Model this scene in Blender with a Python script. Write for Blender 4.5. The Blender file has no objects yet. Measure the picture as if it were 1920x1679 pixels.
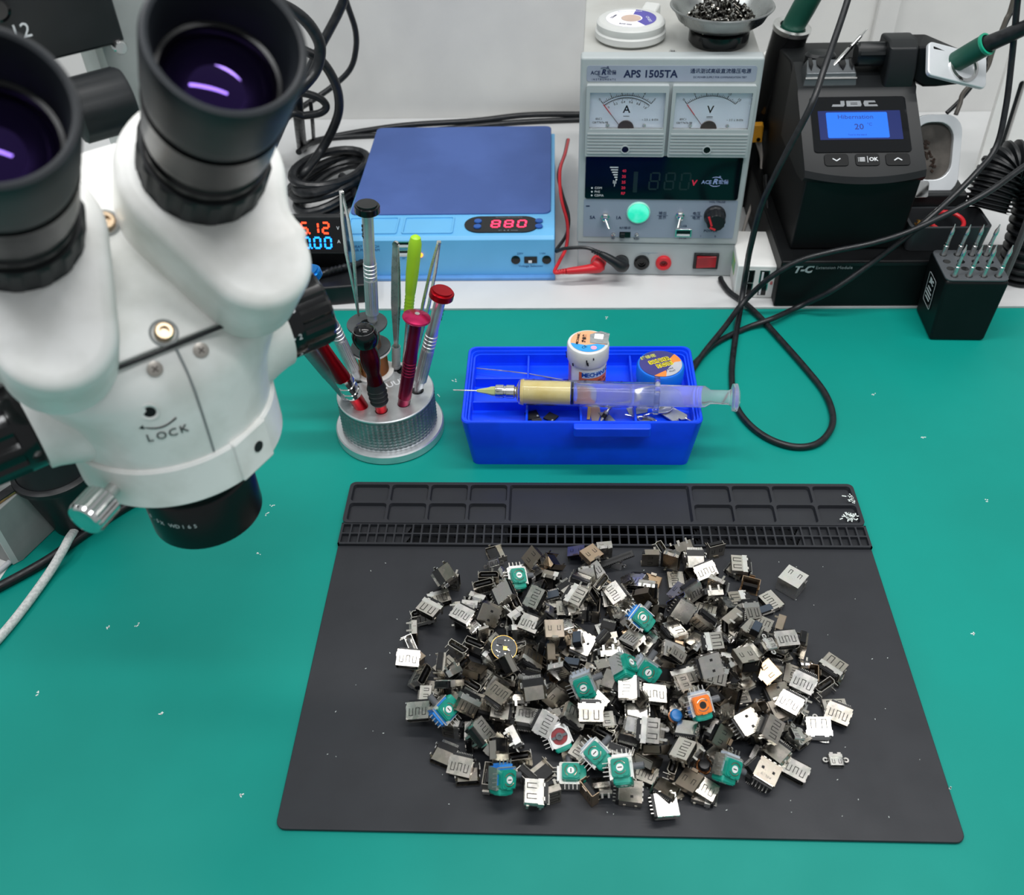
import bpy, bmesh, math, random
from mathutils import Matrix, Vector, Euler, Quaternion

# ------------------------------------------------------------------ camera, world, lights, exposure
sc = bpy.context.scene
COL = sc.collection
U = 0.001                      # every length below is written in millimetres
rad = math.radians

cam_d = bpy.data.cameras.new('camera')
cam = bpy.data.objects.new('camera', cam_d)
COL.objects.link(cam)
cam_d.sensor_fit = 'HORIZONTAL'
cam_d.sensor_width = 36.0
cam_d.lens = 36.0 * 1769.84 / 1920.0
cam_d.clip_start = 0.01
cam_d.clip_end = 30
def aim(loc, pitch, yaw, roll):
    cp, sp, cy, sy = math.cos(pitch), math.sin(pitch), math.cos(yaw), math.sin(yaw)
    f = Vector((sy * cp, cy * cp, -sp)); r = Vector((cy, -sy, 0)); u = r.cross(f)
    c, s = math.cos(roll), math.sin(roll)
    r2 = c * r + s * u; u2 = -s * r + c * u
    m = Matrix((r2, u2, -f)).transposed().to_4x4()
    m.translation = Vector(loc)
    return m
cam.matrix_world = aim((-0.0323863, -0.2193724, 0.4733096), 0.745441, -0.0584871, -0.0371367)
cam_d.dof.use_dof = True
cam_d.dof.focus_distance = 0.60
cam_d.dof.aperture_fstop = 14.0
sc.camera = cam

world = bpy.data.worlds.new('room_light')
sc.world = world
world.use_nodes = True
bg = world.node_tree.nodes['Background']
bg.inputs[0].default_value = (0.93, 0.97, 1.0, 1)
bg.inputs[1].default_value = 0.27

def area_light(name, loc, rot, sx, sy, power, color=(1, 1, 1)):
    d = bpy.data.lights.new(name, 'AREA')
    d.shape = 'RECTANGLE'; d.size = sx; d.size_y = sy; d.energy = power; d.color = color
    o = bpy.data.objects.new(name, d); COL.objects.link(o)
    o.location = loc; o.rotation_euler = rot
    return o
# LED tubes of the room: one over the bench, one over the operator's seat, one towards the left wall
area_light('led_tube_bench', (0.12, 0.26, 1.25), (rad(0), 0, 0), 1.2, 0.07, 6.4, (1.0, 0.985, 0.97))
area_light('led_tube_seat', (0.32, -0.45, 1.65), (rad(12), 0, 0), 1.2, 0.10, 8.4, (0.97, 0.99, 1.0))
area_light('led_tube_side', (-1.1, 0.10, 1.65), (0, rad(-28), 0), 0.10, 1.2, 4.4, (0.97, 0.99, 1.0))

sc.view_settings.view_transform = 'Standard'
sc.view_settings.look = 'None'
sc.view_settings.gamma = 1.0
sc.view_settings.use_curve_mapping = False
sc.view_settings.exposure = 0.55

# ------------------------------------------------------------------ helpers
random.seed(7)
def T(x, y, z): return Matrix.Translation((x, y, z))
def RX(d): return Matrix.Rotation(rad(d), 4, 'X')
def RY(d): return Matrix.Rotation(rad(d), 4, 'Y')
def RZ(d): return Matrix.Rotation(rad(d), 4, 'Z')
I4 = Matrix.Identity(4)
def frame(o, x, z):
    """matrix with origin o, x axis along x, z axis along z (made orthogonal)"""
    z = Vector(z).normalized(); x = Vector(x); x = (x - z * x.dot(z)).normalized(); y = z.cross(x)
    m = Matrix((x, y, z)).transposed().to_4x4(); m.translation = Vector(o); return m
def along(a, b, up=(0, 0, 1)):
    """z axis from a to b"""
    a = Vector(a); b = Vector(b); z = (b - a).normalized(); u = Vector(up)
    if abs(z.dot(u)) > 0.98: u = Vector((1, 0, 0))
    return frame(a, u.cross(z), z)

def arc(cx, cy, r, a0, a1, n):
    return [(cx + r * math.cos(rad(a0 + (a1 - a0) * i / n)), cy + r * math.sin(rad(a0 + (a1 - a0) * i / n))) for i in range(n + 1)]
def rrect(w, h, r, n=4, cx=0, cy=0):
    w /= 2; h /= 2; p = []
    for x, y, a in ((w - r, h - r, 0), (-w + r, h - r, 90), (-w + r, -h + r, 180), (w - r, -h + r, 270)):
        p += arc(cx + x, cy + y, r, a, a + 90, n)
    return p
def spline(pts, n=8):
    P = [Vector(p) for p in pts]; out = []
    for i in range(len(P) - 1):
        p0 = P[max(i - 1, 0)]; p1 = P[i]; p2 = P[i + 1]; p3 = P[min(i + 2, len(P) - 1)]
        for k in range(n):
            t = k / n
            out.append(0.5 * ((2 * p1) + (p2 - p0) * t + (2 * p0 - 5 * p1 + 4 * p2 - p3) * t * t + (3 * p1 - p0 - 3 * p2 + p3) * t ** 3))
    out.append(P[-1]); return out

class MB:
    """collects shapes (in mm) and links them as ONE mesh object"""
    def __init__(s): s.v = []; s.f = []
    def add(s, vs, fs, m=I4):
        b = len(s.v); s.v += [m @ Vector(v) for v in vs]
        flip = m.determinant() < 0
        for f in fs:
            f = [i + b for i in f]; s.f.append(f[::-1] if flip else f)
        return s
    def box(s, c, d, m=I4, taper=None):
        x, y, z = d[0] / 2, d[1] / 2, d[2] / 2; tx, ty = taper or (1, 1)
        vs = [(c[0] + i * x * (tx if k > 0 else 1), c[1] + j * y * (ty if k > 0 else 1), c[2] + k * z) for k in (-1, 1) for j in (-1, 1) for i in (-1, 1)]
        return s.add(vs, [(0, 2, 3, 1), (4, 5, 7, 6), (0, 1, 5, 4), (2, 6, 7, 3), (0, 4, 6, 2), (1, 3, 7, 5)], m)
    def slab(s, x0, x1, y0, y1, z0, z1, m=I4):
        return s.box(((x0 + x1) / 2, (y0 + y1) / 2, (z0 + z1) / 2), (abs(x1 - x0), abs(y1 - y0), abs(z1 - z0)), m)
    def lathe(s, prof, n=32, m=I4, cap=True, knurl=None):
        """profile of (r, z) turned about z; knurl = (first, last, depth) rows with ridges"""
        vs = []; fs = []
        for k, (r, z) in enumerate(prof):
            for i in range(n):
                a = 2 * math.pi * i / n; q = r
                if knurl and knurl[0] <= k <= knurl[1] and (i // knurl[3] if len(knurl) > 3 else i) % 2: q = r - knurl[2]
                vs.append((q * math.cos(a), q * math.sin(a), z))
        for k in range(len(prof) - 1):
            for i in range(n):
                j = (i + 1) % n; fs.append((k * n + i, k * n + j, (k + 1) * n + j, (k + 1) * n + i))
        if cap:
            if prof[0][0] > 1e-4: fs.append(tuple(range(n - 1, -1, -1)))
            L = (len(prof) - 1) * n
            if prof[-1][0] > 1e-4: fs.append(tuple(range(L, L + n)))
        return s.add(vs, fs, m)
    def cyl(s, r, z0, z1, n=24, m=I4, r2=None): return s.lathe([(r, z0), (r if r2 is None else r2, z1)], n, m)
    def rod(s, a, b, r, n=10, r2=None):
        m = along(a, b); return s.cyl(r, 0, (Vector(b) - Vector(a)).length, n, m, r2)
    def tube(s, pts, r, n=10, cap=True, flat=1.0):
        P = [Vector(p) for p in pts]; vs = []; fs = []; prev = None
        for i, p in enumerate(P):
            t = (P[min(i + 1, len(P) - 1)] - P[max(i - 1, 0)]).normalized()
            if prev is None:
                u = Vector((0, 0, 1)) if abs(t.z) < 0.9 else Vector((1, 0, 0)); x = u.cross(t).normalized()
            else: x = (prev - t * prev.dot(t)).normalized()
            prev = x; y = t.cross(x); q = r[i] if isinstance(r, (list, tuple)) else r
            for k in range(n):
                a = 2 * math.pi * k / n; vs.append(p + x * q * math.cos(a) + y * q * flat * math.sin(a))
        for i in range(len(P) - 1):
            for k in range(n):
                j = (k + 1) % n; fs.append((i * n + k, i * n + j, (i + 1) * n + j, (i + 1) * n + k))
        if cap:
            fs.append(tuple(range(n - 1, -1, -1))); L = (len(P) - 1) * n; fs.append(tuple(range(L, L + n)))
        return s.add(vs, fs)
    def prism(s, poly, z0, z1, m=I4, top=None):
        """outline in xy extruded in z; top = scaled/other outline for the upper end"""
        n = len(poly); t = top or poly
        vs = [(p[0], p[1], z0) for p in poly] + [(p[0], p[1], z1) for p in t]
        fs = [tuple(range(n - 1, -1, -1)), tuple(range(n, 2 * n))] + [(i, (i + 1) % n, n + (i + 1) % n, n + i) for i in range(n)]
        return s.add(vs, fs, m)
    def loft(s, rings, m=I4, cap0=True, cap1=True):
        n = len(rings[0]); vs = [p for r in rings for p in r]; fs = []
        for k in range(len(rings) - 1):
            for i in range(n):
                j = (i + 1) % n; fs.append((k * n + i, k * n + j, (k + 1) * n + j, (k + 1) * n + i))
        if cap0: fs.append(tuple(range(n - 1, -1, -1)))
        if cap1: L = (len(rings) - 1) * n; fs.append(tuple(range(L, L + n)))
        return s.add(vs, fs, m)
    def frame_ring(s, outer, inner, z0, z1, m=I4):
        """flat ring between two outlines with the same number of points"""
        n = len(outer)
        vs = [(p[0], p[1], z) for z in (z0, z1) for o in (outer, inner) for p in o]; fs = []
        for i in range(n):
            j = (i + 1) % n
            fs += [(2 * n + i, 2 * n + j, 3 * n + j, 3 * n + i), (i, n + i, n + j, j), (i, j, 2 * n + j, 2 * n + i), (n + i, 3 * n + i, 3 * n + j, n + j)]
        return s.add(vs, fs, m)
    def hull(s, pts, m=I4):
        bm = bmesh.new()
        for p in pts: bm.verts.new(p)
        bmesh.ops.convex_hull(bm, input=bm.verts)
        for v in [v for v in bm.verts if not v.link_faces]: bm.verts.remove(v)
        bm.verts.index_update(); vs = [v.co.copy() for v in bm.verts]; fs = [[v.index for v in f.verts] for f in bm.faces]; bm.free()
        return s.add(vs, fs, m)
    def text(s, txt, size, m=I4, align='CENTER', depth=0.15, shear=0.0, sx=1.0, bold=0.0):
        c = bpy.data.curves.new('lettering', 'FONT'); c.body = txt; c.size = size; c.align_x = align; c.align_y = 'CENTER'
        c.extrude = depth / 2; c.resolution_u = 2; c.shear = shear; c.offset = bold
        o = bpy.data.objects.new('lettering', c); me = bpy.data.meshes.new_from_object(o)
        s.add([(v.co.x * sx, v.co.y, v.co.z) for v in me.vertices], [list(p.vertices) for p in me.polygons], m)
        bpy.data.objects.remove(o); bpy.data.curves.remove(c); bpy.data.meshes.remove(me)
        return s
    def mesh(s, name, mat, angle=35):
        me = bpy.data.meshes.new(name)
        me.from_pydata([v * U for v in s.v], [], s.f); me.update()
        me.shade_smooth(); me.set_sharp_from_angle(angle=rad(angle))
        if mat: me.materials.append(mat)
        return me
    def build(s, name, mat, parent=None, m=None, bevel=0, seg=2, angle=35, sub=0):
        o = bpy.data.objects.new(name, s.mesh(name, mat, angle)); COL.objects.link(o)
        if m is not None or (parent is None and RACK is not I4): place(o, m or I4)
        if parent: o.parent = parent
        if bevel:
            b = o.modifiers.new('bevel', 'BEVEL'); b.width = bevel * U; b.segments = seg; b.limit_method = 'ANGLE'; b.angle_limit = rad(38); b.harden_normals = True
        if sub:
            b = o.modifiers.new('sub', 'SUBSURF'); b.levels = sub; b.render_levels = sub
        return o
RACK = I4      # seat of the instruments; changed while they are built
def place(o, m):
    m = RACK @ m; m.translation = m.translation * U; o.matrix_world = m
def tag(o, label, cat, group=None, kind=None):
    o['label'] = label; o['category'] = cat
    if group: o['group'] = group
    if kind: o['kind'] = kind
    return o
def thing(name, label, cat, m=I4, group=None):
    o = bpy.data.objects.new(name, None); o.empty_display_size = 0.01; COL.objects.link(o); place(o, m)
    return tag(o, label, cat, group)
def struct(o): o['kind'] = 'structure'; return o
def copy_tree(o, parent=None):
    c = o.copy(); COL.objects.link(c); c.parent = parent
    for ch in list(o.children): copy_tree(ch, c)
    return c

# ------------------------------------------------------------------ materials
def lin(h):
    h = h.lstrip('#'); c = [int(h[i:i + 2], 16) / 255 for i in (0, 2, 4)]
    return tuple(x / 12.92 if x <= 0.04045 else ((x + 0.055) / 1.055) ** 2.4 for x in c) + (1,)
MATS = {}
def mat(name, color, rough=0.5, metal=0.0, emit=None, estr=0, trans=0, ior=1.45, var=0.06, vscale=60, bump=0, bscale=900, coat=0, alpha=1, color2=None, spec=0.5, tint=None, rvar=0.0, stretch=None, detail=4, cramp=(0.4, 0.62)):
    """procedural principled material: noise varies the colour, the roughness and the relief"""
    if name in MATS: return MATS[name]
    m = bpy.data.materials.new(name); m.use_nodes = True; nt = m.node_tree; b = nt.nodes['Principled BSDF']; L = nt.links.new
    c = lin(color)
    b.inputs['Base Color'].default_value = c; b.inputs['Roughness'].default_value = rough; b.inputs['Metallic'].default_value = metal
    b.inputs['IOR'].default_value = ior; b.inputs['Transmission Weight'].default_value = trans; b.inputs['Coat Weight'].default_value = coat
    b.inputs['Specular IOR Level'].default_value = spec; b.inputs['Alpha'].default_value = alpha
    if tint: b.inputs['Specular Tint'].default_value = lin(tint)
    if emit: b.inputs['Emission Color'].default_value = lin(emit); b.inputs['Emission Strength'].default_value = estr
    tc = nt.nodes.new('ShaderNodeTexCoord')
    src = tc.outputs['Object']
    if stretch:
        mp = nt.nodes.new('ShaderNodeMapping'); mp.inputs['Scale'].default_value = stretch; L(src, mp.inputs['Vector']); src = mp.outputs[0]
    if var or rvar or color2:
        n = nt.nodes.new('ShaderNodeTexNoise'); n.inputs['Scale'].default_value = vscale; n.inputs['Detail'].default_value = detail; L(src, n.inputs['Vector'])
        r = nt.nodes.new('ShaderNodeMapRange'); r.inputs[1].default_value = cramp[0]; r.inputs[2].default_value = cramp[1]; L(n.outputs[0], r.inputs[0])
        mx = nt.nodes.new('ShaderNodeMix'); mx.data_type = 'RGBA'; L(r.outputs[0], mx.inputs[0])
        if color2: mx.inputs[6].default_value = c; mx.inputs[7].default_value = lin(color2)
        else:
            mx.inputs[6].default_value = tuple(x * (1 - var) for x in c[:3]) + (1,); mx.inputs[7].default_value = tuple(min(1, x * (1 + var)) for x in c[:3]) + (1,)
        L(mx.outputs[2], b.inputs['Base Color'])
        if rvar:
            r2 = nt.nodes.new('ShaderNodeMapRange'); r2.inputs[1].default_value = 0.35; r2.inputs[2].default_value = 0.65
            r2.inputs[3].default_value = max(0.02, rough - rvar); r2.inputs[4].default_value = min(1, rough + rvar); L(n.outputs[0], r2.inputs[0]); L(r2.outputs[0], b.inputs['Roughness'])
    if bump:
        n2 = nt.nodes.new('ShaderNodeTexNoise'); n2.inputs['Scale'].default_value = bscale; n2.inputs['Detail'].default_value = 3; L(src, n2.inputs['Vector'])
        bp = nt.nodes.new('ShaderNodeBump'); bp.inputs['Strength'].default_value = bump; bp.inputs['Distance'].default_value = 0.0004; L(n2.outputs[0], bp.inputs['Height']); L(bp.outputs[0], b.inputs['Normal'])
    MATS[name] = m; return m
white_plastic = mat('white_plastic', '#e6e6e3', 0.42, vscale=30, var=0.03)
white_enamel = mat('white_enamel', '#f0f0ed', 0.34, vscale=45, color2='#dfdfda', bump=0.04, bscale=1500)
grey_enamel = mat('grey_enamel', '#c2c8c6', 0.45, vscale=40, var=0.04)
black_plastic = mat('black_plastic', '#15171a', 0.42, vscale=50, var=0.2, rvar=0.08)
black_gloss = mat('black_gloss', '#0b0c0e', 0.16, vscale=50, var=0.1)
black_rubber = mat('black_rubber', '#14181b', 0.55, vscale=80, var=0.15, bump=0.05)
cable_black = mat('cable_black', '#191b1e', 0.38, vscale=200, var=0.2, rvar=0.1)
chrome = mat('chrome', '#d8d8d6', 0.14, 1.0, vscale=120, var=0.05, rvar=0.06)
steel = mat('steel', '#cfcfcd', 0.3, 0.9, vscale=150, var=0.1, rvar=0.08)
alu = mat('brushed_aluminium', '#d6d9db', 0.38, 0.85, vscale=80, var=0.05, rvar=0.05)
dark_alu = mat('knurled_dark_aluminium', '#8f9497', 0.42, 0.85, vscale=120, var=0.1)
copper = mat('copper_wire', '#b97b4c', 0.35, 1.0, vscale=400, var=0.2, stretch=(1, 1, 20))
gold = mat('gold_contacts', '#c99f52', 0.3, 1.0, vscale=300, var=0.15)
ink_dark = mat('ink_dark', '#20283c', 0.6, var=0)
ink_black = mat('ink_black', '#101214', 0.6, var=0)
ink_white = mat('ink_white', '#d9dcdf', 0.6, var=0)
ink_red = mat('ink_red', '#d42a35', 0.6, var=0)
glass_clear = mat('clear_glass', '#ffffff', 0.03, trans=1.0, ior=1.46, var=0)


# ------------------------------------------------------------------ the setting
wall_mat = mat('painted_plaster_wall', '#d9d9d6', 0.75, vscale=9, color2='#cfcfcd', bump=0.25, bscale=260)
struct(MB().slab(-1500, 1500, 868, 888, -800, 1900).build('wall_back', wall_mat))
struct(MB().slab(-1500, 1500, -1500, 888, -820, -800).build('floor', mat('grey_vinyl_floor', '#8b8d8f', 0.5, vscale=12)))

board_mat = mat('white_laminate', '#d2d3d3', 0.35, vscale=14, color2='#cccdcd')
wb = thing('workbench', 'white workbench top under the green mat', 'workbench', T(0, 0, -800))
MB().slab(-1100, 1100, -300, 866, 772, 798).build('tabletop', board_mat, wb, bevel=2)
for x in (-1050, 1050):
    for y in (-260, 820):
        MB().slab(x - 25, x + 25, y - 25, y + 25, 0, 772).build('leg', grey_enamel, wb, bevel=2)

# green rubber mat: faint cloudy tone, fine grain
green_mat = mat('green_esd_rubber', '#008c80', 0.5, vscale=7, color2='#00867a', bump=0.08, bscale=1400, rvar=0.05, spec=0.3)
gm = MB(); gm.prism(rrect(1960, 1060, 4, 3, 0, 232), -2, 0)
tag(gm.build('desk_mat', green_mat), 'large green rubber mat covering the workbench', 'desk mat')

sh = thing('instrument_shelf', 'flat white board along the wall carrying the instruments', 'shelf', T(0, 470.7, 0))
MB().slab(-1000, 1000, 0, 397, 0, 2).build('board', board_mat, sh, bevel=0.4)
MB().slab(-1000, 1000, -0.4, 0.6, 0.2, 1.9).build('edge_band', mat('edge_band_grey', '#b9bcbc', 0.4), sh)

# small solder and flux specks lying on the green mat and the silicone mat
speck = mat('speck_of_flux', '#dfe8e4', 0.4, var=0)
specks = MB(); rs = random.Random(5)
for p in ((-111.2, 371.2, 0.2), (-122.4, 352.4, 0.2), (-228.2, 231.0, 0.2), (-230.2, 223.3, 0.2), (-227.7, 188.3, 0.2), (15.2, 457.9, 0.2), (165.4, 83.7, 0.2), (-290.1, 128.8, 0.2), (-307.5, 127.4, 0.2), (216.6, 353.8, 0.2), (239.3, 304.7, 0.2), (264.0, 239.6, 0.2), (175.7, 29.5, 0.2), (219.6, 128.4, 0.2), (-256.5, 66.5, 0.2), (-198.4, 19.3, 0.2), (-333.6, 79.3, 0.2)):
    for k in range(3):
        a = rs.uniform(0, 180); L = rs.uniform(0.5, 2.0)
        specks.box((0, 0, 0), (L, 0.6, 0.3), T(p[0] + rs.uniform(-1.5, 1.5), p[1] + rs.uniform(-1.5, 1.5), 0.15) @ RZ(a))
o = specks.build('flux_specks', speck); tag(o, 'tiny pale specks of flux scattered on the green mat', 'debris', kind='stuff')

# ------------------------------------------------------------------ black silicone repair mat
def recess(cells, rib, depth, z, corner, wall=0.6):
    """panel top made of abutting cells, each with a sunk, round-cornered pocket"""
    bm = bmesh.new()
    for (x0, x1, y0, y1) in cells:
        bm.faces.new([bm.verts.new((x, y, z)) for x, y in ((x0, y0), (x1, y0), (x1, y1), (x0, y1))])
    bmesh.ops.remove_doubles(bm, verts=bm.verts, dist=0.01)
    fs = list(bm.faces)
    bmesh.ops.inset_individual(bm, faces=fs, thickness=rib / 2)
    ed = []
    for f in fs:
        r = bmesh.ops.extrude_discrete_faces(bm, faces=[f])
        nf = r['faces'][0]
        c = nf.calc_center_median()
        for v in nf.verts: v.co = Vector((c.x + (v.co.x - c.x) * (1 - 2 * wall / 20), c.y + (v.co.y - c.y) * (1 - 2 * wall / 20), z - depth))
        for e in {e for v in nf.verts for e in v.link_edges}:
            if abs(e.verts[0].co.z - e.verts[1].co.z) > depth * 0.5: ed.append(e)
    if corner: bmesh.ops.bevel(bm, geom=ed, offset=corner, segments=3, affect='EDGES', profile=0.5)
    bm.verts.index_update()
    out = MB(); out.add([v.co.copy() for v in bm.verts], [[v.index for v in f.verts] for f in bm.faces]); bm.free(); return out
silicone = mat('black_silicone', '#26282d', 0.5, vscale=25, color2='#212328', bump=0.06, bscale=1200, rvar=0.06)
pad = thing('repair_mat', 'black silicone repair mat with tray compartments along its back edge', 'repair mat')
p = MB(); p.prism([(x, y) for x, y in rrect(350, 251, 5, 5, 0, 125.5)], 0, 2.2); p.build('pad', silicone, pad, bevel=0.6)
top = MB()
cells = []
for side in (-1, 1):
    for i in range(4):
        for j in range(2):
            x0 = side * 63 + side * i * 27.6; x1 = x0 + side * 27.6
            cells.append((min(x0, x1), max(x0, x1), 213.2 + 18 * j, 231.2 + 18 * j))
t = recess(cells, 2.6, 3.0, 5.0, 2.2)
t2 = recess([(-63, 63, 213.2, 249.2)], 2.6, 3.0, 5.0, 1.5, 0.25); t.add(t2.v, t2.f)
outer = rrect(350, 39, 4, 5, 0, 231.3); inner = rrect(346.8, 36, 0.1, 5, 0, 231.2)
inn2 = [(max(-173.4, min(173.4, x)), max(213.2, min(249.2, y))) for x, y in inner]
t.frame_ring(outer, inn2, 2.2, 5.0)
t.build('tray_compartments', silicone, pad, bevel=0)
cells = [(-174 + 6 * i, -168 + 6 * i, 194.2 + 8.6 * j, 202.8 + 8.6 * j) for i in range(58) for j in range(2)]
t = recess(cells, 1.5, 2.2, 4.4, 0.5)
for i in range(len(t.v)): pass
t.slab(-175, -174, 193.2, 212, 2.2, 4.4).slab(174, 175, 193.2, 212, 2.2, 4.4).slab(-175, 175, 193.2, 194.2, 2.2, 4.4).slab(-175, 175, 211.4, 212.2, 2.2, 4.4)
t.build('screw_cells', silicone, pad)
fl = MB(); rs = random.Random(3)
for k in range(60):
    q = rs.choice(((167.2, 218.2, 5.2), (165.2, 220.2, 5.2), (171.7, 236.6, 5.2))); L = rs.uniform(0.6, 3)
    fl.box((0, 0, 0), (L, 0.7, 0.3), T(min(q[0] + rs.gauss(0, 2.2), 172), q[1] + rs.gauss(0, 2.2), 5.15) @ RZ(rs.uniform(0, 180)))
o = fl.build('dried_flux', speck, pad); o['kind'] = 'stuff'
dust = MB()
for k in range(90):
    x, y = rs.uniform(-165, 165), rs.uniform(8, 188)
    dust.box((0, 0, 0), (rs.uniform(0.3, 1.0), 0.25, 0.1), T(x, y, 2.25) @ RZ(rs.uniform(0, 180)))
o = dust.build('dust', speck, pad); o['kind'] = 'stuff'


# ------------------------------------------------------------------ blue divided box
blue = mat('blue_plastic', '#0a48f5', 0.33, vscale=40, var=0.08)
bx = thing('parts_box', 'deep blue plastic divided parts box with a front tab', 'box', T(-12.6, 313, 0))
bo = rrect(156, 77, 5, 4); to = rrect(167, 88, 6, 4); ti = rrect(160, 81, 5, 4); bi = rrect(152, 73, 4, 4)
b = MB()
b.loft([[(x, y, 0) for x, y in bo], [(x, y, 44) for x, y in to], [(x, y, 45) for x, y in rrect(166, 87, 6, 4)], [(x, y, 45) for x, y in rrect(163, 84, 5.5, 4)], [(x, y, 42.8) for x, y in rrect(162, 83, 5.5, 4)], [(x, y, 42.8) for x, y in ti], [(x, y, 31) for x, y in rrect(155, 76, 4, 4)]])
b.build('shell', blue, bx)
d = MB()
d.frame_ring(rrect(158.5, 79.5, 5, 4), rrect(156, 77, 4, 4), 31, 41)
d.build('inner_rim', blue, bx)
for x in (-38, 0, 38):
    MB().box((x, 0, 35.6), (1.6, 77, 9.5)).build('divider', blue, bx, bevel=0.4)
for x0, x1, y in ((-77, -1, 13), (-77, -1, -14), (0, 77, 2)):
    MB().box(((x0 + x1) / 2, y, 34.8), (x1 - x0, 1.6, 8)).build('divider', blue, bx, bevel=0.4)
tb = MB(); tb.prism(rrect(53, 7, 2, 3, 21, -46), 36.5, 44.2)
tb.build('front_tab', blue, bx, bevel=0.8)


# flux syringe lying across the box rim
sy = thing('flux_syringe', 'clear glass syringe half full of amber flux lying across the blue box', 'syringe', frame((-12.6, 313, 0), (1, 0, 0), (0, 0, 1)))
axis = along((-56.4, 292.7, 53.0), (67.7, 287.5, 53.0))
amber = mat('amber_flux', '#f6e09a', 0.25, vscale=50, color2='#f0d482', spec=0.4)
sx = T(12.6, -313, 0) @ axis
def part(mb_fn, name, m_):
    mb = MB(); mb_fn(mb); return mb.build(name, m_, sy)
sg = mat('syringe_glass', '#f4f7fb', 0.04, trans=1.0, ior=1.25, var=0)
sg2 = mat('syringe_plunger_glass', '#f6f7fc', 0.16, trans=0.85, ior=1.2, var=0)
part(lambda q: q.lathe([(3.2, -2), (8.6, 0.5), (9.3, 3), (9.3, 95), (8.3, 95), (8.3, 4), (2.5, 1)], 36, sx, cap=False), 'barrel', sg)
part(lambda q: q.lathe([(0, 1.2), (7, 1.6), (8.25, 4), (8.25, 36.5), (0, 36.5)], 32, sx), 'flux_filling', amber)
part(lambda q: q.lathe([(0, 37), (8.1, 37), (8.1, 38.6), (0, 38.6)], 32, sx), 'plunger_seal', black_rubber)
part(lambda q: q.lathe([(0, 39), (7.0, 39), (7.6, 40), (7.6, 129), (5.0, 133), (5.0, 145), (6, 147), (9.6, 148), (9.8, 151), (6, 152.5), (0, 152.5)], 32, sx), 'plunger', sg2)
part(lambda q: q.prism(rrect(28, 19.5, 9, 8), 94, 97.5, sx @ RZ(90)), 'finger_flange', sg)
part(lambda q: q.lathe([(0, -16), (4.6, -16), (4.8, -15.5), (4.8, -10.4), (4.2, -10), (4.2, -8.8), (4.8, -8.4), (4.8, -3), (3.6, -2.2), (3.2, 0)], 28, sx), 'luer_lock', chrome)
part(lambda q: q.lathe([(0.8, -29.5), (1.3, -28), (2.4, -22), (3.3, -19), (3.5, -16)], 12, sx, knurl=(0, 4, 0.3)), 'needle_hub', mat('pale_green_plastic', '#c9d38a', 0.35, trans=0.25))
part(lambda q: q.lathe([(0.55, -46), (0.55, -29.3)], 10, sx), 'needle', chrome)
gr = MB()
for k, z in enumerate((10.5, 22.5, 34.5, 46.5, 58.5, 70.5)):
    gr.text(str(2 * (k + 1)), 4.2, sx @ T(0, 0, z) @ RX(0) @ RZ(-128 + 180) @ T(9.4, 0, 0) @ RY(90) @ RZ(180), depth=0.1)
for k in range(33):
    L = 3.6 if k % 5 == 0 else 2
    gr.box((9.42, 0, 4 + k * 2.4), (0.08, L, 0.25), sx @ RZ(-152 + 180))
gr.build('graduations', ink_black, sy)

# jars of solder paste
jarw = mat('jar_white_plastic', '#dfe0de', 0.4, vscale=60, color2='#cfd0cf')
o1 = thing('solder_paste_jar', 'tall white jar with an orange and blue label standing in the blue box', 'jar', T(*(lambda p: p[:2])((-7.3, 323.6, 73.5)), 31.1))
MB().lathe([(0, 0), (13.2, 0), (13.6, 1), (13.6, 28), (12.6, 30), (12.6, 31)], 40).build('body', jarw, o1)
MB().lathe([(14.6, 29), (15.0, 30), (15.0, 40.5), (14.4, 42), (13.2, 42.6), (0, 42.6)], 48).build('lid', jarw, o1)
lab = MB()
ring = [(13.72 * math.cos(rad(a)), 13.72 * math.sin(rad(a))) for a in range(-118, -11, 6)]
lab.add([(x, y, z) for z in (5, 25) for x, y in ring], [(i, i + 1, len(ring) + i + 1, len(ring) + i) for i in range(len(ring) - 1)])
lab.build('label', mat('orange_label', '#e8743f', 0.5, vscale=30), o1)
ring = [(13.8 * math.cos(rad(a)), 13.8 * math.sin(rad(a))) for a in range(-108, -18, 6)]
lab = MB(); lab.add([(x, y, z) for z in (20, 25.4) for x, y in ring], [(i, i + 1, len(ring) + i + 1, len(ring) + i) for i in range(len(ring) - 1)])
lab.build('label_band', mat('pale_blue_label', '#cfe4f4', 0.5), o1)
def curved(q, txt, size, r, z, a0, step, **k):
    for i, ch in enumerate(txt):
        if ch != ' ': q.text(ch, size, RZ(a0 + i * step) @ T(r, 0, z) @ RZ(90) @ RX(90), depth=0.1, **k)
q = MB(); curved(q, 'MECHANIC', 5, 13.9, 22.8, -102, 11.5, bold=0.1); q.build('label_lettering', mat('ink_blue', '#1b58b0', 0.5, var=0), o1)
q = MB(); curved(q, 'Product: XG-50', 2.6, 13.85, 16.6, -112, 6.2); curved(q, 'Alloy: Sn63/Pb37', 2.6, 13.85, 12.6, -112, 6.2); curved(q, 'Microns 20-38', 2.6, 13.85, 8.6, -112, 6.2); q.build('label_print', ink_black, o1)
ring = [(13.72 * math.cos(rad(a)), 13.72 * math.sin(rad(a))) for a in range(-180, -146, 6)]
lab = MB(); lab.add([(x, y, z) for z in (4, 26) for x, y in ring], [(i, i + 1, len(ring) + i + 1, len(ring) + i) for i in range(len(ring) - 1)])
lab.build('side_label', mat('violet_label', '#c76f83', 0.5, color2='#8f6cc0', vscale=80), o1)
c12 = arc(0, 0, 12.6, 0, 360, 47)[:-1]
MB().prism([p for p in c12], 42.6, 42.75).build('lid_label', mat('peach_label', '#f4b083', 0.45), o1)
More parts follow.
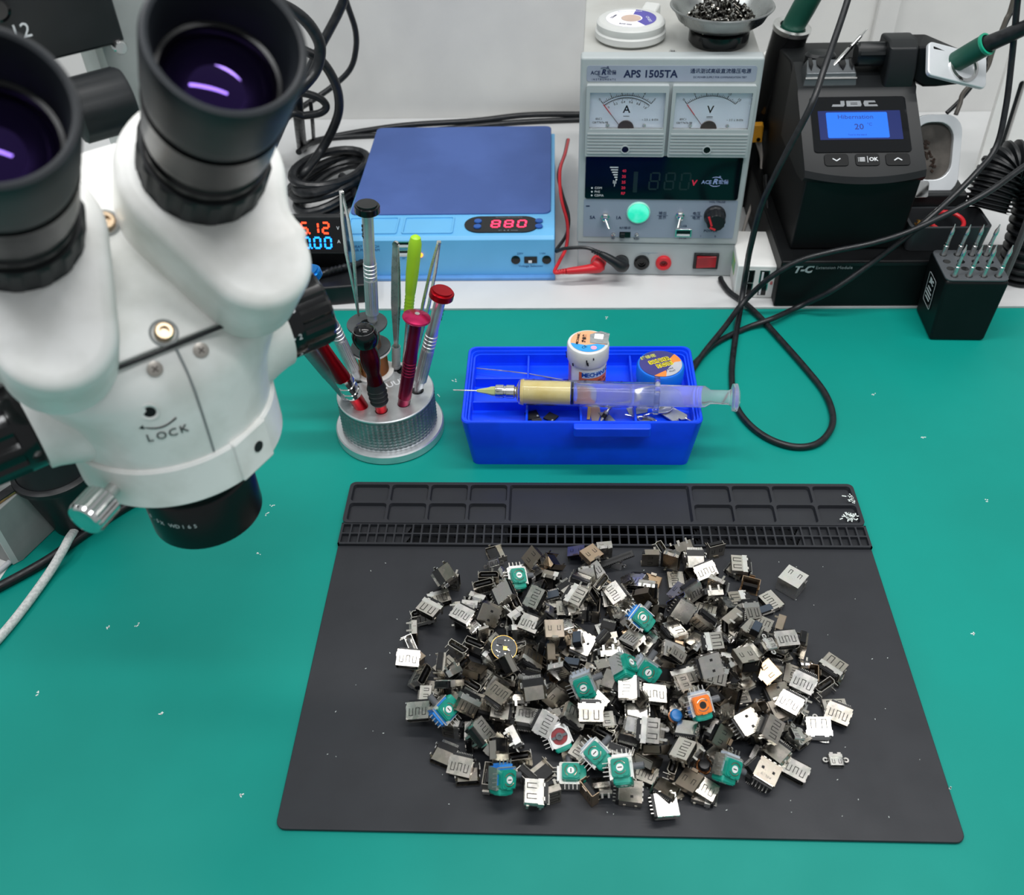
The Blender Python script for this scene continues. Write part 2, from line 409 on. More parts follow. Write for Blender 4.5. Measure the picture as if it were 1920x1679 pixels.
blu = [p for p in arc(0, 0, 12.55, 188, 340, 24)] + [(6, -3), (-2, -4.5), (-7, -3)]
MB().prism(blu, 42.7, 42.85).build('lid_label_blue', mat('sky_label', '#36a0e6', 0.45), o1)
q = MB(); q.text('MECHANIC', 2.6, T(-7.2, 3, 42.9) @ RZ(82), depth=0.1, bold=0.06).text('維修佬', 3.2, T(-2.6, 3.4, 42.9) @ RZ(82), depth=0.1, bold=0.08).text('CE', 3.4, T(-3, -7, 42.95) @ RZ(40), depth=0.1); q.build('lid_lettering', ink_black, o1)
fo = MB(); fo.add([(1, -2, 43.0), (13.5, -4, 43.3), (15.5, 9, 42.9), (9, 11.5, 43.4), (1.5, 8, 43.1), (7.5, 3, 43.6)], [(0, 1, 5), (1, 2, 5), (2, 3, 5), (3, 4, 5), (4, 0, 5)])
fo.build('foil_seal', mat('silver_foil', '#c9ccce', 0.25, 0.9, vscale=300, bump=0.6, bscale=500), o1)
MB().prism(rrect(6.4, 6, 0.4, 2), 43.5, 43.65, T(7.6, 4.6, 0) @ RZ(-8)).build('seal_sticker', mat('white_paper', '#f0f0ee', 0.7), o1)
MB().prism(arc(0, 0, 2.2, 0, 330, 11), 42.9, 43.05, T(3.6, -7.8, 0)).build('lid_badge', mat('pink_label', '#f3a7c6', 0.5), o1)
sm = MB()
for (a, z, h) in ((-76, 36, 4.5), (-74, 34.5, 3), (-150, 34, 5), (-118, 31, 2.5), (-58, 39, 2)):
    sm.box((15.05, 0, z), (0.2, 0.9, h), RZ(a) @ RX(8))
sm.build('smudges', ink_black, o1)

lb = mat('bright_blue_plastic', '#0f6fe0', 0.35, vscale=30)
o2 = thing('solder_paste_tub', 'low round bright blue tub with a purple lid label in the blue box', 'jar', T(*(lambda p: p[:2])((45.1, 322.6, 54.7)), 31.1))
MB().lathe([(0, 0), (15.6, 0), (16.4, 1), (16.4, 11), (15.8, 11.6)], 48).build('body', lb, o2)
MB().lathe([(16.4, 12), (17.1, 12.4), (17.1, 21.5), (16.2, 23), (14.8, 23.5), (0, 23.5)], 56).build('lid', lb, o2)
MB().prism(arc(0, 0, 15.2, 0, 352.5, 47), 23.5, 23.7).build('lid_label', mat('purple_label', '#3f3c7e', 0.4), o2)
og = mat('orange_print', '#f08a3c', 0.45)
MB().prism(arc(0, 0, 15.15, -6, 46, 12) + arc(-2, -2, 11, 40, 2, 8), 23.68, 23.8).build('lid_print_orange', og, o2)
MB().prism(arc(0, 0, 15.15, -112, -76, 8) + [(3, -8), (-3, -12.2)], 23.68, 23.8).build('lid_print_orange', og, o2)
MB().prism(arc(0, 0, 15.15, -80, 10, 18) + [(10, 1.5), (4, -7)], 23.69, 23.82).build('lid_print_silver', mat('silver_print', '#c9cbd3', 0.35, 0.3), o2)
q = MB(); q.text('SOLDER', 5.2, T(-0.8, 3.2, 23.8) @ RZ(22), depth=0.2, bold=0.5, sx=0.85).text('PASTE', 5.2, T(2.6, -1.6, 23.8) @ RZ(22), depth=0.2, bold=0.5, sx=0.85); q.build('lid_lettering_yellow', mat('yellow_print', '#f2e23a', 0.45, var=0), o2)
q = MB(); q.text('SOLDER', 5.2, T(-0.8, 3.2, 24.0) @ RZ(22), depth=0.1, bold=-0.04, sx=0.85).text('PASTE', 5.2, T(2.6, -1.6, 24.0) @ RZ(22), depth=0.1, bold=-0.04, sx=0.85); q.build('lid_lettering_dark', ink_black, o2)
q = MB(); q.text('维修佬', 4.0, T(-8.5, 7.4, 23.8) @ RZ(22), depth=0.15, bold=0.12); q.build('lid_lettering_olive', mat('olive_print', '#b9b95e', 0.5, var=0), o2)
q = MB(); q.text('Sn63', 2.4, T(6.2, -6.2, 23.9) @ RZ(20), depth=0.1).text('Pb37', 2.4, T(7.6, -9, 23.9) @ RZ(20), depth=0.1); q.build('lid_small_print', ink_dark, o2)

# loose things in the box
w = MB(); w.tube(spline([(-89.8, 340.0, 37.0), (-54.7, 331.6, 39.0), (-23.2, 321.5, 40.0), (22.9, 310.4, 37.0), (64.0, 298.5, 35.0)]), 0.55, 8)
tag(w.build('solder_wire', chrome), 'thin straight silver wire lying slantwise in the blue box under the syringe', 'wire')
chipm = mat('black_ceramic', '#1b1a19', 0.35, vscale=90, var=0.3)
def lie(p, a): return T(*p) @ RZ(a)
for k, (p_, a, wd, hh, lab_) in enumerate((((-47.0, 292.1, 31.3), 20, 9, 8, 'large black chip in the blue box, leftmost of the three'), ((-33.6, 289.8, 31.3), -35, 8, 8, 'black chip with a light corner in the blue box, right of the others'), ((-43.4, 284.2, 32.2), 12, 7, 6, 'small grey chip in the blue box below the black ones'))):
    c = thing('chip', lab_, 'chip', lie(p_, a), 'chips in the blue box')
    MB().box((0, 0, 0.6), (wd, hh, 1.2)).build('package', chipm if k < 2 else mat('grey_chip', '#4b4a48', 0.4), c, bevel=0.15)
    MB().box((wd * 0.36, -hh * 0.3, 1.22), (wd * 0.14, hh * 0.2, 0.06)).build('marking', ink_white, c)
c = MB().box((0, 0, 0.4), (5, 3.6, 0.8)).build('copper_chip', copper, None, lie((-50.2, 282.0, 31.6), 30), bevel=0.1); tag(c, 'tiny copper coloured chip beside the black chips in the blue box', 'chip')
c = MB().tube([(7 * math.cos(rad(a)), 3.6 * math.sin(rad(a)), 0.9) for a in range(0, 181, 12)] + [(-7, -2, 0.9)], 0.8, 8).build('ring', steel, None, lie((-79.3, 281.2, 31.2), 0)); tag(c, 'dark steel half ring in the front left cell of the blue box', 'ring')
bl = thing('scraper_blade', 'pale steel blade lying in the blue box beside the probe tip', 'blade', lie((-3.1, 294.6, 31.3), -4))
MB().prism([(-4, 14), (3, 14), (5, 0), (3, -12), (0, -13), (-3, 2)], 0, 0.5).build('blade', mat('pale_steel', '#c4c1b8', 0.35, 0.8), bl)
MB().box((-3.4, 3, 0.5), (2.2, 20, 0.8)).build('wooden_edge', mat('tan_strip', '#c8a56a', 0.6), bl)
bl2 = MB().prism([(-2, 10), (4, 9), (7, -9), (4, -9), (2.5, -3), (0, -3)], 0, 0.5).build('steel_clip', mat('dull_steel', '#9aa0a6', 0.4, 0.8), None, lie((5.6, 285.9, 31.8), 20)); tag(bl2, 'grey steel clip in the blue box under the probe tip', 'clip')
pt = thing('probe_tip', 'slender steel probe tip with black middle lying in the blue box', 'probe', along((-0.3, 279.9, 33.5), (10.9, 299.0, 38.0)))
MB().lathe([(0.1, 0), (1.2, 6), (1.3, 10)], 12).build('point', steel, pt)
MB().lathe([(2.0, 10), (2.0, 12.5), (1.1, 13), (1.1, 17), (1.6, 17.5), (1.6, 26)], 14).build('shank', steel, pt)
MB().cyl(1.8, 6.5, 9.5, 14).build('collar', black_plastic, pt)
# SIM eject pins
def sim_pin(p, a, lab_):
    o = thing('sim_pin', lab_, 'pin', lie(p, a), 'SIM eject pins in the blue box')
    pts = [(6 * math.cos(rad(t)) - 6, 3.6 * math.sin(rad(t)), 0) for t in range(40, 321, 14)]
    MB().tube([(2.5, 0.9, 0), (0, 2.0, 0)] + pts + [(0, -2.0, 0), (2.5, -0.9, 0)], 0.65, 8).build('loop', chrome, o)
    MB().rod((2, 0, 0), (11, 0, 0), 0.6, 8).build('pin', chrome, o)
    return o
sim_pin((29.3, 287.4, 33.0), 158, 'wire loop SIM pin lying flat at the left in the blue box')
sim_pin((41.6, 292.6, 35.0), 205, 'wire loop SIM pin lying on top of the steel tools in the blue box')
sim_pin((38.5, 283.5, 32.4), -20, 'wire loop SIM pin near the front wall of the blue box')
for k, (p_, a) in enumerate((((49.5, 291.0, 33.4), -48), ((55.4, 293.4, 32.4), -42))):
    o = thing('flat_sim_tool', ('flat steel SIM tool in the blue box, the left of two', 'flat steel SIM tool in the blue box, the right of two')[k], 'tool', lie(p_, a), 'flat SIM tools')
    MB().prism(arc(-8, 0, 3.4, 90, 270, 8) + [(7, -3.4), (9, -0.6), (9, 0.6), (7, 3.4)], 0, 0.8).build('handle', mat('satin_steel', '#c9c9c7', 0.35, 0.9), o)
    MB().rod((8, 0, 0.4), (14, 0, 0.4), 0.5, 8).build('pin', chrome, o)
for k, (p_, a) in enumerate((((28.3, 298.2, 31.2), 15), ((32.9, 283.2, 31.2), 60))):
    o = MB().prism([(-7, -4), (6, -4), (8, 0), (6, 4), (-7, 4)], 0, 0.4).build('metal_shim', mat('shim_grey', '#a9adb2', 0.4, 0.7), None, lie(p_, a)); tag(o, ('grey metal shim under the SIM pins near the box middle', 'grey metal shim at the front wall of the blue box')[k], 'shim', 'metal shims in the blue box')


# ------------------------------------------------------------------ round screwdriver holder
ho = thing('tool_holder', 'round grey metal screwdriver holder with knurled side and wide foot', 'tool holder', T(-155, 313.5, 0))
MB().lathe([(0, 0), (39.5, 0), (40.5, 1), (40.5, 7), (39.6, 8), (37, 8.2), (36, 8.2)], 72).build('foot', alu, ho)
kn = MB(); n = 120; rows = 9; vs = []; fs = []
for k in range(rows * 2 + 1):
    z = 9.5 + (34.8 - 9.5) * k / (rows * 2)
    for i in range(n):
        a = 2 * math.pi * (i + (k % 2) * 0.5) / n; r = 35.9 - (0.0 if (k % 2 == 0) else 0.55) - (0.55 if i % 2 == 0 and k % 2 == 0 else 0)
        vs.append((r * math.cos(a), r * math.sin(a), z))
for k in range(rows * 2):
    for i in range(n):
        j = (i + 1) % n
        if k % 2 == 0: fs += [(k * n + i, k * n + j, (k + 1) * n + i), (k * n + j, (k + 1) * n + j, (k + 1) * n + i)]
        else: fs += [(k * n + i, (k + 1) * n + j, (k + 1) * n + i), (k * n + i, k * n + j, (k + 1) * n + j)]
kn.add(vs, fs); kn.build('knurled_side', dark_alu, ho, angle=5)
disc = MB(); disc.lathe([(35.2, 8.2), (35.2, 9.4), (35.3, 34.9), (35.6, 35.2), (35.6, 36.3), (34.9, 37), (0, 37)], 72)
disc.build('top_disc', alu, ho)
HOLES = {'ball': (-154.9, 291.2), 'mush': (-139.7, 298.9), 'redcap': (-131.2, 313.5), 'bluecap': (-176.9, 326.6), 'grey': (-186.3, 306.1), 'redchrome': (-170.3, 295.9), 'twB': (-150.3, 340.7), 'twC': (-137.9, 334.2), 'spud': (-145, 337.5)}
for k, (x, y) in HOLES.items():
    if k in ('grey',): x += 6
    MB().cyl(4.6, 36.9, 37.12, 20, T(x + 155, y - 313.5, 0)).build('hole', black_gloss, ho)
q = MB(); q.text('2UUL', 8, T(5, 8, 37.05) @ RZ(30), depth=0.12, bold=0.15); q.build('lettering', ink_white, ho)

red_alu = mat('red_anodised', '#b01020', 0.28, 0.85, vscale=60, var=0.08)
dkred = mat('dark_red_anodised', '#5e0d1c', 0.25, 0.8, vscale=60, var=0.1)
magenta = mat('magenta_anodised', '#c22a5e', 0.25, 0.75, vscale=60, var=0.08)
mag_dk = mat('wine_anodised', '#8a1c40', 0.28, 0.75, vscale=60, var=0.08)
blue_an = mat('blue_anodised', '#0a78c8', 0.25, 0.7, vscale=60, var=0.08)
def driver(name, label, hole, cap, z0=37.0):
    m = along(hole, cap); L = (Vector(cap) - Vector(hole)).length
    return thing(name, label, 'screwdriver', m, 'screwdrivers in the holder'), L

# dark red handle with black ball cap
o, L = driver('precision_screwdriver', 'dark red screwdriver with a domed black cap at the front of the holder', (-154.9, 291.2, 37.1), (-158, 290.4, 107.6))
MB().lathe([(4.2, -2), (4.2, 6), (4.6, 7)], 24).build('ferrule', red_alu, o)
MB().lathe([(5.4, 7), (6.6, 9), (5.8, 11), (6.9, 13), (6.1, 15), (7.0, 17), (6.2, 19), (6.9, 21), (6, 24), (5.6, 26)], 28).build('grip', black_rubber, o)
MB().lathe([(5.6, 26), (5.2, 31), (4.9, 33), (5.0, 35), (6.4, 41), (6.9, 47), (6.3, 53), (5.0, 58), (5.0, L - 10)], 32).build('handle', dkred, o)
MB().lathe([(5, L - 12), (7.6, L - 11), (8.9, L - 7), (8.9, L - 3), (7.4, L + 0.6)], 36).build('cap', black_gloss, o)
MB().lathe([(7.3, L + 0.4), (6.6, L + 1.8), (5.2, L + 3.2), (3.0, L + 4.2), (0, L + 4.6)], 36).build('cap_end', black_gloss, o)
MB().lathe([(7.45, L + 0.35), (7.2, L + 0.75), (6.95, L + 0.8)], 36, cap=False).build('cap_ring', chrome, o)

# wine red handle with magenta mushroom cap
o, L = driver('precision_screwdriver', 'wine red screwdriver with a wide magenta mushroom cap', (-139.7, 298.9, 37.1), (-123.1, 301.8, 112.3))
MB().lathe([(4.3, -2), (4.3, 5), (4.8, 6)], 24).build('ferrule', mag_dk, o)
pr_ = [(4.8, 6), (4.8, 26)]
for k in range(5): pr_ += [(4.8, 27 + k * 2.6), (4.3, 27.6 + k * 2.6), (4.3, 28.2 + k * 2.6), (4.8, 28.8 + k * 2.6)]
pr_ += [(4.6, 42), (4.2, 48), (4.2, L - 5)]
MB().lathe(pr_, 28).build('handle', mag_dk, o)
MB().lathe([(4.2, L - 5), (9.2, L - 3.6), (9.8, L - 2.8), (9.4, L - 1.8), (6, L - 0.2), (2, L + 0.6), (0, L + 0.6)], 40).build('cap', magenta, o)
MB().lathe([(1.7, L + 0.4), (1.7, L + 1.0), (0, L + 1.0)], 20).build('cap_button', steel, o)
MB().cyl(1.0, -0.2, 0.2, 12, T(0, -4.3, 2.5) @ RX(90)).build('set_screw', black_gloss, o)

# silver handles with coloured caps
def silver_driver(label, hole, cap, capmat, word=True, knurl_from=6, dome=False):
    o, L = driver('precision_screwdriver', label, hole, cap)
    MB().lathe([(2.6, -3), (2.6, 3), (3.6, 4), (3.6, 9)], 24).build('ferrule', alu, o)
    MB().lathe([(3.6, 9), (4.7, 10)] + [(4.7, 10 + k * 2.0) for k in range(1, 15)] + [(4.3, 39)], 48, knurl=(2, 15, 0.25)).build('knurled_grip', alu, o, angle=8)
    pr_ = [(4.4, 39)]
    for k in range(4): pr_ += [(4.7, 40 + k * 3), (4.7, 41.6 + k * 3), (4.2, 42 + k * 3), (4.2, 42.8 + k * 3)]
    pr_ += [(4.4, 53), (3.9, 56), (3.9, L - 6)]
    MB().lathe(pr_, 28).build('handle', alu, o)
    MB().lathe([(3.9, L - 6.2), (7.6, L - 6), (8.4, L - 5.2), (8.4, L - 1.2), (7.9, L - 0.6), (6.9, L - 0.5), (6.8, L + 0.5), (0, L + 0.6)], 40).build('cap', capmat, o)
    if word:
        q = MB(); q.text('2UUL', 4.4, RZ(-68) @ T(4.0, 0, L - 19) @ RZ(90) @ RX(90) @ RZ(90), depth=0.25, bold=0.05)
        q.build('lettering', ink_black, o)
    return o
silver_driver('silver screwdriver with a flat red cap at the right of the holder', (-131.2, 313.5, 37.1), (-106.6, 316.8, 121.3), red_alu)
silver_driver('silver screwdriver with a black cap rising from the wire spools', (-162.0, 336.0, 80), (-153.7, 336.7, 175), black_gloss)
silver_driver('silver screwdriver with a bright blue cap beside the microscope knob', (-176.9, 326.6, 37.1), (-196.6, 320.5, 135), blue_an, word=False)

# plain grey driver and red driver with chrome bands, both leaning left behind the microscope knob
o, L = driver('precision_screwdriver', 'plain grey metal screwdriver leaning far left in the holder', (-180.3, 306.1, 37.1), (-208, 298, 104))
MB().lathe([(4.5, -2), (5.2, 2), (5.4, 20), (5.6, 22), (5.6, 26), (5.9, 27), (5.9, L)], 28).build('handle', dark_alu, o)
MB().lathe([(5.9, L), (7, L + 1), (7, L + 6), (5, L + 8), (0, L + 8.4)], 28).build('cap', dark_alu, o)
o, L = driver('precision_screwdriver', 'red screwdriver with chrome studded bands leaning left in the holder', (-170.3, 295.9, 37.1), (-192, 289.5, 108))
MB().lathe([(5.0, -2), (5.0, 10), (5.4, 11)], 28).build('ferrule', red_alu, o)
MB().lathe([(5.4, 11), (6.4, 12), (6.4, 16), (5.6, 16.5), (5.6, 18), (6.5, 18.5), (6.5, 22), (5.7, 22.5), (5.7, 24), (6.5, 24.5), (6.5, 28), (6, 29)], 16, knurl=(1, 11, 0.7, 2)).build('chrome_band', chrome, o)
MB().lathe([(5.6, 28.5), (5.4, 34), (4.6, 46), (4.2, 56), (4.2, L)], 28).build('handle', red_alu, o)
MB().lathe([(4.2, L), (7, L + 1), (7, L + 5), (0, L + 5.5)], 28).build('cap', black_gloss, o)

# tweezers, spudger
def tweezers(label, base, top, spread, twist=0, sheath=False, w=4.5):
    m = along(base, top); L = (Vector(top) - Vector(base)).length
    o = thing('tweezers', label, 'tweezers', m @ RZ(twist), 'tweezers standing in the holder')
    for s in (-1, 1):
        pts = [(0, s * 0.3, 0), (0, s * 0.8, L * 0.2), (0, s * spread, L * 0.55), (0, s * spread * 0.8, L * 0.8), (0, s * 0.5, L)]
        wd = [0.5, 1.4, w / 2, w / 2 * 0.9, w / 2 * 0.7]
        b = MB(); vs = []
        for p_, w_ in zip(pts, wd): vs += [(-w_, p_[1] - 0.4, p_[2]), (w_, p_[1] - 0.4, p_[2]), (w_, p_[1] + 0.4, p_[2]), (-w_, p_[1] + 0.4, p_[2])]
        b.loft([vs[i:i + 4] for i in range(0, 20, 4)]); b.build('arm', steel, o, bevel=0.15)
    MB().prism(arc(0, 0, w / 2 * 0.75, 0, 360, 14)[:-1], -1.0, 1.0, T(0, 0, L) @ RX(90)).build('joint', chrome, o)
    if sheath:
        MB().lathe([(3.2, 0), (3.4, 2), (3.0, 3), (3.4, 4), (3.0, 6), (3.4, 7), (3.0, 9), (3.4, 10), (3.2, 20), (3.0, 20), (2.9, 1)], 16, cap=False).build('tip_sheath', mat('frosted_plastic', '#dfe2e2', 0.35, trans=0.6, var=0.02), o)
    return o
tweezers('slim crossed steel tweezers standing at the back left of the holder', (-172.5, 341, 84), (-170.9, 343.8, 179.4), 2.6, twist=35, w=5)
tweezers('broad steel tweezers with a clear plastic tip cover standing in the holder', (-150.3, 340.7, 37.1), (-139.3, 342.7, 141.7), 1.8, twist=70, sheath=True, w=6)
tweezers('thin steel tweezers standing behind the red capped screwdriver', (-137.9, 334.2, 37.1), (-109.1, 338.1, 145.4), 2.4, twist=20, w=4)
lime = mat('lime_plastic', '#a4d62a', 0.35, vscale=30)
m = along((-145, 337.5, 37.1), (-124.5, 341.2, 149.8)); L = 114
o = thing('spudger', 'lime green plastic spudger standing in the holder', 'spudger', m)
MB().lathe([(1.0, 0), (1.2, 30), (1.4, 44)], 14).build('tip', steel, o)
sp = [(2.0, 44), (3.2, 50)]
for k in range(6): sp += [(3.3, 50 + k * 2.8), (3.6, 51.2 + k * 2.8), (3.3, 52.4 + k * 2.8)]
MB().lathe(sp + [(3.7, 69), (4.5, 84), (4.7, 100), (4.5, 108), (3.4, 112.5), (1.5, 114), (0, 114.2)], 24).build('handle', lime, o)
# spools of wire stacked on the holder
def spool(label, z, fl_mat, wire_mat, rw):
    o = thing('wire_spool', label, 'spool', T(-166, 336, z), 'wire spools on the holder')
    for zz in (0, 20.5):
        MB().frame_ring(arc(0, 0, 14.6, 0, 348.75, 31), arc(0, 0, 4.6, 0, 348.75, 31), zz, zz + 1.6).build('flange', fl_mat, o, bevel=0.3)
    MB().frame_ring(arc(0, 0, 6, 0, 345, 23), arc(0, 0, 4.6, 0, 345, 23), 1.6, 20.5).build('core', fl_mat, o)
    MB().lathe([(6, 1.7), (rw, 1.9)] + [(rw - 0.25 * (k % 2), 2.2 + k * 0.5) for k in range(36)] + [(rw, 20.3), (6, 20.4)], 28, cap=False).build('wire', wire_mat, o, angle=8)
spool('white spool wound with copper wire standing on the holder', 37.2, white_plastic, copper, 11)
spool('dark grey spool of fine wire stacked on the white spool', 59.6, mat('dark_grey_plastic', '#44484a', 0.45), mat('fine_wire', '#8a6f5c', 0.4, 0.9, vscale=300, var=0.3), 8)


# the instruments stand on the white board, 2 mm above the mat
RACK = T(1.66, 11.25, -24.28) @ Matrix.Scale(1.0513, 4)

# ------------------------------------------------------------------ bench power supply
psu_grey = mat('psu_grey_plastic', '#a9b0b1', 0.45, vscale=40, var=0.03)
psu_case = mat('psu_painted_case', '#b3b4b0', 0.4, vscale=25, color2='#aaaaa5')
panel_grey = mat('panel_print_grey', '#8d98a8', 0.5, vscale=20, var=0.02)
PSM = T(-12.4, 487.6, 25) @ RZ(-2.36)
ps = thing('power_supply', 'tall grey bench power supply with two needle meters', 'power supply', PSM)
MB().slab(1.5, 132.5, 12, 205, 1, 184.5).build('case', psu_case, ps, bevel=1.2)
MB().slab(0, 134, 0, 12.5, 31, 186.5).build('front_bezel', psu_grey, ps, bevel=2.2, seg=3)
MB().slab(1, 133, 1, 12.5, 0.2, 31).build('front_plinth', psu_grey, ps, bevel=1.2)
def ft(x, z, y=-0.15): return T(x, y, z) @ RX(90)
cp = MB()
for x in (67,):
    cp.cyl(2.6, 0, 0.9, 20, T(68, 16, 184.6)).cyl(1.6, 0.8, 1.6, 14, T(68, 16, 184.6))
cp.build('top_screw', chrome, ps)
for y, z in ((40, 172), (40, 118), (40, 62)):
    MB().lathe([(2.4, 0), (2.2, 0.8), (1.2, 1.3), (0, 1.4)], 16, T(1.5, y, z) @ RY(-90)).build('side_screw', chrome, ps)
MB().prism(rrect(124.5, 11.8, 2, 4, 67, 174.6), 0, 0.25, RX(90) @ T(0, 0, 0)).build('name_plate', mat('name_plate_mauve', '#949cab', 0.35, vscale=30), ps)
navy = mat('ink_navy', '#1d2648', 0.5, var=0)
def logo(q, x, z, s, dy=-0.3):
    q.text('ACE', 4.4 * s, ft(x - 8 * s, z - 0.6 * s, dy), depth=0.1, bold=0.08).text('R', 6.5 * s, ft(x - 1.0 * s, z, dy), depth=0.1, shear=0.25, bold=0.25)
    q.text('宏儒', 4.2 * s, ft(x + 6 * s, z - 0.4 * s, dy), depth=0.1, bold=0.05).text('金', 2.2 * s, ft(x + 2.6 * s, z + 4.2 * s, dy), depth=0.1)
    for a0, a1 in ((20, 130), (200, 320)):
        q.tube([(x - 0.5 * s + 6.2 * s * math.cos(rad(a)), dy - 0.05, z + 4.2 * s * math.sin(rad(a))) for a in range(a0, a1, 10)], [0.15 * s + 0.35 * s * math.sin(math.pi * i / ((a1 - a0) // 10)) for i in range(len(range(a0, a1, 10)))], 6, flat=0.3)
q = MB(); logo(q, 18, 175.6, 0.85); q.text('I N S T R U M E N T S', 1.9, ft(17.5, 170.2, -0.3), depth=0.1)
q.text('APS 1505TA', 7.6, ft(52, 174.2, -0.3), depth=0.1, bold=0.22)
q.text('通讯测试高级直流稳压电源', 3.7, ft(103, 176.4, -0.3), depth=0.1, bold=0.04).text('DC POWER SUPPLY FOR COMMUNICATION TEST', 1.9, ft(103, 172.0, -0.3), depth=0.1, sx=0.92)
q.build('name_plate_lettering', navy, ps)

dial = mat('meter_dial', '#dfe8f4', 0.5, var=0.01)
for mi, (x0, word) in enumerate(((5, 'A'), (69, 'V'))):
    mt = MB()
    W_, Z0, Z1 = 61.5, 111, 167
    o_ = rrect(W_, Z1 - Z0, 1.2, 3, x0 + W_ / 2, (Z0 + Z1) / 2); i_ = rrect(56.6, 28.4, 0.4, 3, x0 + W_ / 2 + 0.2, 147.6)
    # dial window opens in the upper half of the moulded frame
    mt.frame_ring(o_, i_, 0, 4.2, RX(90))
    for k in range(7): mt.box((x0 + W_ / 2, -4.4, 114.2 + k * 2.55), (58.5, 1.0, 1.3))
    mto = mt.build('meter_frame', psu_grey, ps)
    MB().slab(x0 + 2.2, x0 + 59.6, -0.6, -0.1, 133, 162.4).build('dial', dial, mto)
    cx = x0 + W_ / 2 + (0 if mi == 0 else -1)
    pr_ = MB()
    R_ = 29
    def arcstrip(r0, r1, y): 
        pts = []
        A = [128 - i * 4 for i in range(20)]
        vs = [(cx + r * math.cos(rad(a)), y, 129 + r * math.sin(rad(a))) for a in A for r in (r0, r1)]
        pr_.add(vs, [(2 * i, 2 * i + 1, 2 * i + 3, 2 * i + 2) for i in range(len(A) - 1)])
    if mi == 0: arcstrip(27.4, 27.9, -0.75); arcstrip(29.2, 29.6, -0.75)
    else: arcstrip(29.0, 29.4, -0.75)
    for k in range(31):
        a = 128 - 76 * k / 30; L = 2.6 if k % 6 == 0 else (1.8 if k % 3 == 0 else 1.1)
        m = T(cx, -0.75, 129) @ RY(-a) 
        pr_.box((29.4 + L / 2, 0, 0), (L, 0.05, 0.28 if k % 6 else 0.5), m)
        if mi == 0: pr_.box((27.4 - L * 0.35, 0, 0), (L * 0.7, 0.05, 0.25), m)
    for k, tx in enumerate(('0', '1', '2', '3', '4', '5') if mi == 0 else ('0', '5', '', '', '10', '15')):
        a = 128 - 76 * k / 5
        if tx: pr_.text(tx, 2.8, ft(cx, 129, -0.75) @ RZ(a - 90) @ T(0, 33.3, 0), depth=0.05)
    if mi == 0:
        for k, tx in enumerate(('0', '0.2', '0.4', '0.6', '0.8', '1.0')):
            a = 124 - 68 * k / 5; pr_.text(tx, 2.4, ft(cx, 129, -0.75) @ RZ(a - 90) @ T(0, 24.4, 0), depth=0.05)
    pr_.text(word, 8.2, ft(cx, 147.5, -0.75), depth=0.05, bold=0.1).box((cx, -0.75, 142.3), (4.6, 0.05, 0.35))
    if mi: pr_.box((cx, -0.75, 141.4), (4.6, 0.05, 0.2))
    pr_.text('85C1', 2.4, ft(x0 + 10, 140, -0.75), depth=0.05).text('GB/T7676-98', 2.2, ft(x0 + 11, 137.2, -0.75), depth=0.05).text('~ 2.5 ⊥ 8-056', 2.2, ft(x0 + 49, 139.6, -0.75), depth=0.05)
    pr_.build('dial_print', ink_black, mto)
    nd = MB(); a = 128
    nd.rod((cx, -1.6, 129), (cx + 28.5 * math.cos(rad(a)), -1.6, 129 + 28.5 * math.sin(rad(a))), 0.22, 6); nd.build('needle', mat('needle_dark', '#5a3a3c', 0.5), mto)
    nd = MB(); nd.rod((cx + 19 * math.cos(rad(a)), -1.65, 129 + 19 * math.sin(rad(a))), (cx + 29 * math.cos(rad(a)), -1.65, 129 + 29 * math.sin(rad(a))), 0.34, 6); nd.build('needle_tip', ink_red, mto)
    MB().prism(arc(cx, 133, 6.2, 0, 180, 14), 0.7, 2.2, RX(90)).build('needle_hub', mat('hub_brown', '#4a403d', 0.4), mto)
    for x in (-14, 14): MB().lathe([(1.5, 0), (1.3, 0.6), (0, 0.9)], 14, ft(cx + x, 135, -0.8)).build('dial_screw', chrome, mto)
    MB().slab(x0 + 2.4, x0 + 59.4, -3.4, -3.1, 133.4, 161.8).build('meter_glass', mat('meter_pane', '#ffffff', 0.02, trans=1.0, ior=1.12, var=0), mto)
    MB().lathe([(3.5, 0), (3.5, 5.5), (2.6, 5.5), (2.6, 0.2)], 24, ft(cx + 0.4, 117.5, 0), cap=False).build('zero_screw_well', psu_grey, mto)
    MB().cyl(2.6, 0, 5.2, 20, ft(cx + 0.4, 117.5, 0)).build('zero_screw', black_gloss, mto)

dp = MB().prism(rrect(123, 37, 2, 3, 67.3, 91.5), 0, 0.9, RX(90)).build('display_window', mat('smoked_display', '#050910', 0.1, vscale=10, color2='#06131b'), ps)
def seg7(q, txt, x, z, w, h, t, y, slant=0.12):
    S = {'0': 'abcdef', '1': 'bc', '2': 'abged', '3': 'abgcd', '4': 'fgbc', '5': 'afgcd', '6': 'afgedc', '7': 'abc', '8': 'abcdefg', '9': 'abcdfg'}
    G = {'a': (0, h / 2, 1), 'g': (0, 0, 1), 'd': (0, -h / 2, 1), 'b': (w / 2, h / 4, 0), 'c': (w / 2, -h / 4, 0), 'f': (-w / 2, h / 4, 0), 'e': (-w / 2, -h / 4, 0)}
    for ch in txt:
        if ch == '.':
            q.box((x - w * 0.95, y, z - h / 2), (t, 0.1, t)); continue
        for g in S[ch]:
            gx, gz, hor = G[g]; L = (w if hor else h / 2) - t * 0.7
            q.box((x + gx + gz * slant, y, z + gz), (L if hor else t, 0.1, t if hor else L))
        x += w * 1.75
q = MB(); seg7(q, '880', 61, 89, 7, 14, 1.3, -1.0); q.box((46, -1.0, 88), (3.4, 0.1, 18)); q.build('display_digits', mat('unlit_segments', '#1c2a2c', 0.3, var=0), dp)
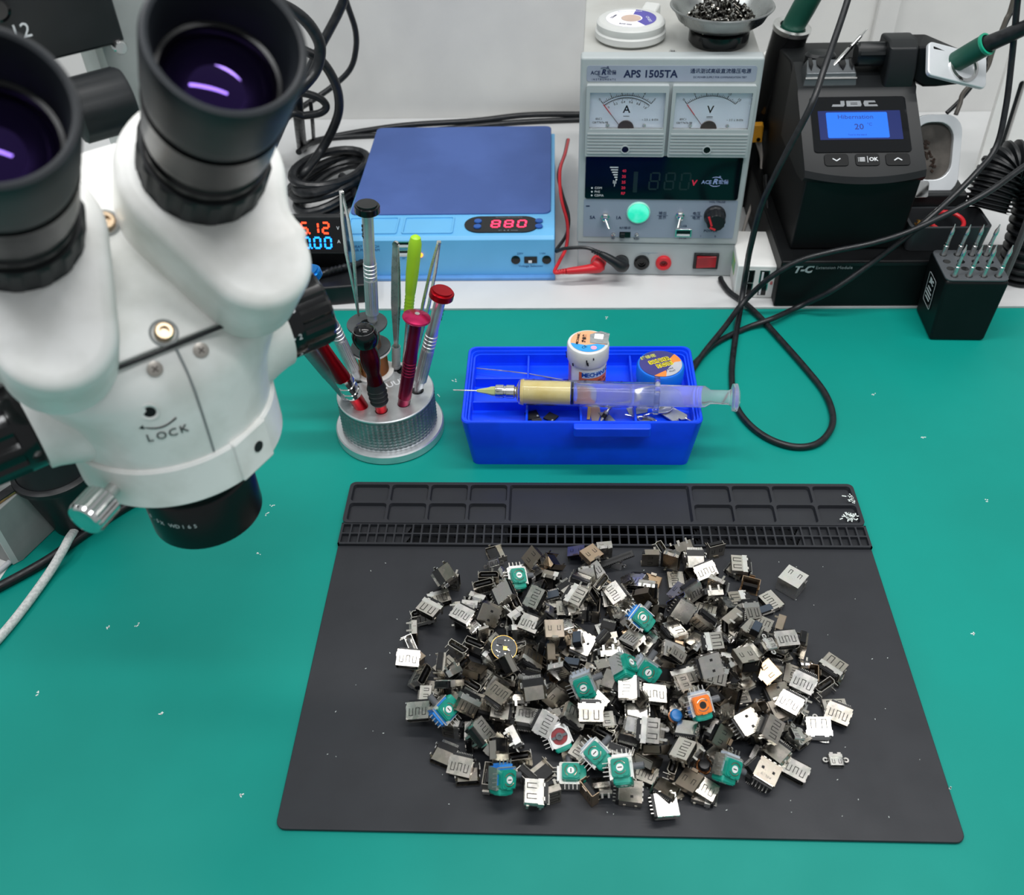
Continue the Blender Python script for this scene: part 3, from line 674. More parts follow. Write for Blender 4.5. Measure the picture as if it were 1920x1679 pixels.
q = MB(); q.text('V', 6.5, ft(92.5, 87.6, -1.0), depth=0.1, bold=0.2, shear=0.1)
for k, tx in enumerate(('40', '35', '25', '20', 'RF')): q.text(tx, 3.2, ft(36.6, 97.5 - k * 4.9, -1.0), depth=0.1, bold=0.08)
q.build('display_print_red', mat('display_red', '#b8203c', 0.5, emit='#b8203c', estr=0.25, var=0), dp)['kind'] = 'stuff'
q = MB(); logo(q, 110, 89, 0.95, -1.0); q.build('display_logo', mat('logo_blue_white', '#8fa0cc', 0.4, var=0), dp)
q = MB()
for k in range(6): q.box((28.6 + k * 0.45 - 0.2, -1.0, 100.5 - k * 2.1), (6.6 - k * 1.05, 0.1, 1.0))
q.box((29.4, -1, 86.5), (0.5, 0.1, 5)).box((28.4, -1, 88), (0.4, 0.1, 3), ).box((30.4, -1, 88), (0.4, 0.1, 3))
for k, tx in enumerate(('COM', 'PHS', 'CDMA')):
    q.text(tx, 2.6, ft(13.5, 82.5 - k * 3.3, -1.0), depth=0.1, align='LEFT'); q.cyl(0.7, 0, 0.15, 12, ft(11.4, 82.5 - k * 3.3, -0.95))
q.build('display_print_white', ink_white, dp)

lp = MB().prism(rrect(124.5, 34.5, 1.2, 3, 67.4, 54.9), 0, 0.3, RX(90)).build('control_panel', panel_grey, ps)
for x, z, ang in ((23.2, 57, -28), (84.2, 59.3, 14)):
    s_ = MB(); s_.lathe([(3.6, 0), (3.6, 1.6), (2.6, 2.0), (2.6, 6), (1.8, 6.4)], 6, ft(x, z, -0.3)); so = s_.build('toggle_switch', chrome, ps)
    d_ = Vector((math.sin(rad(-ang)), -0.75, -math.cos(rad(ang)))).normalized(); b0 = Vector((x, -6, z))
    MB().rod(b0, b0 + d_ * 8.5, 1.0, 12, 1.5).build('lever', chrome, so)
bt = MB().lathe([(9.6, 0), (9.6, 1.2), (9.0, 1.8), (8.9, 1.2)], 40, ft(50.1, 60.8, -0.3)).build('button_ring', mat('pale_mint', '#9fe8d6', 0.35), ps)
MB().lathe([(8.8, 0.3), (8.4, 1.9), (6, 2.5), (0, 2.8)], 40, ft(50.1, 60.8, -0.3)).build('lit_button', mat('lit_mint', '#38d8b0', 0.3, emit='#1fd0a8', estr=0.45, vscale=120, color2='#7deccf'), bt)
kb = MB().lathe([(8.8, 0), (8.8, 3), (8.0, 4), (7.6, 13), (6.8, 14), (0, 14)], 48, ft(112.3, 59.2, -0.3), knurl=(2, 3, 0.5, 2)).build('voltage_knob', black_plastic, ps)
q = MB(); q.box((0, 0, 0), (1.6, 0.4, 9), T(107.5, -14.4, 61) @ RY(-20)).box((0, 0, 0), (1.6, 0.4, 5), T(110, -14.4, 54.5) @ RY(-65)); q.build('knob_pointer', ink_red, kb)
us = MB().slab(81.5, 95.3, -1.6, -0.3, 38.8, 46.4).build('usb_port', chrome, ps, bevel=0.3)
MB().slab(82.7, 94.1, -1.75, -1.5, 40.0, 45.2).build('usb_opening', black_gloss, us); MB().slab(83, 93.8, -1.95, -1.7, 40.2, 42).build('usb_tongue', ink_white, us)
sl = MB().slab(35.6, 44.8, -0.8, -0.3, 37.4, 42.6).build('slide_switch', black_gloss, ps); MB().slab(36.3, 40, -3, -0.8, 38, 42).build('slider', black_plastic, sl, bevel=0.3)
for x in (30.5, 50): MB().lathe([(1.7, 0), (1.5, 1.4), (0.8, 2.0), (0, 2.1)], 16, ft(x, 40.6, -0.3)).build('indicator', chrome, ps)
q = MB(); q.text('5A', 4.0, ft(12.6, 55.6, -0.4), depth=0.1, bold=0.08).text('1A', 4.0, ft(34, 55.6, -0.4), depth=0.1, bold=0.08).text('VOL TRUSE', 2.6, ft(113, 71, -0.4), depth=0.1)
q.text('POWER', 3.2, ft(110.5, 44.5, -0.4), depth=0.1, bold=0.04).text('I', 2.6, ft(103, 39.5, -0.4), depth=0.1).text('0', 2.6, ft(115, 39.5, -0.4), depth=0.1)
q.text('RF/接收', 2.8, ft(40, 46.2, -0.4), depth=0.1).text('RF', 2.6, ft(30.5, 36.2, -0.4), depth=0.1).text('RSSI', 2.6, ft(50, 36.2, -0.4), depth=0.1)
q.text('USB', 2.8, ft(88.4, 48.6, -0.4), depth=0.1).text('5V-1A', 2.4, ft(88.4, 37.2, -0.4), depth=0.1)
for x, a_, b_ in ((70, '输出', '显示'), (97.5, '电压', '电流')): q.text(a_, 3.3, ft(x, 60.2, -0.4), depth=0.1).text(b_, 3.3, ft(x, 56.2, -0.4), depth=0.1).box((x, -0.4, 58.2), (9, 0.1, 0.25))
q.box((8.5, -0.4, 66), (3, 0.1, 1.0)); q.build('panel_lettering', navy, ps)['kind'] = 'stuff'
redp = mat('red_plastic', '#c8232c', 0.35, vscale=40)
for x, m_ in ((19, redp), (38.5, black_gloss), (55.9, black_gloss), (74.4, redp)):
    j = MB().lathe([(6.6, 0), (6.6, 2.6), (5.6, 3.4), (3.4, 3.4), (3.0, 0.4)], 32, ft(x, 13.2, 1), cap=False).build('socket', m_, ps)
    MB().lathe([(3.1, 0), (3.1, 1.6), (1.9, 1.6), (1.9, 0.6), (0, 0.6)], 20, ft(x, 13.2, 0.8)).build('socket_core', black_gloss if m_ is black_gloss else mat('dark_red_plastic', '#8a1a20', 0.4), j)
rk = MB().slab(99.5, 120.5, -1.2, 1.2, 8.2, 23).build('power_switch_frame', black_gloss, ps, bevel=0.5)
MB().hull([(102, -1.2, 10.2), (118.4, -1.2, 10.2), (102, -1.2, 21), (118.4, -1.2, 21), (102, -3.8, 10.6), (102, -3.8, 20.6), (118.4, -2.0, 10.6), (118.4, -2.0, 20.6)]).build('rocker', mat('red_rocker', '#b3202a', 0.25, vscale=60, color2='#9c1a24', trans=0.1), rk, bevel=0.4)
q = MB(); q.box((62, 0.9, 22.2), (14, 0.1, 0.3)).text('-  +', 3, ft(60, 21, 0.85), depth=0.05); q.build('socket_print', panel_grey, ps)

# test leads with banana plugs
def lead(name, label, plug, col_mat, colm2, cable, rc=1.5):
    o = thing(name, label, 'test lead', T(*plug[0]), 'banana plug test leads')
    W = T(*[-c for c in plug[0]])
    b = MB(); b.tube([W @ Vector(p_) for p_ in spline(plug, 5)], [4.5, 5.4, 6.0, 6.2, 6.2, 6.0, 5.8, 5.4, 5.0, 4.7, 4.4, 4.2, 4.0, 3.7, 3.4, 3.0][:len(spline(plug, 5))], 14, flat=0.85); b.build('plug', col_mat, o)
    s0 = MB()
    pe = Vector(plug[-1]); dr = (Vector(cable[1]) - Vector(cable[0])).normalized()
    for k in range(4): s0.cyl(2.5 - 0.15 * k, 0, 1.6, 12, W @ along(pe + dr * (k * 2.4), pe + dr * (k * 2.4 + 1)))
    s0.build('strain_relief', col_mat, o)
    MB().tube([W @ Vector(p_) for p_ in spline(cable, 8)], rc, 10).build('cable', colm2, o)
    return o
lead('red_test_lead', 'red test lead with its plug lying across the power supply foot', [(1.9, 476.0, 46.4), (6.9, 474.0, 41.4), (-3.9, 472.0, 40.1), (-21.1, 470.0, 39.4)], redp, redp, [(-21.1, 470.0, 39.4), (-31.0, 472.0, 37.1), (-26.9, 484.0, 40.7), (-20.9, 500.0, 45.7), (-19.6, 540.0, 44.8), (-25.3, 560.0, 60.4), (-26.2, 590.0, 71.3), (-20.9, 640.0, 64.0), (-17.0, 700.0, 50.3)])
lead('black_test_lead', 'black test lead plugged into the second socket of the power supply', [(24.8, 482.0, 43.1), (25.5, 470.0, 43.8), (18.0, 469.0, 49.6), (8.1, 471.0, 55.1)], black_plastic, cable_black, [(8.1, 471.0, 55.1), (-4.5, 472.0, 60.7), (-22.1, 478.0, 56.7), (-29.7, 490.0, 47.5), (-20.5, 530.0, 39.8), (-18.5, 552.0, 46.1), (-24.7, 580.0, 55.2), (-27.6, 600.0, 63.7), (-21.7, 650.0, 58.1), (-17.9, 710.0, 45.7)])

# ------------------------------------------------------------------ on top of the power supply
rl = thing('solder_wick_reel', 'translucent white reel of solder wick on top of the power supply', 'reel', T(26.4, 531, 211.1))
frost = mat('frosted_white_plastic', '#e9ebe8', 0.35, trans=0.35, vscale=40, var=0.02)
MB().lathe([(0, 0), (26, 0), (27, 1), (27, 5), (25.6, 6), (25.6, 7), (26, 8), (26, 11), (24.6, 12.5), (23.6, 12.8), (0, 12.8)], 56).build('housing', frost, rl)
MB().prism([(2, 20), (15, 22), (16, 44), (3, 46)], 1, 11.5, RZ(-14)).build('dispensing_spout', frost, rl, bevel=2)
MB().frame_ring(arc(0, 0, 19, 0, 352.5, 47), arc(0, 0, 7.6, 0, 352.5, 47), 12.8, 13.1).build('label', mat('label_white', '#eceaf0', 0.45), rl)
MB().prism(arc(0, 0, 19, -60, 75, 24) + arc(0, 0, 8.5, 75, -60, 16), 13.05, 13.25).build('label_purple', mat('label_purple', '#4e479c', 0.45), rl)
MB().lathe([(7.4, 12.9), (7.2, 13.2), (0, 13.0)], 28).build('core', mat('core_tan', '#bfa89a', 0.5), rl)
q = MB(); q.text('Soldering Wick', 3, T(0, 14.5, 13.3), depth=0.1).text('CP-3015', 3.4, T(13, -3, 13.3) @ RZ(-80), depth=0.1); q.build('label_lettering', ink_white, rl)
q = MB(); q.text('2.5mm', 3, T(-13, 4, 13.3) @ RZ(60), depth=0.1).text('ESD SAFE', 2.4, T(-5, -13, 13.3) @ RZ(160), depth=0.1); q.build('label_small_print', navy, rl)

bw = thing('magnetic_bowl', 'grey metal bowl on a black magnetic foot holding bits of metal', 'bowl', T(92, 519, 211.1))
MB().lathe([(0, 0), (22, 0), (22.5, 0.6), (22.5, 8), (21, 9), (0, 9)], 48).build('magnetic_foot', black_gloss, bw)
MB().lathe([(0, 9), (16, 9.2), (25, 11.5), (32, 16.5), (35, 22), (37.6, 24.5), (38.4, 25.4), (38, 26.2), (36.8, 26), (34, 23.2), (31, 18), (24.5, 13.2), (15, 11), (0, 10.8)], 64).build('dish', mat('brushed_bowl', '#9fa2a1', 0.3, 1.0, vscale=90, var=0.06, rvar=0.06), bw)
cl = MB(); rs = random.Random(11)
for k in range(420):
    a = rs.uniform(0, 6.283); r = 25 * math.sqrt(rs.random()); z = 13 + (1 - (r / 27) ** 2) * rs.uniform(4, 17)
    m = T(r * math.cos(a), r * math.sin(a), z) @ Euler((rs.uniform(0, 6), rs.uniform(0, 6), rs.uniform(0, 6))).to_matrix().to_4x4()
    if k % 3: cl.box((0, 0, 0), (rs.uniform(1.5, 3), rs.uniform(0.8, 2), rs.uniform(3, 7)), m)
    else: cl.cyl(rs.uniform(0.6, 1.4), -3, 3, 8, m)
o = cl.build('metal_bits', mat('mixed_metal_bits', '#a8a7a2', 0.25, 1.0, vscale=400, color2='#3c3a36', detail=2, cramp=(0.42, 0.5)), None, T(92, 519, 211.1)); tag(o, 'heap of tiny screws and metal bits filling the grey bowl', 'metal bits', kind='stuff')

# ------------------------------------------------------------------ blue heating separator
lblue = mat('light_blue_enamel', '#69b4e4', 0.4, vscale=20, var=0.03)
dblue = mat('blue_silicone_pad', '#46609f', 0.6, vscale=15, color2='#3f5894', bump=0.1, bscale=900)
se = thing('screen_separator', 'light blue screen separator with a dark blue heating pad and red display', 'separator', T(-121.5, 481, 25))
MB().slab(-91, 91, -3, 210, 0.2, 3).build('base_plate', mat('pale_blue_enamel', '#5f93cc', 0.4), se, bevel=0.5)
MB().hull([(x, y, z) for x in (-90.5, 90.5) for y, z in ((2, 3), (2, 37), (5, 39.8), (38, 40), (210, 36), (210, 3))]).build('body', lblue, se, bevel=1.0)
MB().prism(rrect(176, 176, 6, 4, -1, 128.5), 36.2, 41.5).build('heating_pad', dblue, se, bevel=0.8)
for x0, x1 in ((-88, -44), (-40, 4)):
    t = MB(); t.frame_ring(rrect(x1 - x0, 28, 2, 3, (x0 + x1) / 2, 22), rrect(x1 - x0 - 3, 25, 1.4, 3, (x0 + x1) / 2, 22), 39.7, 41.2); t.build('parts_tray', lblue, se, bevel=0.4)
ov = MB().prism(arc(26.5 + 37, 22.5, 13.5, -90, 90, 14) + arc(26.5, 22.5, 13.5, 90, 270, 14), 39.8, 40.8).build('control_panel', black_gloss, se)
for x, y in ((24.5, 27), (24.5, 18), (77, 27), (77, 18)):
    MB().lathe([(3.4, 0), (3.2, 0.9), (0, 1.1)], 20, T(x, y, 40.8)).build('button', mat('button_blue', '#2458a8', 0.4), ov)
q = MB(); seg7(q, '880', 0, 0, 6.4, 11, 1.6, 0, 0.08); q2 = MB(); q2.add([(v.x, v.z, -v.y) for v in q.v], q.f, T(40, 22.5, 41))
q2.build('display_digits', mat('red_led', '#ff2a55', 0.4, emit='#ff2a4a', estr=2.2, var=0), ov)
q = MB(); q.text('TEMPERATURE CONTROL', 2, T(51, 33.6, 40.85), depth=0.08).text('SET  ▲  ▼  WORK', 2, T(51, 11.6, 40.85), depth=0.08); q.build('panel_lettering', mat('ink_grey', '#777c84', 0.6, var=0), ov)['kind'] = 'stuff'
for z in (33.5, 25.5):
    u_ = MB().slab(-46, -32, 1.2, 2.2, z - 3.2, z + 3.2).build('usb_port', chrome, se); MB().slab(-45, -33, 1.0, 1.6, z - 2.3, z + 2.3).build('usb_opening', black_gloss, u_); MB().slab(-44.6, -33.4, 0.8, 1.2, z - 2.0, z + 0.2).build('usb_tongue', ink_white, u_)
MB().lathe([(1.8, 0), (1.6, 1.4), (0.8, 2.0), (0, 2.1)], 16, ft(-24, 23.4, 2)).build('indicator_light', mat('orange_led', '#ff7a1a', 0.4, emit='#ff6a10', estr=4, var=0), se)
for x in (57.2, 83.6): 
    k_ = MB().lathe([(3.9, 0), (3.9, 0.8), (3.0, 1.0)], 24, ft(x, 18, 2)).build('fuse_socket', black_gloss, se)
s_ = MB().slab(64.5, 75.5, 1.2, 2.2, 15, 21).build('voltage_switch', black_gloss, se); MB().slab(68, 71, 0.4, 1.4, 15.6, 17.6).build('slider', ink_white, s_)
q = MB(); q.text('Voltage Selection', 3, ft(70, 11.7, 1.9), depth=0.08).text('220V', 2.6, ft(61, 24, 1.9), depth=0.08).text('110V', 2.6, ft(80, 24, 1.9), depth=0.08).text('PREHEAT DETACH\nREPAIR PLATFORM', 3.4, ft(-73, 30, 1.9), depth=0.08).text('5V', 2.4, ft(-39, 20, 1.9), depth=0.08)
q.build('front_lettering', mat('ink_blue_dark', '#1f4d86', 0.6, var=0), se)


# ------------------------------------------------------------------ helpers for parts written in bench coordinates
def wthing(name, label, cat, loc, group=None):
    o = thing(name, label, cat, T(*loc), group); o_inv[o.name] = T(-loc[0], -loc[1], -loc[2]); return o
o_inv = {}
def wpart(mb, name, m_, root, parent=None, **k):
    inv = o_inv[root.name]; mb.v = [inv @ v for v in mb.v]
    return mb.build(name, m_, parent or root, **k)

# ------------------------------------------------------------------ soldering station
st_black = mat('station_black', '#090b0d', 0.5, vscale=40, var=0.15, spec=0.3)
st_dark = mat('station_charcoal', '#15181a', 0.42, vscale=40, var=0.12, spec=0.4)
silver_p = mat('silver_paint', '#dfe2e5', 0.3, 0.35, vscale=30, var=0.03)
ex = wthing('extension_module', 'flat black extension module under the soldering station', 'module', (230, 540, 25.2))
wpart(MB().slab(149, 312, 437, 645, 25.2, 68), 'housing', st_black, ex, bevel=1.5)
wpart(MB().slab(150, 311, 436.6, 438, 64, 66.5), 'front_groove', st_dark, ex)
q = MB(); q.text('T-C', 9, T(166.5, 436.9, 60.5) @ RX(90), depth=0.2, bold=0.35, shear=0.3); wpart(q, 'logo', mat('ink_light_grey', '#b9bdbf', 0.5, var=0), ex)
q = MB(); q.text('Extension Module', 4, T(191, 436.9, 62.2) @ RX(90), depth=0.2); wpart(q, 'lettering', mat('ink_mid_grey', '#8b9092', 0.5, var=0), ex)

st = wthing('soldering_station', 'black soldering station with a blue lit screen and three buttons', 'soldering station', (202, 520, 68.2))
body = [(455, 68.2), (452, 126), (449, 131), (560, 180), (620, 172), (620, 68.2)]
wpart(MB().hull([(x, y, z) for x in (158.5, 245) for y, z in body]), 'body', st_black, st, bevel=2)
# console wedge with bowed front lip
def slope(y): return 146 + (y - 462) * 0.558
cons = MB(); N = 12; rows = []
for i in range(N + 1):
    t = i / N; x = 156.5 + t * 90; bow = 5.5 * (1 - (2 * t - 1) ** 2)
    y0 = 447.5 - bow
    rows.append([(x, 470, 126), (x, y0 + 3.5, 129.5), (x, y0, slope(y0) - 3.5), (x, y0 + 2.2, slope(y0 + 2.2)), (x, 510, slope(510)), (x, 512, slope(510) + 3.5), (x, 540, 186), (x, 540, 126)])
vs = [p_ for r in rows for p_ in r]; n = 8
fs = [(i * n + k, i * n + (k + 1) % n, (i + 1) * n + (k + 1) % n, (i + 1) * n + k) for i in range(N) for k in range(n)] + [tuple(range(n - 1, -1, -1)), tuple(range(N * n, N * n + n))]
cons.add(vs, [f[::-1] for f in fs]); wpart(cons, 'console', st_dark, st)
SLP = T(201, 462, 146) @ RX(math.degrees(math.atan(0.558)))
def sl_(x, y, h=0.3):   # bench x and distance up the sloping console face
    return T(x, 462, 146) @ RX(math.degrees(math.atan(0.558))) @ T(0, y, h)
gl = MB(); gl.prism(rrect(72.5, 50, 2.5, 3, 0, 26), 0.1, 0.8, sl_(201, 0, 0)); gp = wpart(gl, 'screen_glass', mat('screen_black', '#06080b', 0.12, var=0), st)
q = MB(); q.prism(rrect(62, 26, 0.5, 2, 0, 25), 0.8, 0.95, sl_(201, 0, 0)); wpart(q, 'screen_border', mat('screen_navy', '#0a1c55', 0.3, emit='#0a1c66', estr=0.1, var=0), st, gp)
q = MB(); q.prism(rrect(46, 23, 1, 2, -2, 25), 0.95, 1.05, sl_(201, 0, 0)); wpart(q, 'lit_screen', mat('lit_blue', '#0a2a70', 0.4, emit='#0078ff', estr=0.62, var=0), st, gp)
q = MB(); q.text('Hibernation', 5.6, sl_(198, 32.2, 1.1), depth=0.06).text('20', 7.2, sl_(200, 23.2, 1.1), depth=0.06, bold=0.1).text('°C', 3.6, sl_(208, 25.4, 1.1), depth=0.06).text('Tool in the stand', 2.0, sl_(198, 16.2, 1.1), depth=0.06)
wpart(q, 'screen_lettering', mat('screen_text', '#062a7a', 0.5, var=0), st, gp)
jb = MB(); jm = sl_(198, 44.4, 0.95)
# emblem letters J B C as heavy flat bars
jb.prism([(-17, -2.6), (-8, -2.6), (-7, -1.2), (-7, 2.6), (-10, 2.6), (-10, -0.6), (-16, -0.6)], 0, 0.15, jm)
jb.frame_ring([(-5.6, -2.6), (5, -2.6), (5.8, -1.2), (5.2, 2.6), (-5.6, 2.6), (-5.6, 0)], [(-2.6, -0.9), (2.6, -0.9), (2.8, -0.5), (2.6, 0.9), (-2.6, 0.9), (-2.6, 0)], 0, 0.15, jm)
jb.box((0, 0, 0.07), (6, 0.7, 0.15), jm)
jb.prism([(8, -2.6), (18, -2.6), (17.4, -0.9), (11, -0.9), (11, 0.9), (16.6, 0.9), (16, 2.6), (8, 2.6), (7.2, 0)], 0, 0.15, jm)
wpart(jb, 'logo', mat('logo_silver', '#8e9296', 0.4, 0.5), st)
for k, x in enumerate((180.5, 203.5, 226)):
    b_ = MB(); b_.prism(rrect(18, 10.5, 2.5, 3, 0, -5.6), 0, 0.9, sl_(x, 0, 0)); bo_ = wpart(b_, 'button', st_black, st, bevel=0.4)
    q = MB(); m = sl_(x, -5.6, 1.0)
    if k == 1:
        for j in range(4): q.box((-4.0, 1.5 - j, 0), (4, 0.45, 0.1), m).box((-6.8, 1.5 - j, 0), (0.5, 0.45, 0.1), m)
        q.box((0, 0, 0), (0.35, 5.5, 0.1), m); q.text('OK', 4.4, m @ T(4.4, 0, 0), depth=0.1, bold=0.1)
    else:
        s = 1 if k == 2 else -1
        q.box((0, 0, 0), (3.6, 0.8, 0.1), m @ T(-1.4, 0, 0) @ RZ(s * 35)).box((0, 0, 0), (3.6, 0.8, 0.1), m @ T(1.4, 0, 0) @ RZ(-s * 35))
    wpart(q, 'button_symbol', ink_white, st, bo_)
# cartridge extractor plate on the top edge, with slots
ce = MB(); ce.hull([(x, y, z) for x, y, z in ((160, 514, 174), (202, 514, 174), (162, 516, 186), (200, 516, 186), (164, 528, 192), (198, 528, 192), (164, 536, 186), (198, 536, 186), (160, 536, 176), (202, 536, 176))])
ceo = wpart(ce, 'extractor_plate', mat('gunmetal', '#6f7376', 0.32, 0.8), st, bevel=0.8)
sl2 = MB()
for x, w_ in ((166, 3), (174, 7), (190, 5), (197, 3)): sl2.hull([(x - w_ / 2, 522, 190.6), (x + w_ / 2, 522, 190.6), (x, 518, 187.6), (x - w_ / 2, 530, 192.6), (x + w_ / 2, 530, 192.6), (x, 518, 186)])
wpart(sl2, 'slots', black_gloss, st, ceo)['kind'] = 'stuff'
wpart(MB().rod((161.5, 514.5, 182.5), (200.5, 514.5, 182.5), 0.9, 8), 'bright_edge', chrome, st, ceo)
wpart(MB().lathe([(10, 0), (12, 1), (12, 6), (10, 8), (0, 8.4)], 28, T(176, 538, 186) @ Matrix.Scale(0.7, 4, (0, 1, 0))), 'extractor_cap', st_dark, st)
# holder arm on the right: clamp arch, ribbed knob
arch = MB(); arch.hull([(x, y, z) for x in (221, 243) for y, z in ((512, 174), (512, 192), (516, 204), (524, 208), (545, 206), (548, 176))]); wpart(arch, 'holder_clamp', st_dark, st, bevel=2.5, seg=3)
wpart(MB().lathe([(7.5, 0), (9.5, 1.5), (9.5, 20), (8, 21)], 24, T(200.5, 530, 195) @ RY(90), knurl=(1, 2, 1.6, 2)), 'ribbed_knob', st_dark, st)
ar = MB(); ar.hull([(243, 518, 180), (243, 518, 204), (243, 546, 180), (243, 546, 204), (252, 512, 176), (252, 512, 206), (252, 540, 206), (252, 545, 168), (300, 520, 176), (300, 520, 190), (300, 545, 186), (262, 512, 176)]); wpart(ar, 'holder_arm', st_black, st, bevel=2)
hd = frame((271, 509, 194), (1, 0, -0.12), (0.30, -0.62, 0.72))
chp = MB(); chp.prism(rrect(52, 27, 4, 4, 1, 0), -4, 0, hd); co = wpart(chp, 'chrome_face', silver_p, st, bevel=1.2)
wpart(MB().lathe([(12.6, -2), (12.6, 1.2), (10.4, 1.6), (9.6, 0.2), (9.6, -3)], 40, hd @ T(6, 0, 0), cap=False), 'chrome_ring', chrome, st, co)
wpart(MB().cyl(9.6, -3, -0.6, 32, hd @ T(6, 0, 0)), 'ring_well', black_gloss, st, co)
# tool handle resting in the holder
grn = mat('green_handle', '#0f4a3c', 0.45, vscale=40, var=0.1)
grl = mat('green_collar', '#139a78', 0.4)
p0 = Vector((270.8, 512.0, 194.8)); p1 = Vector((283.7, 498.0, 212.6)); p2 = Vector((301.6, 484.0, 229.4)); p3 = Vector((319.9, 470.0, 249.6))
ir = wthing('soldering_iron', 'green soldering iron handle resting in the chrome holder of the station', 'soldering iron', tuple(p0))
mm = along(p0, p1); Lh = (p1 - p0).length
wpart(MB().lathe([(0, -8), (6.5, -8), (7.5, 0), (7.8, Lh * 0.6), (7.8, Lh - 1)], 28, mm), 'handle', grn, ir)
wpart(MB().lathe([(7.9, Lh - 1.6), (8.3, Lh - 1), (8.3, Lh + 0.8), (6.8, Lh + 1), (6.4, Lh - 0.5)], 28, mm, cap=False), 'collar', grl, ir)
wpart(MB().tube(spline([tuple(p1 - (p1 - p0).normalized() * 2), tuple(p2), tuple(p3)], 8), [6.2 - 0.12 * k for k in range(17)], 16), 'strain_relief', cable_black, ir)

# spare cartridge standing in the extractor plate
c0 = (181.0, 522.0, 185.9); c1 = (209.8, 545.0, 208.6)
ct = wthing('tip_cartridge', 'slim steel tip cartridge stuck slantwise in the extractor slot', 'cartridge', c0)
mm = along(c0, c1); Lc = (Vector(c1) - Vector(c0)).length
wpart(MB().lathe([(1.9, 0), (1.9, Lc * 0.5), (1.7, Lc * 0.52)], 16, mm), 'shaft', chrome, ct)
wpart(MB().lathe([(1.75, Lc * 0.52), (1.75, Lc * 0.57)], 16, mm), 'black_band', black_gloss, ct)
wpart(MB().lathe([(1.5, Lc * 0.57), (1.4, Lc * 0.8), (1.5, Lc * 0.82), (0.9, Lc * 0.86), (0.6, Lc)], 16, mm), 'tip', chrome, ct)

# tip cleaner at the right: silver framed window, tray with brass wool
tc = wthing('tip_cleaner', 'silver framed tip cleaner with a dark oval window and a tray', 'tip cleaner', (285, 500, 68.2))
fr = frame((272, 508, 122), (1, 0, 0), (0, -0.86, 0.51))
out_ = rrect(42, 62, 14, 6); in_ = rrect(31, 44, 13, 6, -1, 3)
wpart(MB().frame_ring(out_, in_, -3, 3, fr), 'silver_frame', silver_p, tc, bevel=0.8)
wpart(MB().prism(rrect(40, 58, 12, 6), -4, -1, fr), 'window_pad', mat('soot_grey', '#55504b', 0.7, vscale=50, color2='#3a3632'), tc)
cr = MB(); rs = random.Random(2)
for k in range(26): cr.box((0, 0, 0), (rs.uniform(1, 4), rs.uniform(0.8, 2), 0.8), fr @ T(-5 + rs.gauss(0, 2) + k * 0.25, 10 - k * 0.8 + rs.gauss(0, 1), -0.6) @ RZ(rs.uniform(0, 180)))
wpart(cr, 'burnt_flux', mat('burnt_flux', '#2a1a10', 0.3, vscale=300), tc)['kind'] = 'stuff'
wpart(MB().slab(256, 300, 484, 540, 68.2, 100), 'stand_foot', st_dark, tc, bevel=2)
wpart(MB().prism(rrect(18, 13, 2, 3), 0.5, 4, frame((258, 487, 103), (1, 0, 0), (0, -0.86, 0.51))), 'chrome_latch', chrome, tc, bevel=0.6)
try_o = rrect(63, 34, 5, 4, 279, 466); try_i = rrect(58, 29, 4, 4, 279, 466)
trm = MB(); trm.loft([[(x, y, 68.4) for x, y in rrect(59, 30, 4, 4, 279, 466)], [(x, y, 90) for x, y in try_o], [(x, y, 90) for x, y in try_i], [(x, y, 74) for x, y in rrect(55, 27, 3, 4, 279, 466)]])
wpart(trm, 'tray', mat('charcoal_plastic', '#303336', 0.42), tc)
bwl = MB(); rs = random.Random(4)
for k in range(46):
    c = Vector((262 + rs.gauss(0, 2.6), 462 + rs.gauss(0, 2.6), 84 + rs.gauss(0, 2.2))); r = rs.uniform(1, 2.2); a = rs.uniform(0, 6)
    bwl.tube([c + Vector((r * math.cos(t + a), r * math.sin(t + a) * math.cos(a), r * math.sin(t) * math.sin(a))) for t in [i * 0.7 for i in range(9)]], 0.35, 5)
bo = wpart(bwl, 'brass_wool', gold, tc); bo['kind'] = 'stuff'
wpart(MB().tube([(281 + 13 * math.cos(t), 466 + 11 * math.sin(t), 86 + 2.5 * math.sin(t)) for t in [i * 0.2617 for i in range(25)]], 1.7, 10), 'red_ring', redp, tc)

# ribbed black hose and strap at the right edge
hz = wthing('corrugated_hose', 'black corrugated hose arching down beside the tip cleaner', 'hose', (345, 500, 25))
pth = spline([(362, 480, 27), (360, 482, 60), (357, 488, 96), (345, 494, 116), (328, 496, 118), (320, 488, 102), (316, 482, 88)], 20)
wpart(MB().tube(pth, [19 if k % 4 < 2 else 15.5 for k in range(len(pth))], 24), 'hose', black_plastic, hz, angle=25)
wpart(MB().tube(spline([(340, 462, 26), (341, 461, 70), (341, 463, 105), (338, 470, 130)], 8), 4.2, 8, flat=0.5), 'strap', mat('grey_strap', '#5c5f60', 0.5), hz)
wpart(MB().slab(318, 385, 470, 520, 25.1, 33), 'hose_base', black_plastic, hz, bevel=1)

SEAT, RACK = RACK, I4
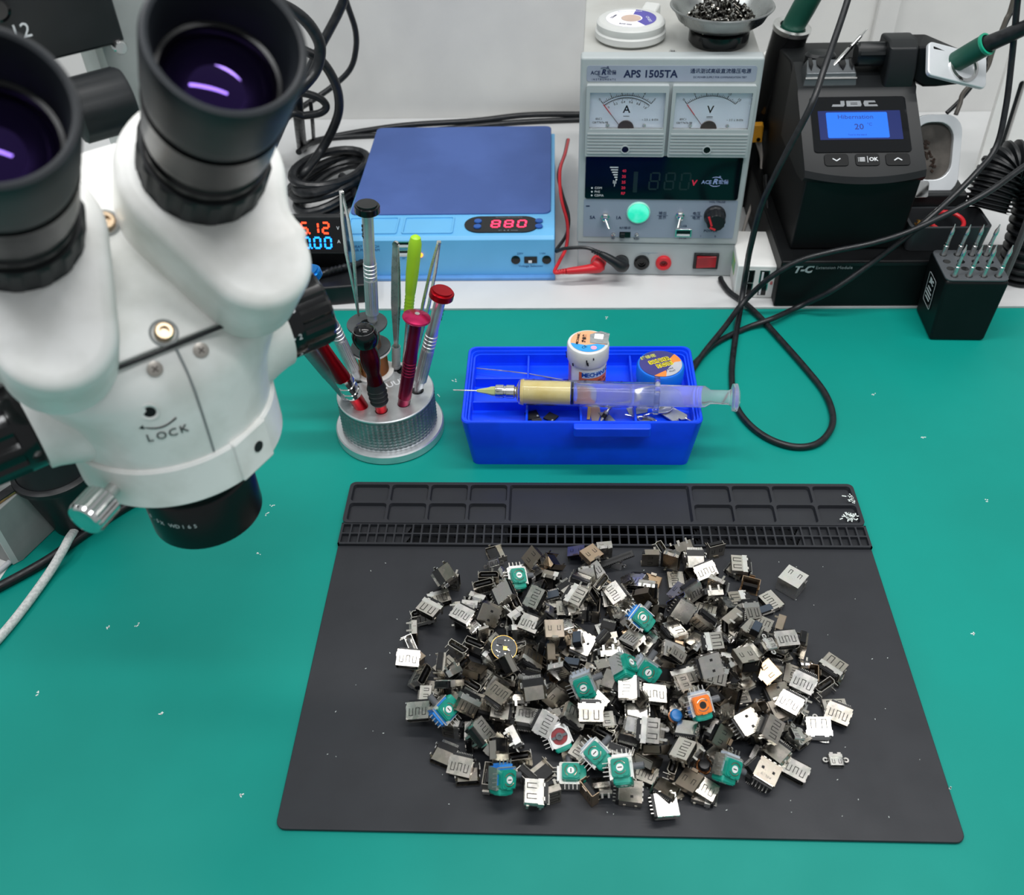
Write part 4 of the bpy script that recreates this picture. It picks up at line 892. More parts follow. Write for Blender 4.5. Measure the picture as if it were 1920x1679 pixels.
# block of spare tip cartridges on the green mat
tm = T(300.5, 446.5, 0) @ RZ(-1.5)
tk = thing('tip_stand', 'black block holding upright steel tip cartridges on the green mat', 'tip stand', tm)
MB().hull([(sx * x, y, z) for sx in (-1, 1) for x, y, z in ((22, -23, 0), (22, 21, 0), (24.4, -24.4, 58), (24.4, 21, 58), (24.4, 22, 55))]).build('block', st_black, tk, bevel=3, seg=3)
tpl = MB(); tpl.prism(rrect(48.5, 45, 5, 4, 0, -1.5), 57.6, 59.2); tpl.build('top_plate', mat('slate_plastic', '#4a4e52', 0.42), tk, bevel=0.5)
HX = (-17, -5.8, 5.4, 16.6); rows_y = (-18, -7.5, 3, 13.5)
for y in rows_y:
    for x in HX: MB().cyl(3.0, 59.15, 59.3, 20, T(x, y, 0)).build('hole', black_gloss, tk)
MB().prism(rrect(19, 28, 2, 3, 0, 0), 0, 0.3, T(-23.7, 1, 33) @ RY(-92.5) @ RZ(-90)).build('side_label', black_gloss, tk)
q = MB()
m = T(-24.05, 1, 33) @ RY(-92.5) @ RZ(-90)
MB().frame_ring(rrect(18, 27, 2, 3), rrect(17.2, 26.2, 1.8, 3), 0, 0.1, m).build('label_border', ink_white, tk)
q.text('JBC', 6, m @ T(0, 8, 0), depth=0.1, bold=0.2)
for k, w_ in enumerate((8, 12, 13, 10)): q.box((-1, 1.5 - k * 3.2, 0), (w_, 1.2, 0.1), m)
q.build('label_lettering', ink_white, tk)
for r_, y in ((0, -18), (3, 13.5)):
    for k, x in enumerate(HX):
        lx = 1.5 + (2.0 if r_ else 0); pos = ('leftmost', 'second from the left', 'third from the left', 'rightmost')[k]
        c_ = thing('tip_cartridge', 'steel tip cartridge in the %s row of the black block, %s' % ('front' if r_ == 0 else 'back', pos), 'cartridge', tm @ T(x, y, 59.2) @ RY(7 if k % 2 else 5) @ RX(-3), 'cartridges in the tip stand')
        MB().lathe([(1.9, -6), (1.9, 8), (1.4, 8.5), (1.4, 18)], 14).build('shaft', steel, c_)
        MB().lathe([(1.7, 9), (1.7, 10.4)], 14).build('ring', chrome, c_)
        MB().lathe([(1.4, 18), (1.7, 18.2), (1.6, 22), (0.7, 24.5), (0.4, 27)], 14).build('tip', chrome, c_)

RACK = SEAT
# white USB charger
ch = wthing('usb_charger', 'small white USB charger block between power supply and station', 'charger', (136, 478, 25.1))
cm = T(138, 478, 25.1) @ RZ(-3)
cmL = RZ(-3)
MB().box((0, 0, 15.5), (33, 56, 31), T(0, 0, 0) @ RZ(-3)).build('case', white_plastic, ch, bevel=1.5)
for x in (-6, 6):
    for z in (8.5, 21):
        p_ = MB().box((x, -28.2, z), (6.5, 0.6, 10.5), RZ(-3)).build('usb_port', black_gloss, ch); MB().box((x - 1.6, -28.6, z), (1.6, 0.5, 9), RZ(-3)).build('tongue', ink_white, p_); MB().frame_ring(rrect(8, 12, 0.5, 2), rrect(6.5, 10.5, 0.3, 2), 0, 0.4, RZ(-3) @ T(x, -28.0, z) @ RX(90)).build('port_rim', chrome, p_)
q = MB(); q.box((-16.7, -4, 19), (0.2, 20, 12), RZ(-3)); q.build('side_sticker', mat('sticker_teal', '#5aa7a0', 0.5, color2='#9ab94a', vscale=90), ch)
q = MB(); q.text('8', 4.5, RZ(-3) @ T(12.5, -28.3, 15) @ RX(90), depth=0.1); q.build('digit', ink_red, ch)

# iron holder behind the power supply with a second green handle
h0 = Vector((157, 625, 96)); h1 = Vector((168, 612, 186))
ih = wthing('iron_holder', 'black tubular iron holder with chrome mouth behind the power supply', 'iron holder', (157, 625, 25))
mm = along(h0, h1); Lh = (h1 - h0).length
wpart(MB().lathe([(10, 0), (13, 6), (14, 20), (15, Lh - 6), (15.5, Lh)], 32, mm), 'tube', black_gloss, ih)
wpart(MB().lathe([(15.6, Lh - 1), (16.2, Lh), (16.2, Lh + 3), (14, Lh + 4), (10.6, Lh + 3), (10.2, Lh - 2)], 40, mm, cap=False), 'chrome_mouth', chrome, ih)
wpart(MB().slab(145, 172, 610, 650, 25.1, 31), 'foot', black_plastic, ih, bevel=1)
wpart(MB().rod((158, 630, 30), tuple(h0 + (h1 - h0) * 0.1), 6, 16), 'post', black_plastic, ih)
wpart(MB().slab(158, 162, 609, 611, 160, 176), 'amber_mark', mat('amber_mark', '#b07a2c', 0.4), ih)
ir2 = wthing('soldering_iron', 'green soldering iron handle standing in the black holder behind the power supply', 'soldering iron', tuple(h1))
wpart(MB().lathe([(0, -20), (8, -20), (9.4, -2), (9.8, 20), (9.2, 60), (8, 70)], 28, along(h1, h1 + Vector((14, -6, 40)))), 'handle', grn, ir2)

# white plastic bottle, yellow plug with pale wire
bt_ = wthing('white_bottle', 'small white plastic bottle with a brass rim standing behind the station', 'bottle', (174, 690, 25.1))
wpart(MB().lathe([(12, 0), (14, 2), (14, 62), (12, 66)], 24, T(174, 690, 25.1)), 'stand', black_plastic, bt_)
wpart(MB().lathe([(12.6, 66), (12.6, 70)], 24, T(174, 690, 25.1)), 'brass_rim', gold, bt_)
wpart(MB().lathe([(12, 70), (13, 74), (13, 100), (9, 112), (0, 113)], 24, T(174, 690, 25.1)), 'bottle', white_plastic, bt_)
yp = wthing('yellow_connector', 'yellow battery connector on a pale wire beside the power supply', 'connector', (150.1, 600.0, 101.3))
yc = Vector((150.1, 600.0, 101.3))
wpart(MB().hull([yc + Vector(v) for v in ((-4.5, -4, -8), (4.5, -4, -8), (4.5, 4, -8), (-4.5, 4, -8), (-4.5, -4, 8), (2, -4, 8), (4.5, -2, 6), (4.5, 4, 8), (-4.5, 4, 8))]), 'shell', mat('yellow_plastic', '#d9992a', 0.4), yp, bevel=0.5)
wpart(MB().cyl(1.8, 0, 0.6, 12, T(yc.x + 1, yc.y - 4.1, yc.z - 5) @ RX(90)), 'socket_hole', black_gloss, yp)
for k, dx in enumerate((0, 3.4)):
    wpart(MB().tube(spline([tuple(yc + Vector((dx, 0, -7))), (157.9, 600.0, 74.8), (157.2, 590.0, 56.2), (147.1, 570.0, 37.4), (139.4, 548.1, 28.0)], 8), 1.4, 8), 'wire', mat('pale_grey_wire', '#b9b3ad', 0.5), yp)
wpart(MB().slab(yc.x - 5, yc.x + 5, yc.y + 4, yc.y + 10, 25.1, yc.z + 6), 'back_plate', st_dark, yp)

# white slotted upright at the right edge
up = wthing('slotted_upright', 'white slotted upright standing against the wall at the right edge', 'upright', (385, 640, 25.1))
upm = frame((392, 640, 25.1), (1, 0, 0), (0.02, 0.10, 1))
wpart(MB().frame_ring(rrect(40, 150, 4, 4, 0, 75), rrect(5.5, 80, 2.7, 4, -2, 60), -3, 3, upm @ RX(90)), 'bar', white_plastic, up, bevel=1)
wpart(MB().slab(-3, 3, 2, 3.5, 20, 101, upm @ T(-2, 0, 0)), 'slot_back', black_plastic, up)
rw = MB().slab(300, 322, 806, 815, 25, 420); struct(rw.build('trim_1', wall_mat, bevel=2))

# ------------------------------------------------------------------ cables
def cable(name, label, pts, r, m_=cable_black, group='black cables', n=8, cat='cable', sides=12):
    o = MB().tube(spline(pts, n), r, sides).build(name, m_); tag(o, label, cat, group); return o
RACK = I4
cable('looped_cable', 'black cable hanging over the station front and looping on the green mat', [(200.3, 560.0, 367.5), (188.4, 530.0, 278.0), (182.9, 516.0, 253.8), (177.9, 505.0, 235.5), (165.7, 484.0, 201.4), (155.9, 465.0, 181.7), (140.9, 458.0, 143.7), (131.1, 458.0, 108.4), (128.1, 461.0, 68.7), (131.2, 476.0, 31.5), (128.5, 463.6, 9.0), (118.2, 419.6, 3.0), (109.9, 377.5, 2.6), (107.4, 341.3, 2.6), (113.6, 317.7, 2.6), (126.5, 299.9, 2.6), (143.5, 291.3, 2.6), (160.3, 294.8, 2.6), (173.1, 310.0, 2.6), (178.6, 328.8, 2.6), (177.5, 354.2, 2.6), (168.9, 384.0, 2.8), (156.6, 419.5, 3.0), (144.0, 453.3, 3.4), (133.6, 473.0, 4.8), (123.0, 489.8, 4.7), (118.5, 505.2, 4.7), (118.0, 512.2, 4.7)], 2.5)
cable('station_cable', 'black station cable crossing the extension module and turning back behind the blue box', [(373.6, 505.0, 140.5), (335.0, 484.0, 123.6), (300.7, 465.0, 108.5), (255.9, 458.0, 84.9), (225.2, 457.0, 72.8), (193.0, 457.0, 64.7), (168.9, 457.0, 56.4), (147.7, 457.0, 40.8), (129.8, 459.5, 15.0), (111.2, 432.4, 9.0), (93.2, 406.1, 5.0), (83.3, 389.5, 3.0), (74.9, 373.5, 2.6), (70.3, 369.4, 2.6), (73.2, 377.6, 2.6), (86.8, 397.1, 2.6), (103.7, 418.8, 2.6), (130.6, 438.7, 2.8), (153.5, 446.5, 7.0), (178.7, 463.1, 8.0), (200.1, 456.0, 28.2), (226.4, 459.0, 50.8), (250.8, 461.0, 75.6), (278.3, 474.0, 96.1), (302.7, 490.0, 115.2), (318.7, 505.0, 130.2), (321.1, 516.0, 157.9), (318.2, 524.0, 188.0), (310.3, 526.0, 226.5), (303.8, 528.0, 255.3), (280.9, 550.0, 367.0)], 2.4)
RACK = SEAT
thin = mat('grey_brown_tube', '#4f4b45', 0.4)
cable('thin_tube', 'thin grey brown tube rising from the tip cleaner past the holder', [(303.3, 560.0, 132.8), (306.3, 565.0, 139.7), (308.9, 570.0, 148.0), (323.2, 575.0, 163.5), (326.5, 580.0, 177.6), (331.2, 585.0, 198.9), (333.9, 590.0, 221.5), (332.3, 610.0, 345.4)], 1.9, thin, 'thin tubes')
cable('thin_tube', 'thin black tube running close beside the grey brown tube', [(300.5, 572.0, 129.0), (310.6, 577.0, 137.8), (320.9, 582.0, 152.8), (328.4, 587.0, 170.7), (335.8, 592.0, 198.5), (340.1, 597.0, 219.3), (340.5, 620.0, 343.8)], 1.8, cable_black, 'thin tubes')
cable('power_cable', 'short black cord running down between the charger and the station', [(154.6, 560.0, 79.2), (152.1, 520.0, 64.8), (154.3, 495.0, 58.6), (154.7, 455.0, 57.3), (158.1, 461.4, 27.5)], 2.2)
# along the wall, and the tangle behind the microscope
for k, (dz, lab_) in enumerate(((27.5, 'black cable along the foot of the wall, the front one of two'), (31.5, 'black cable along the foot of the wall, the rear one of two'))):
    cable('wall_cable', lab_, [(-296.4, 700.0, 40.3), (-286.3, 755.5, 28.0), (-205, 768 + 9 * k, dz + k), (-120, 786 + 5 * k, dz), (-60, 796 + 4 * k, dz + 2 * k), (20, 800 + 4 * k, dz), (100, 800 + 4 * k, dz)], 3.2, cable_black, 'cables along the wall')
cable('hanging_cable', 'thick black cable curving out from behind the eyepiece', [(-298.7, 600.0, 320.7), (-297.6, 600.0, 237.6), (-279.1, 600.0, 220.7), (-260.4, 610.0, 213.0), (-246.1, 620.0, 197.4), (-238.5, 625.0, 179.0), (-239.4, 625.0, 165.2), (-245.3, 620.0, 153.1), (-255.5, 610.0, 144.3), (-271.5, 610.0, 131.0), (-303.4, 630.0, 92.3), (-346.3, 666.4, 31.0)], 5.2)
cable('hanging_cable', 'black cable making the widest bend down to the shelf beside the eyepiece', [(-369.3, 668.8, 30.0), (-336.7, 640.0, 114.2), (-306.3, 640.0, 160.7), (-280.1, 640.0, 169.7), (-261.4, 640.0, 166.1), (-244.1, 642.0, 155.7), (-234.4, 645.0, 133.5), (-235.1, 650.0, 108.7), (-245.2, 655.0, 85.6), (-260.9, 650.0, 63.6), (-272.2, 620.0, 56.3), (-296.2, 635.2, 29.0)], 4.4)
cable('hanging_cable', 'thin black cable bowing right against the wall', [(-233.1, 760.0, 351.7), (-239.2, 760.0, 189.6), (-237.6, 762.0, 166.8), (-233.1, 764.0, 140.4), (-235.6, 764.0, 119.3), (-244.7, 762.0, 100.0), (-265.5, 755.0, 84.7), (-289.8, 740.0, 74.2), (-303.0, 720.0, 71.6), (-326.2, 705.0, 64.3), (-365.4, 719.3, 29.0)], 3.0)
cable('hanging_cable', 'straight black strap slanting down from the top behind the thick cable', [(-134.7, 700.0, 357.2), (-216.1, 700.0, 211.3), (-230.2, 700.0, 182.9), (-250.0, 690.0, 154.8), (-265.2, 680.0, 132.8), (-280.0, 670.0, 111.3), (-296.6, 665.0, 87.2), (-333.0, 716.4, 30.0)], 4.4)
cable('hanging_cable', 'small black cable loop low behind the eyepiece', [(-368.0, 706.9, 29.0), (-313.5, 650.0, 114.9), (-286.3, 650.0, 123.7), (-266.4, 650.0, 121.9), (-252.6, 652.0, 115.8), (-247.8, 652.0, 108.0), (-254.4, 650.0, 102.7), (-269.7, 648.0, 101.2), (-287.2, 645.0, 100.1), (-339.4, 682.0, 29.0)], 3.6)
for k, (x_, w_, lab_) in enumerate(((562, 5.5, 'thick upright black lead behind the eyepiece'), (586, 2.0, 'thin upright black lead behind the eyepiece'))):
    cable('upright_lead', lab_, [(-275.8, 660.0, 120.5) if k == 0 else (-265.6, 665.0, 108.0), (-280.7, 668.0, 91.1) if k == 0 else (-269.0, 672.0, 83.8), (-303.0, 739.0, 28.0) if k == 0 else (-294.0, 757.9, 27.0)], w_)
# coiled cord lying on the shelf behind the meter
cpts = []
for t in range(0, 5 * 24 + 1):
    a = t / 24 * 2 * math.pi; w_ = t // 24
    R1 = 26 + (w_ % 3) * 3.5; R2 = 44 + (w_ % 2) * 5
    cpts.append((-248 + R1 * math.cos(a) + 14 * math.sin(a), 632 + R2 * math.sin(a), 32 + 8 * w_ * 0.75 + 5 * math.sin(a + w_)))
o = MB().tube(cpts, 4.2, 10).build('coiled_cable', cable_black); tag(o, 'thick black cord wound in a coil on the shelf beside the blue separator', 'cable', 'black cables')
cable('coil_tail', 'black cord hanging from the coil down to the blue separator', [(-238.9, 630.3, 48.0), (-226.7, 616.0, 44.0), (-217.3, 591.6, 40.0), (-219.6, 584.3, 30.0)], 4.0)

# ------------------------------------------------------------------ USB meter, hub and adaptor at the left end of the shelf
vm = wthing('usb_meter', 'black USB meter with red and blue digits', 'meter', (-232, 486, 25.1))
wpart(MB().slab(-262, -208, 480, 498, 25.1, 56), 'socket_block', black_plastic, vm, bevel=1)
vmm = frame((-232, 474, 73), (1, 0, 0.0), (-0.05, -0.93, 0.36))
wpart(MB().prism(rrect(58, 31, 2, 3, -3, 0), -17, 0, vmm), 'case', black_plastic, vm, bevel=0.8)
wpart(MB().prism(rrect(40, 26, 1, 2, 5, 0), 0, 0.5, vmm), 'face', black_gloss, vm)
def flat7(txt, x, y, w_, h_, t_):
    q = MB(); seg7(q, txt, 0, 0, w_, h_, t_, 0, 0.0); r_ = MB(); r_.add([(v.x, v.z, -v.y) for v in q.v], q.f, vmm @ T(x, y, 0.6)); return r_
wpart(flat7('512', -7.5, 6.2, 5.2, 8.6, 1.5), 'volt_digits', mat('red_digit', '#ff4a2a', 0.4, emit='#ff3a1c', estr=2.2, var=0), vm)
wpart(flat7('000', -6.5, -6, 5.2, 8.6, 1.5), 'amp_digits', mat('blue_digit', '#1a86ff', 0.4, emit='#1a86ff', estr=1.8, var=0), vm)
wpart(MB().box((-3.4, 1.9, 0), (1.3, 1.3, 0.1), vmm @ T(0, 0, 0.6)), 'volt_point', MATS['red_digit'], vm)
wpart(MB().box((-2.6, -10.3, 0), (1.3, 1.3, 0.1), vmm @ T(0, 0, 0.6)), 'amp_point', MATS['blue_digit'], vm)
q = MB(); q.text('V', 4, vmm @ T(21, 6, 0.6), depth=0.1).text('A', 4, vmm @ T(21, -5, 0.6), depth=0.1).text('QC3.0\n5-20V\nMETER', 3, vmm @ T(-26, 3, 0.3), depth=0.1); wpart(q, 'lettering', ink_white, vm)
pa = wthing('power_adaptor', 'flat black power adaptor lying at the shelf edge behind the tools', 'adaptor', (-215, 457, 25.1))
wpart(MB().box((0, 0, 9), (70, 34, 18), T(-222, 458, 25.1) @ RZ(8)), 'case', black_plastic, pa, bevel=2)
cable('relief_cable', 'black cord with a ribbed strain relief in front of the blue separator', [(-232.9, 452.5, 46.0), (-219.3, 459.1, 48.0), (-206.8, 465.6, 48.0), (-191.3, 480.4, 44.0)], [2.4 + (0.9 if (k % 2 and k > 6) else 0) for k in range(25)], cable_black)
RACK = I4


# ------------------------------------------------------------------ stereo microscope on its boom stand
SM = T(-186.5, 67.6, 169.2) @ RZ(39)
ms = thing('stereo_microscope', 'white stereo microscope with black eyepieces on a boom stand at the left', 'microscope', SM)
def mp(mb, name, m_, parent=None, **k): return mb.build(name, m_, parent or ms, **k)
barrel_black = mat('black_satin_metal', '#0c0d0f', 0.3, 0.2, vscale=60, var=0.15)
# objective with screw-on lens
ob = mp(MB().lathe([(20, 0.5), (23.2, 0), (24, 0.8), (24, 24), (23.4, 25), (22.4, 25.6), (22.4, 27), (23.6, 29), (24.4, 34), (24.4, 45)], 64, cap=False), 'objective', barrel_black)
mp(MB().lathe([(20.4, 0.6), (19, 4), (0, 6)], 48), 'front_lens', mat('lens_glass_dark', '#0a0a14', 0.04, coat=1.0, var=0), ob)
q = MB()
for i, ch in enumerate('0.5X WD165'): q.text(ch, 3.0, RZ(-172 + i * 6) @ T(24.05, 0, 15) @ RZ(90) @ RX(90), depth=0.1)
q.build('lettering', ink_white, ob)
# holder ring with clamp screw and tab
rg = mp(MB().lathe([(24.4, 45), (34, 43.6), (40.5, 44), (41.4, 45), (41.4, 62.5), (40.6, 63.6), (39, 63.8)], 96, cap=False), 'holder_ring', white_enamel)
mp(MB().hull([(RZ(-66) @ Vector((x, y, z))) for x in (34, 42.0) for y in (-9, 9) for z in (45, 64)]), 'clamp_tab', white_enamel, rg, bevel=0.8)
mp(MB().cyl(2.3, 0, 0.4, 18, RZ(-66) @ T(41.95, 2, 55) @ RY(90)), 'clamp_hole', black_plastic, rg)
th = mp(MB().cyl(2.6, 38, 50, 16, RZ(-146) @ T(0, 0, 54) @ RY(90)), 'clamp_screw', steel, rg)
mp(MB().lathe([(5.8, 47), (7.2, 48), (7.2, 58), (6.6, 59.2), (5.6, 59.6), (0, 59.8)], 48, RZ(-146) @ T(0, 0, 54) @ RY(90), knurl=(1, 2, 0.35)), 'clamp_knob', chrome, rg, angle=12)
# zoom body
def sec(z, rx, fy, by, e=0.86, n=64):
    out = []
    for i in range(n):
        a = 2 * math.pi * i / n; c, s = math.cos(a), math.sin(a)
        out.append((rx * math.copysign(abs(c) ** e, c), (by if s > 0 else fy) * math.copysign(abs(s) ** e, s), z))
    return out
zb = MB(); zb.loft([sec(63.6, 40, 40, 40, 1.0), sec(72, 41, 40.6, 40, 0.98), sec(84, 43.5, 41, 41, 0.94), sec(94, 48, 40.8, 42, 0.86), sec(101, 50.5, 39.4, 42, 0.8), sec(105, 50, 36.8, 42, 0.78), sec(110, 48, 33, 42, 0.76), sec(111.5, 46.5, 31, 42, 0.76)])
zo = mp(zb, 'zoom_body', white_enamel, angle=50)
for s in (-1, 1):
    mp(MB().lathe([(28, 14), (26, 26), (23.5, 34), (20.6, 42), (19.2, 47), (18.8, 50)], 48, T(0, 0, 80) @ RY(90 * s)), 'knob_boss', white_enamel, zo)
    kn_ = mp(MB().lathe([(16.9, 50), (17.2, 50.6), (17.2, 56), (17.2, 56.5), (17.2, 69), (16.2, 70.5), (14.5, 71), (0, 71)], 72, T(0, 0, 80) @ RY(90 * s), knurl=(3, 5, 1.1, 3)), 'zoom_knob', black_gloss, angle=30)
    q = MB()
    for i, tx in enumerate(('1', '15', '2', '3', '4')):
        a = (-78 + i * 38) if s > 0 else (-100 - i * 38)
        m = T(53.4 * s, 0, 80) @ RX(a * s + 90) @ T(0, 0, 17.3)
        q.text(tx, 3.6, m @ RZ(0), depth=0.1).box((-s * 0, 3.4, 0), (0.8, 2.2, 0.1), m @ RZ(90))
    q.build('scale_marks', ink_white, kn_)
q = MB()
def on_front(x, z, dz=0.12):
    y = -41.15 * (1 - (abs(x) / 43.0) ** (2 / 0.95)) ** (0.95 / 2); a = math.degrees(math.asin(x / 43.5))
    return T(x, y, z) @ RZ(a) @ RX(90) @ T(0, 0, dz)
for i, ch in enumerate('LOCK'): q.text(ch, 4.8, on_front(-18 + i * 3.9, 80.5), depth=0.12)
mp(q, 'lettering', ink_black, zo)
q = MB(); q.tube([(on_front(-19.5 + k * 1.5, 86.5 - 2.2 * math.sin(math.pi * k / 8)) @ Vector((0, 0, 0))) for k in range(9)], 0.28, 6)
q.prism([(0, 0), (3, 1.1), (3, -1.1)], 0, 0.12, on_front(-21.2, 86.4)); mp(q, 'lock_arrow', ink_black, zo)
wl = on_front(-15, 92.5, 0.5)
mp(MB().lathe([(3.4, 0.0), (3.4, 0.35), (2.4, 0.2), (2.2, 0.05)], 24, wl, cap=False), 'lock_well', white_enamel, zo)
mp(MB().cyl(2.2, 0, 0.25, 20, wl), 'lock_hole', black_gloss, zo)
seam = MB(); P = [Vector((1.5, -34.6, 109.2)), Vector((1.5, -39.2, 102.2)), Vector((1.5, -41.2, 95)), Vector((1.5, -41.3, 88)), Vector((1.5, -40.9, 73)), Vector((1.5, -40.2, 64.5))]
seam.tube(P, 0.45, 6); mp(seam, 'front_seam', mat('seam_grey', '#8d9192', 0.5), zo)
for x in (-8, 9):
    m = T(x, -36.6, 106.2) @ RX(60)
    s_ = mp(MB().lathe([(2.7, -0.3), (2.7, 0.2), (2.2, 0.35), (0, 0.4)], 24, m), 'flat_screw', mat('zinc_screw', '#b3aca4', 0.35, 0.8), zo)
    mp(MB().box((0, 0, 0.4), (2.6, 0.5, 0.12), m @ RZ(30)).box((0, 0, 0.4), (0.5, 2.6, 0.12), m @ RZ(30)), 'screw_cross', mat('screw_shadow', '#5d5550', 0.6), s_)
# inclined binocular head
TI = 42.0; A_ = Vector((0, -math.sin(rad(TI)), math.cos(rad(TI)))); B0 = Vector((0, -66, 212)) - 66 * A_
HM = frame(B0, (1, 0, 0), A_)          # x right, y up the slope, z out along the eyepieces
pts = [HM @ Vector((x, y, -30)) for x in (-44, 44) for y in (30, -24)] + [HM @ Vector((x, -44, -30)) for x in (-34, 34)] + [Vector(p) for p in sec(111, 38, 31, 40, 0.8, 24)] + [Vector((x, 46, z)) for x in (-34, 34) for z in (112, 150)]
hb = mp(MB().hull(pts), 'head_block', white_enamel, bevel=1.5)
ln = MB(); ln.tube([HM @ Vector((x, -44.4, -29.9)) for x in (-30, 0, 30)], 0.8, 8); mp(ln, 'dark_seam', black_plastic, hb)
for y in (4, -39):
    m = HM @ T(0, y, -30)
    mp(MB().lathe([(5.0, 0), (5.0, 0.25), (4.0, 0.2)], 28, m, cap=False), 'screw_well', mat('well_grey', '#8f9392', 0.5), hb)
    s_ = mp(MB().lathe([(3.4, 0), (3.4, 2.2), (2.8, 2.8), (1.7, 2.8), (1.5, 1.0), (0, 1.0)], 28, m), 'socket_screw', mat('brass_steel', '#b09a80', 0.28, 0.95), hb)
def lobe_outline(E, Pv, r1, r2, s, n=40, p=3.6):
    """straight inner flank, waisted outer flank, round ends"""
    d = Pv - E; D = d.length; d.normalize(); nrm = Vector((-d.y, d.x))
    if nrm.x * s < 0: nrm = -nrm
    k = (r1 - r2) / D; ck = math.sqrt(1 - k * k); O_, I_ = [], []
    for i in range(n + 1):
        t = 0.5 - 0.5 * math.cos(math.pi * i / n); u = -r1 + t * (D + r1 + r2)
        w1 = math.sqrt(max(0, r1 * r1 - u * u)); w2 = math.sqrt(max(0, r2 * r2 - (u - D) ** 2))
        wm = 0.78 * min(r1, r2) if 0 < u < D else 0
        wo = (w1 ** p + w2 ** p + wm ** p) ** (1 / p) if (w1 + w2) > 0 else 0
        wi = (r1 - k * u) / ck if r1 * k < u < D + r2 * k else max(w1, w2)
        c = E + d * u
        O_.append(c + nrm * wo); I_.append(c - nrm * wi)
    return O_ + I_[::-1][1:-1]
def inset(poly, d):
    n = len(poly); c = sum(poly, Vector((0, 0))) / n; out = []
    for i in range(n):
        t = (poly[(i + 1) % n] - poly[i - 1]); t = t.normalized() if t.length > 1e-6 else Vector((1, 0)); nn = Vector((-t.y, t.x))
        if nn.dot(c - poly[i]) < 0: nn = -nn
        out.append(poly[i] + nn * d)
    return out
rubber_grey = mat('eyecup_rubber', '#1a1f24', 0.5, vscale=60, var=0.2, bump=0.05)
for s in (-1, 1):
    E, Pv = Vector((s * 31, 0)), Vector((s * 34, -34))
    ol = lobe_outline(E, Pv, 27.5, 18.5, s)
    lb_ = MB(); rings = []
    for ins, z in ((0, -34), (0, -5), (0.7, -2.4), (2.4, -0.7), (5, 0)):
        rings.append([(v.x, v.y, z) for v in (inset(ol, ins) if ins else ol)])
    lb_.loft(rings, HM); lo = mp(lb_, 'prism_housing', white_enamel, angle=40)
    em = HM @ T(s * 31, 0, 0)
    ep = mp(MB().lathe([(17.5, -1), (20.6, 0), (21, 0.6), (21, 13), (20.2, 14)], 96, em, knurl=(2, 3, 0.8, 3)), 'eyepiece', black_rubber, angle=30)
    mp(MB().lathe([(19.2, 13.6), (19.2, 18), (18.2, 19), (18.2, 22), (19.4, 23), (20.0, 27), (20.2, 40), (20.6, 41), (20.6, 42)], 64, em), 'eyepiece_tube', barrel_black, ep)
    mp(MB().lathe([(19.0, 41.5), (20.2, 44), (21.0, 50), (21.6, 64), (21.8, 70), (21.4, 71.6), (20.4, 72), (19.4, 71.4), (18.6, 68), (17.4, 54), (16.8, 48), (14.8, 47)], 72, em, cap=False), 'eyecup', rubber_grey, ep)
    mp(MB().lathe([(17.8, 54.0), (16.2, 53.6), (15.5, 52), (15.3, 48)], 64, em, cap=False), 'lens_ring', barrel_black, ep)
    mp(MB().lathe([(15.6, 50.0), (13, 52.0), (10, 53.6), (6, 54.8), (2.5, 55.3), (0, 55.4)], 64, em), 'eye_lens', mat('coated_eye_lens', '#0b0718', 0.03, ior=1.75, var=0, tint='#9a74f0'), ep)
# arm, focus block, column and boom
mp(MB().slab(-16, 16, 38, 122, 46, 62), 'rear_arm', white_enamel, bevel=2)
fb = mp(MB().slab(-62, 54, 112, 160, 162, 290), 'focus_block', black_plastic, bevel=1.5)
q = MB(); q.text('12', 8, T(15, 111.9, 175.5) @ RX(90), depth=0.15); q.build('lettering', ink_white, fb)
mp(MB().lathe([(5, 0), (5, 3), (3.6, 4), (0, 4)], 24, T(9, 112, 186) @ RX(90)), 'bolt', black_gloss, fb)
mp(MB().lathe([(3, -3), (3, 3), (2.4, 4), (0, 4)], 20, T(51, 114, 161) @ RX(90)), 'side_bolt', chrome, fb)
mp(MB().slab(46, 84, 128, 150, 60, 300), 'column_plate', mat('column_grey', '#9ea1a0', 0.45), bevel=1)
mp(MB().slab(43, 46.2, 122, 150, 60, 170), 'column_edge', white_enamel)
mp(MB().slab(-16, 70, 112, 150, 44, 66), 'column_foot', white_enamel, bevel=2)
mp(MB().lathe([(9, 0), (13.5, 1), (13.5, 22), (12, 24), (0, 24)], 40, T(22, 104, 143) @ RY(90), knurl=(1, 2, 0.5, 2)), 'focus_knob', black_rubber)
inv = SM.inverted()
def mw(mb, name, m_, parent=None, **k):
    mb.v = [inv @ v for v in mb.v]; return mp(mb, name, m_, parent, **k)
bo_ = MB(); bo_.tube([(-262, 240, 400), (-400, 250, 400), (-520, 255, 400)], 14, 24); mw(bo_, 'boom', chrome)
mw(MB().cyl(17, 0.2, 430, 32, T(-520, 255, 0)), 'post', chrome)
mw(MB().slab(-640, -430, 120, 380, 0.1, 22), 'stand_base', mat('base_grey', '#8c8f8e', 0.5), bevel=3)

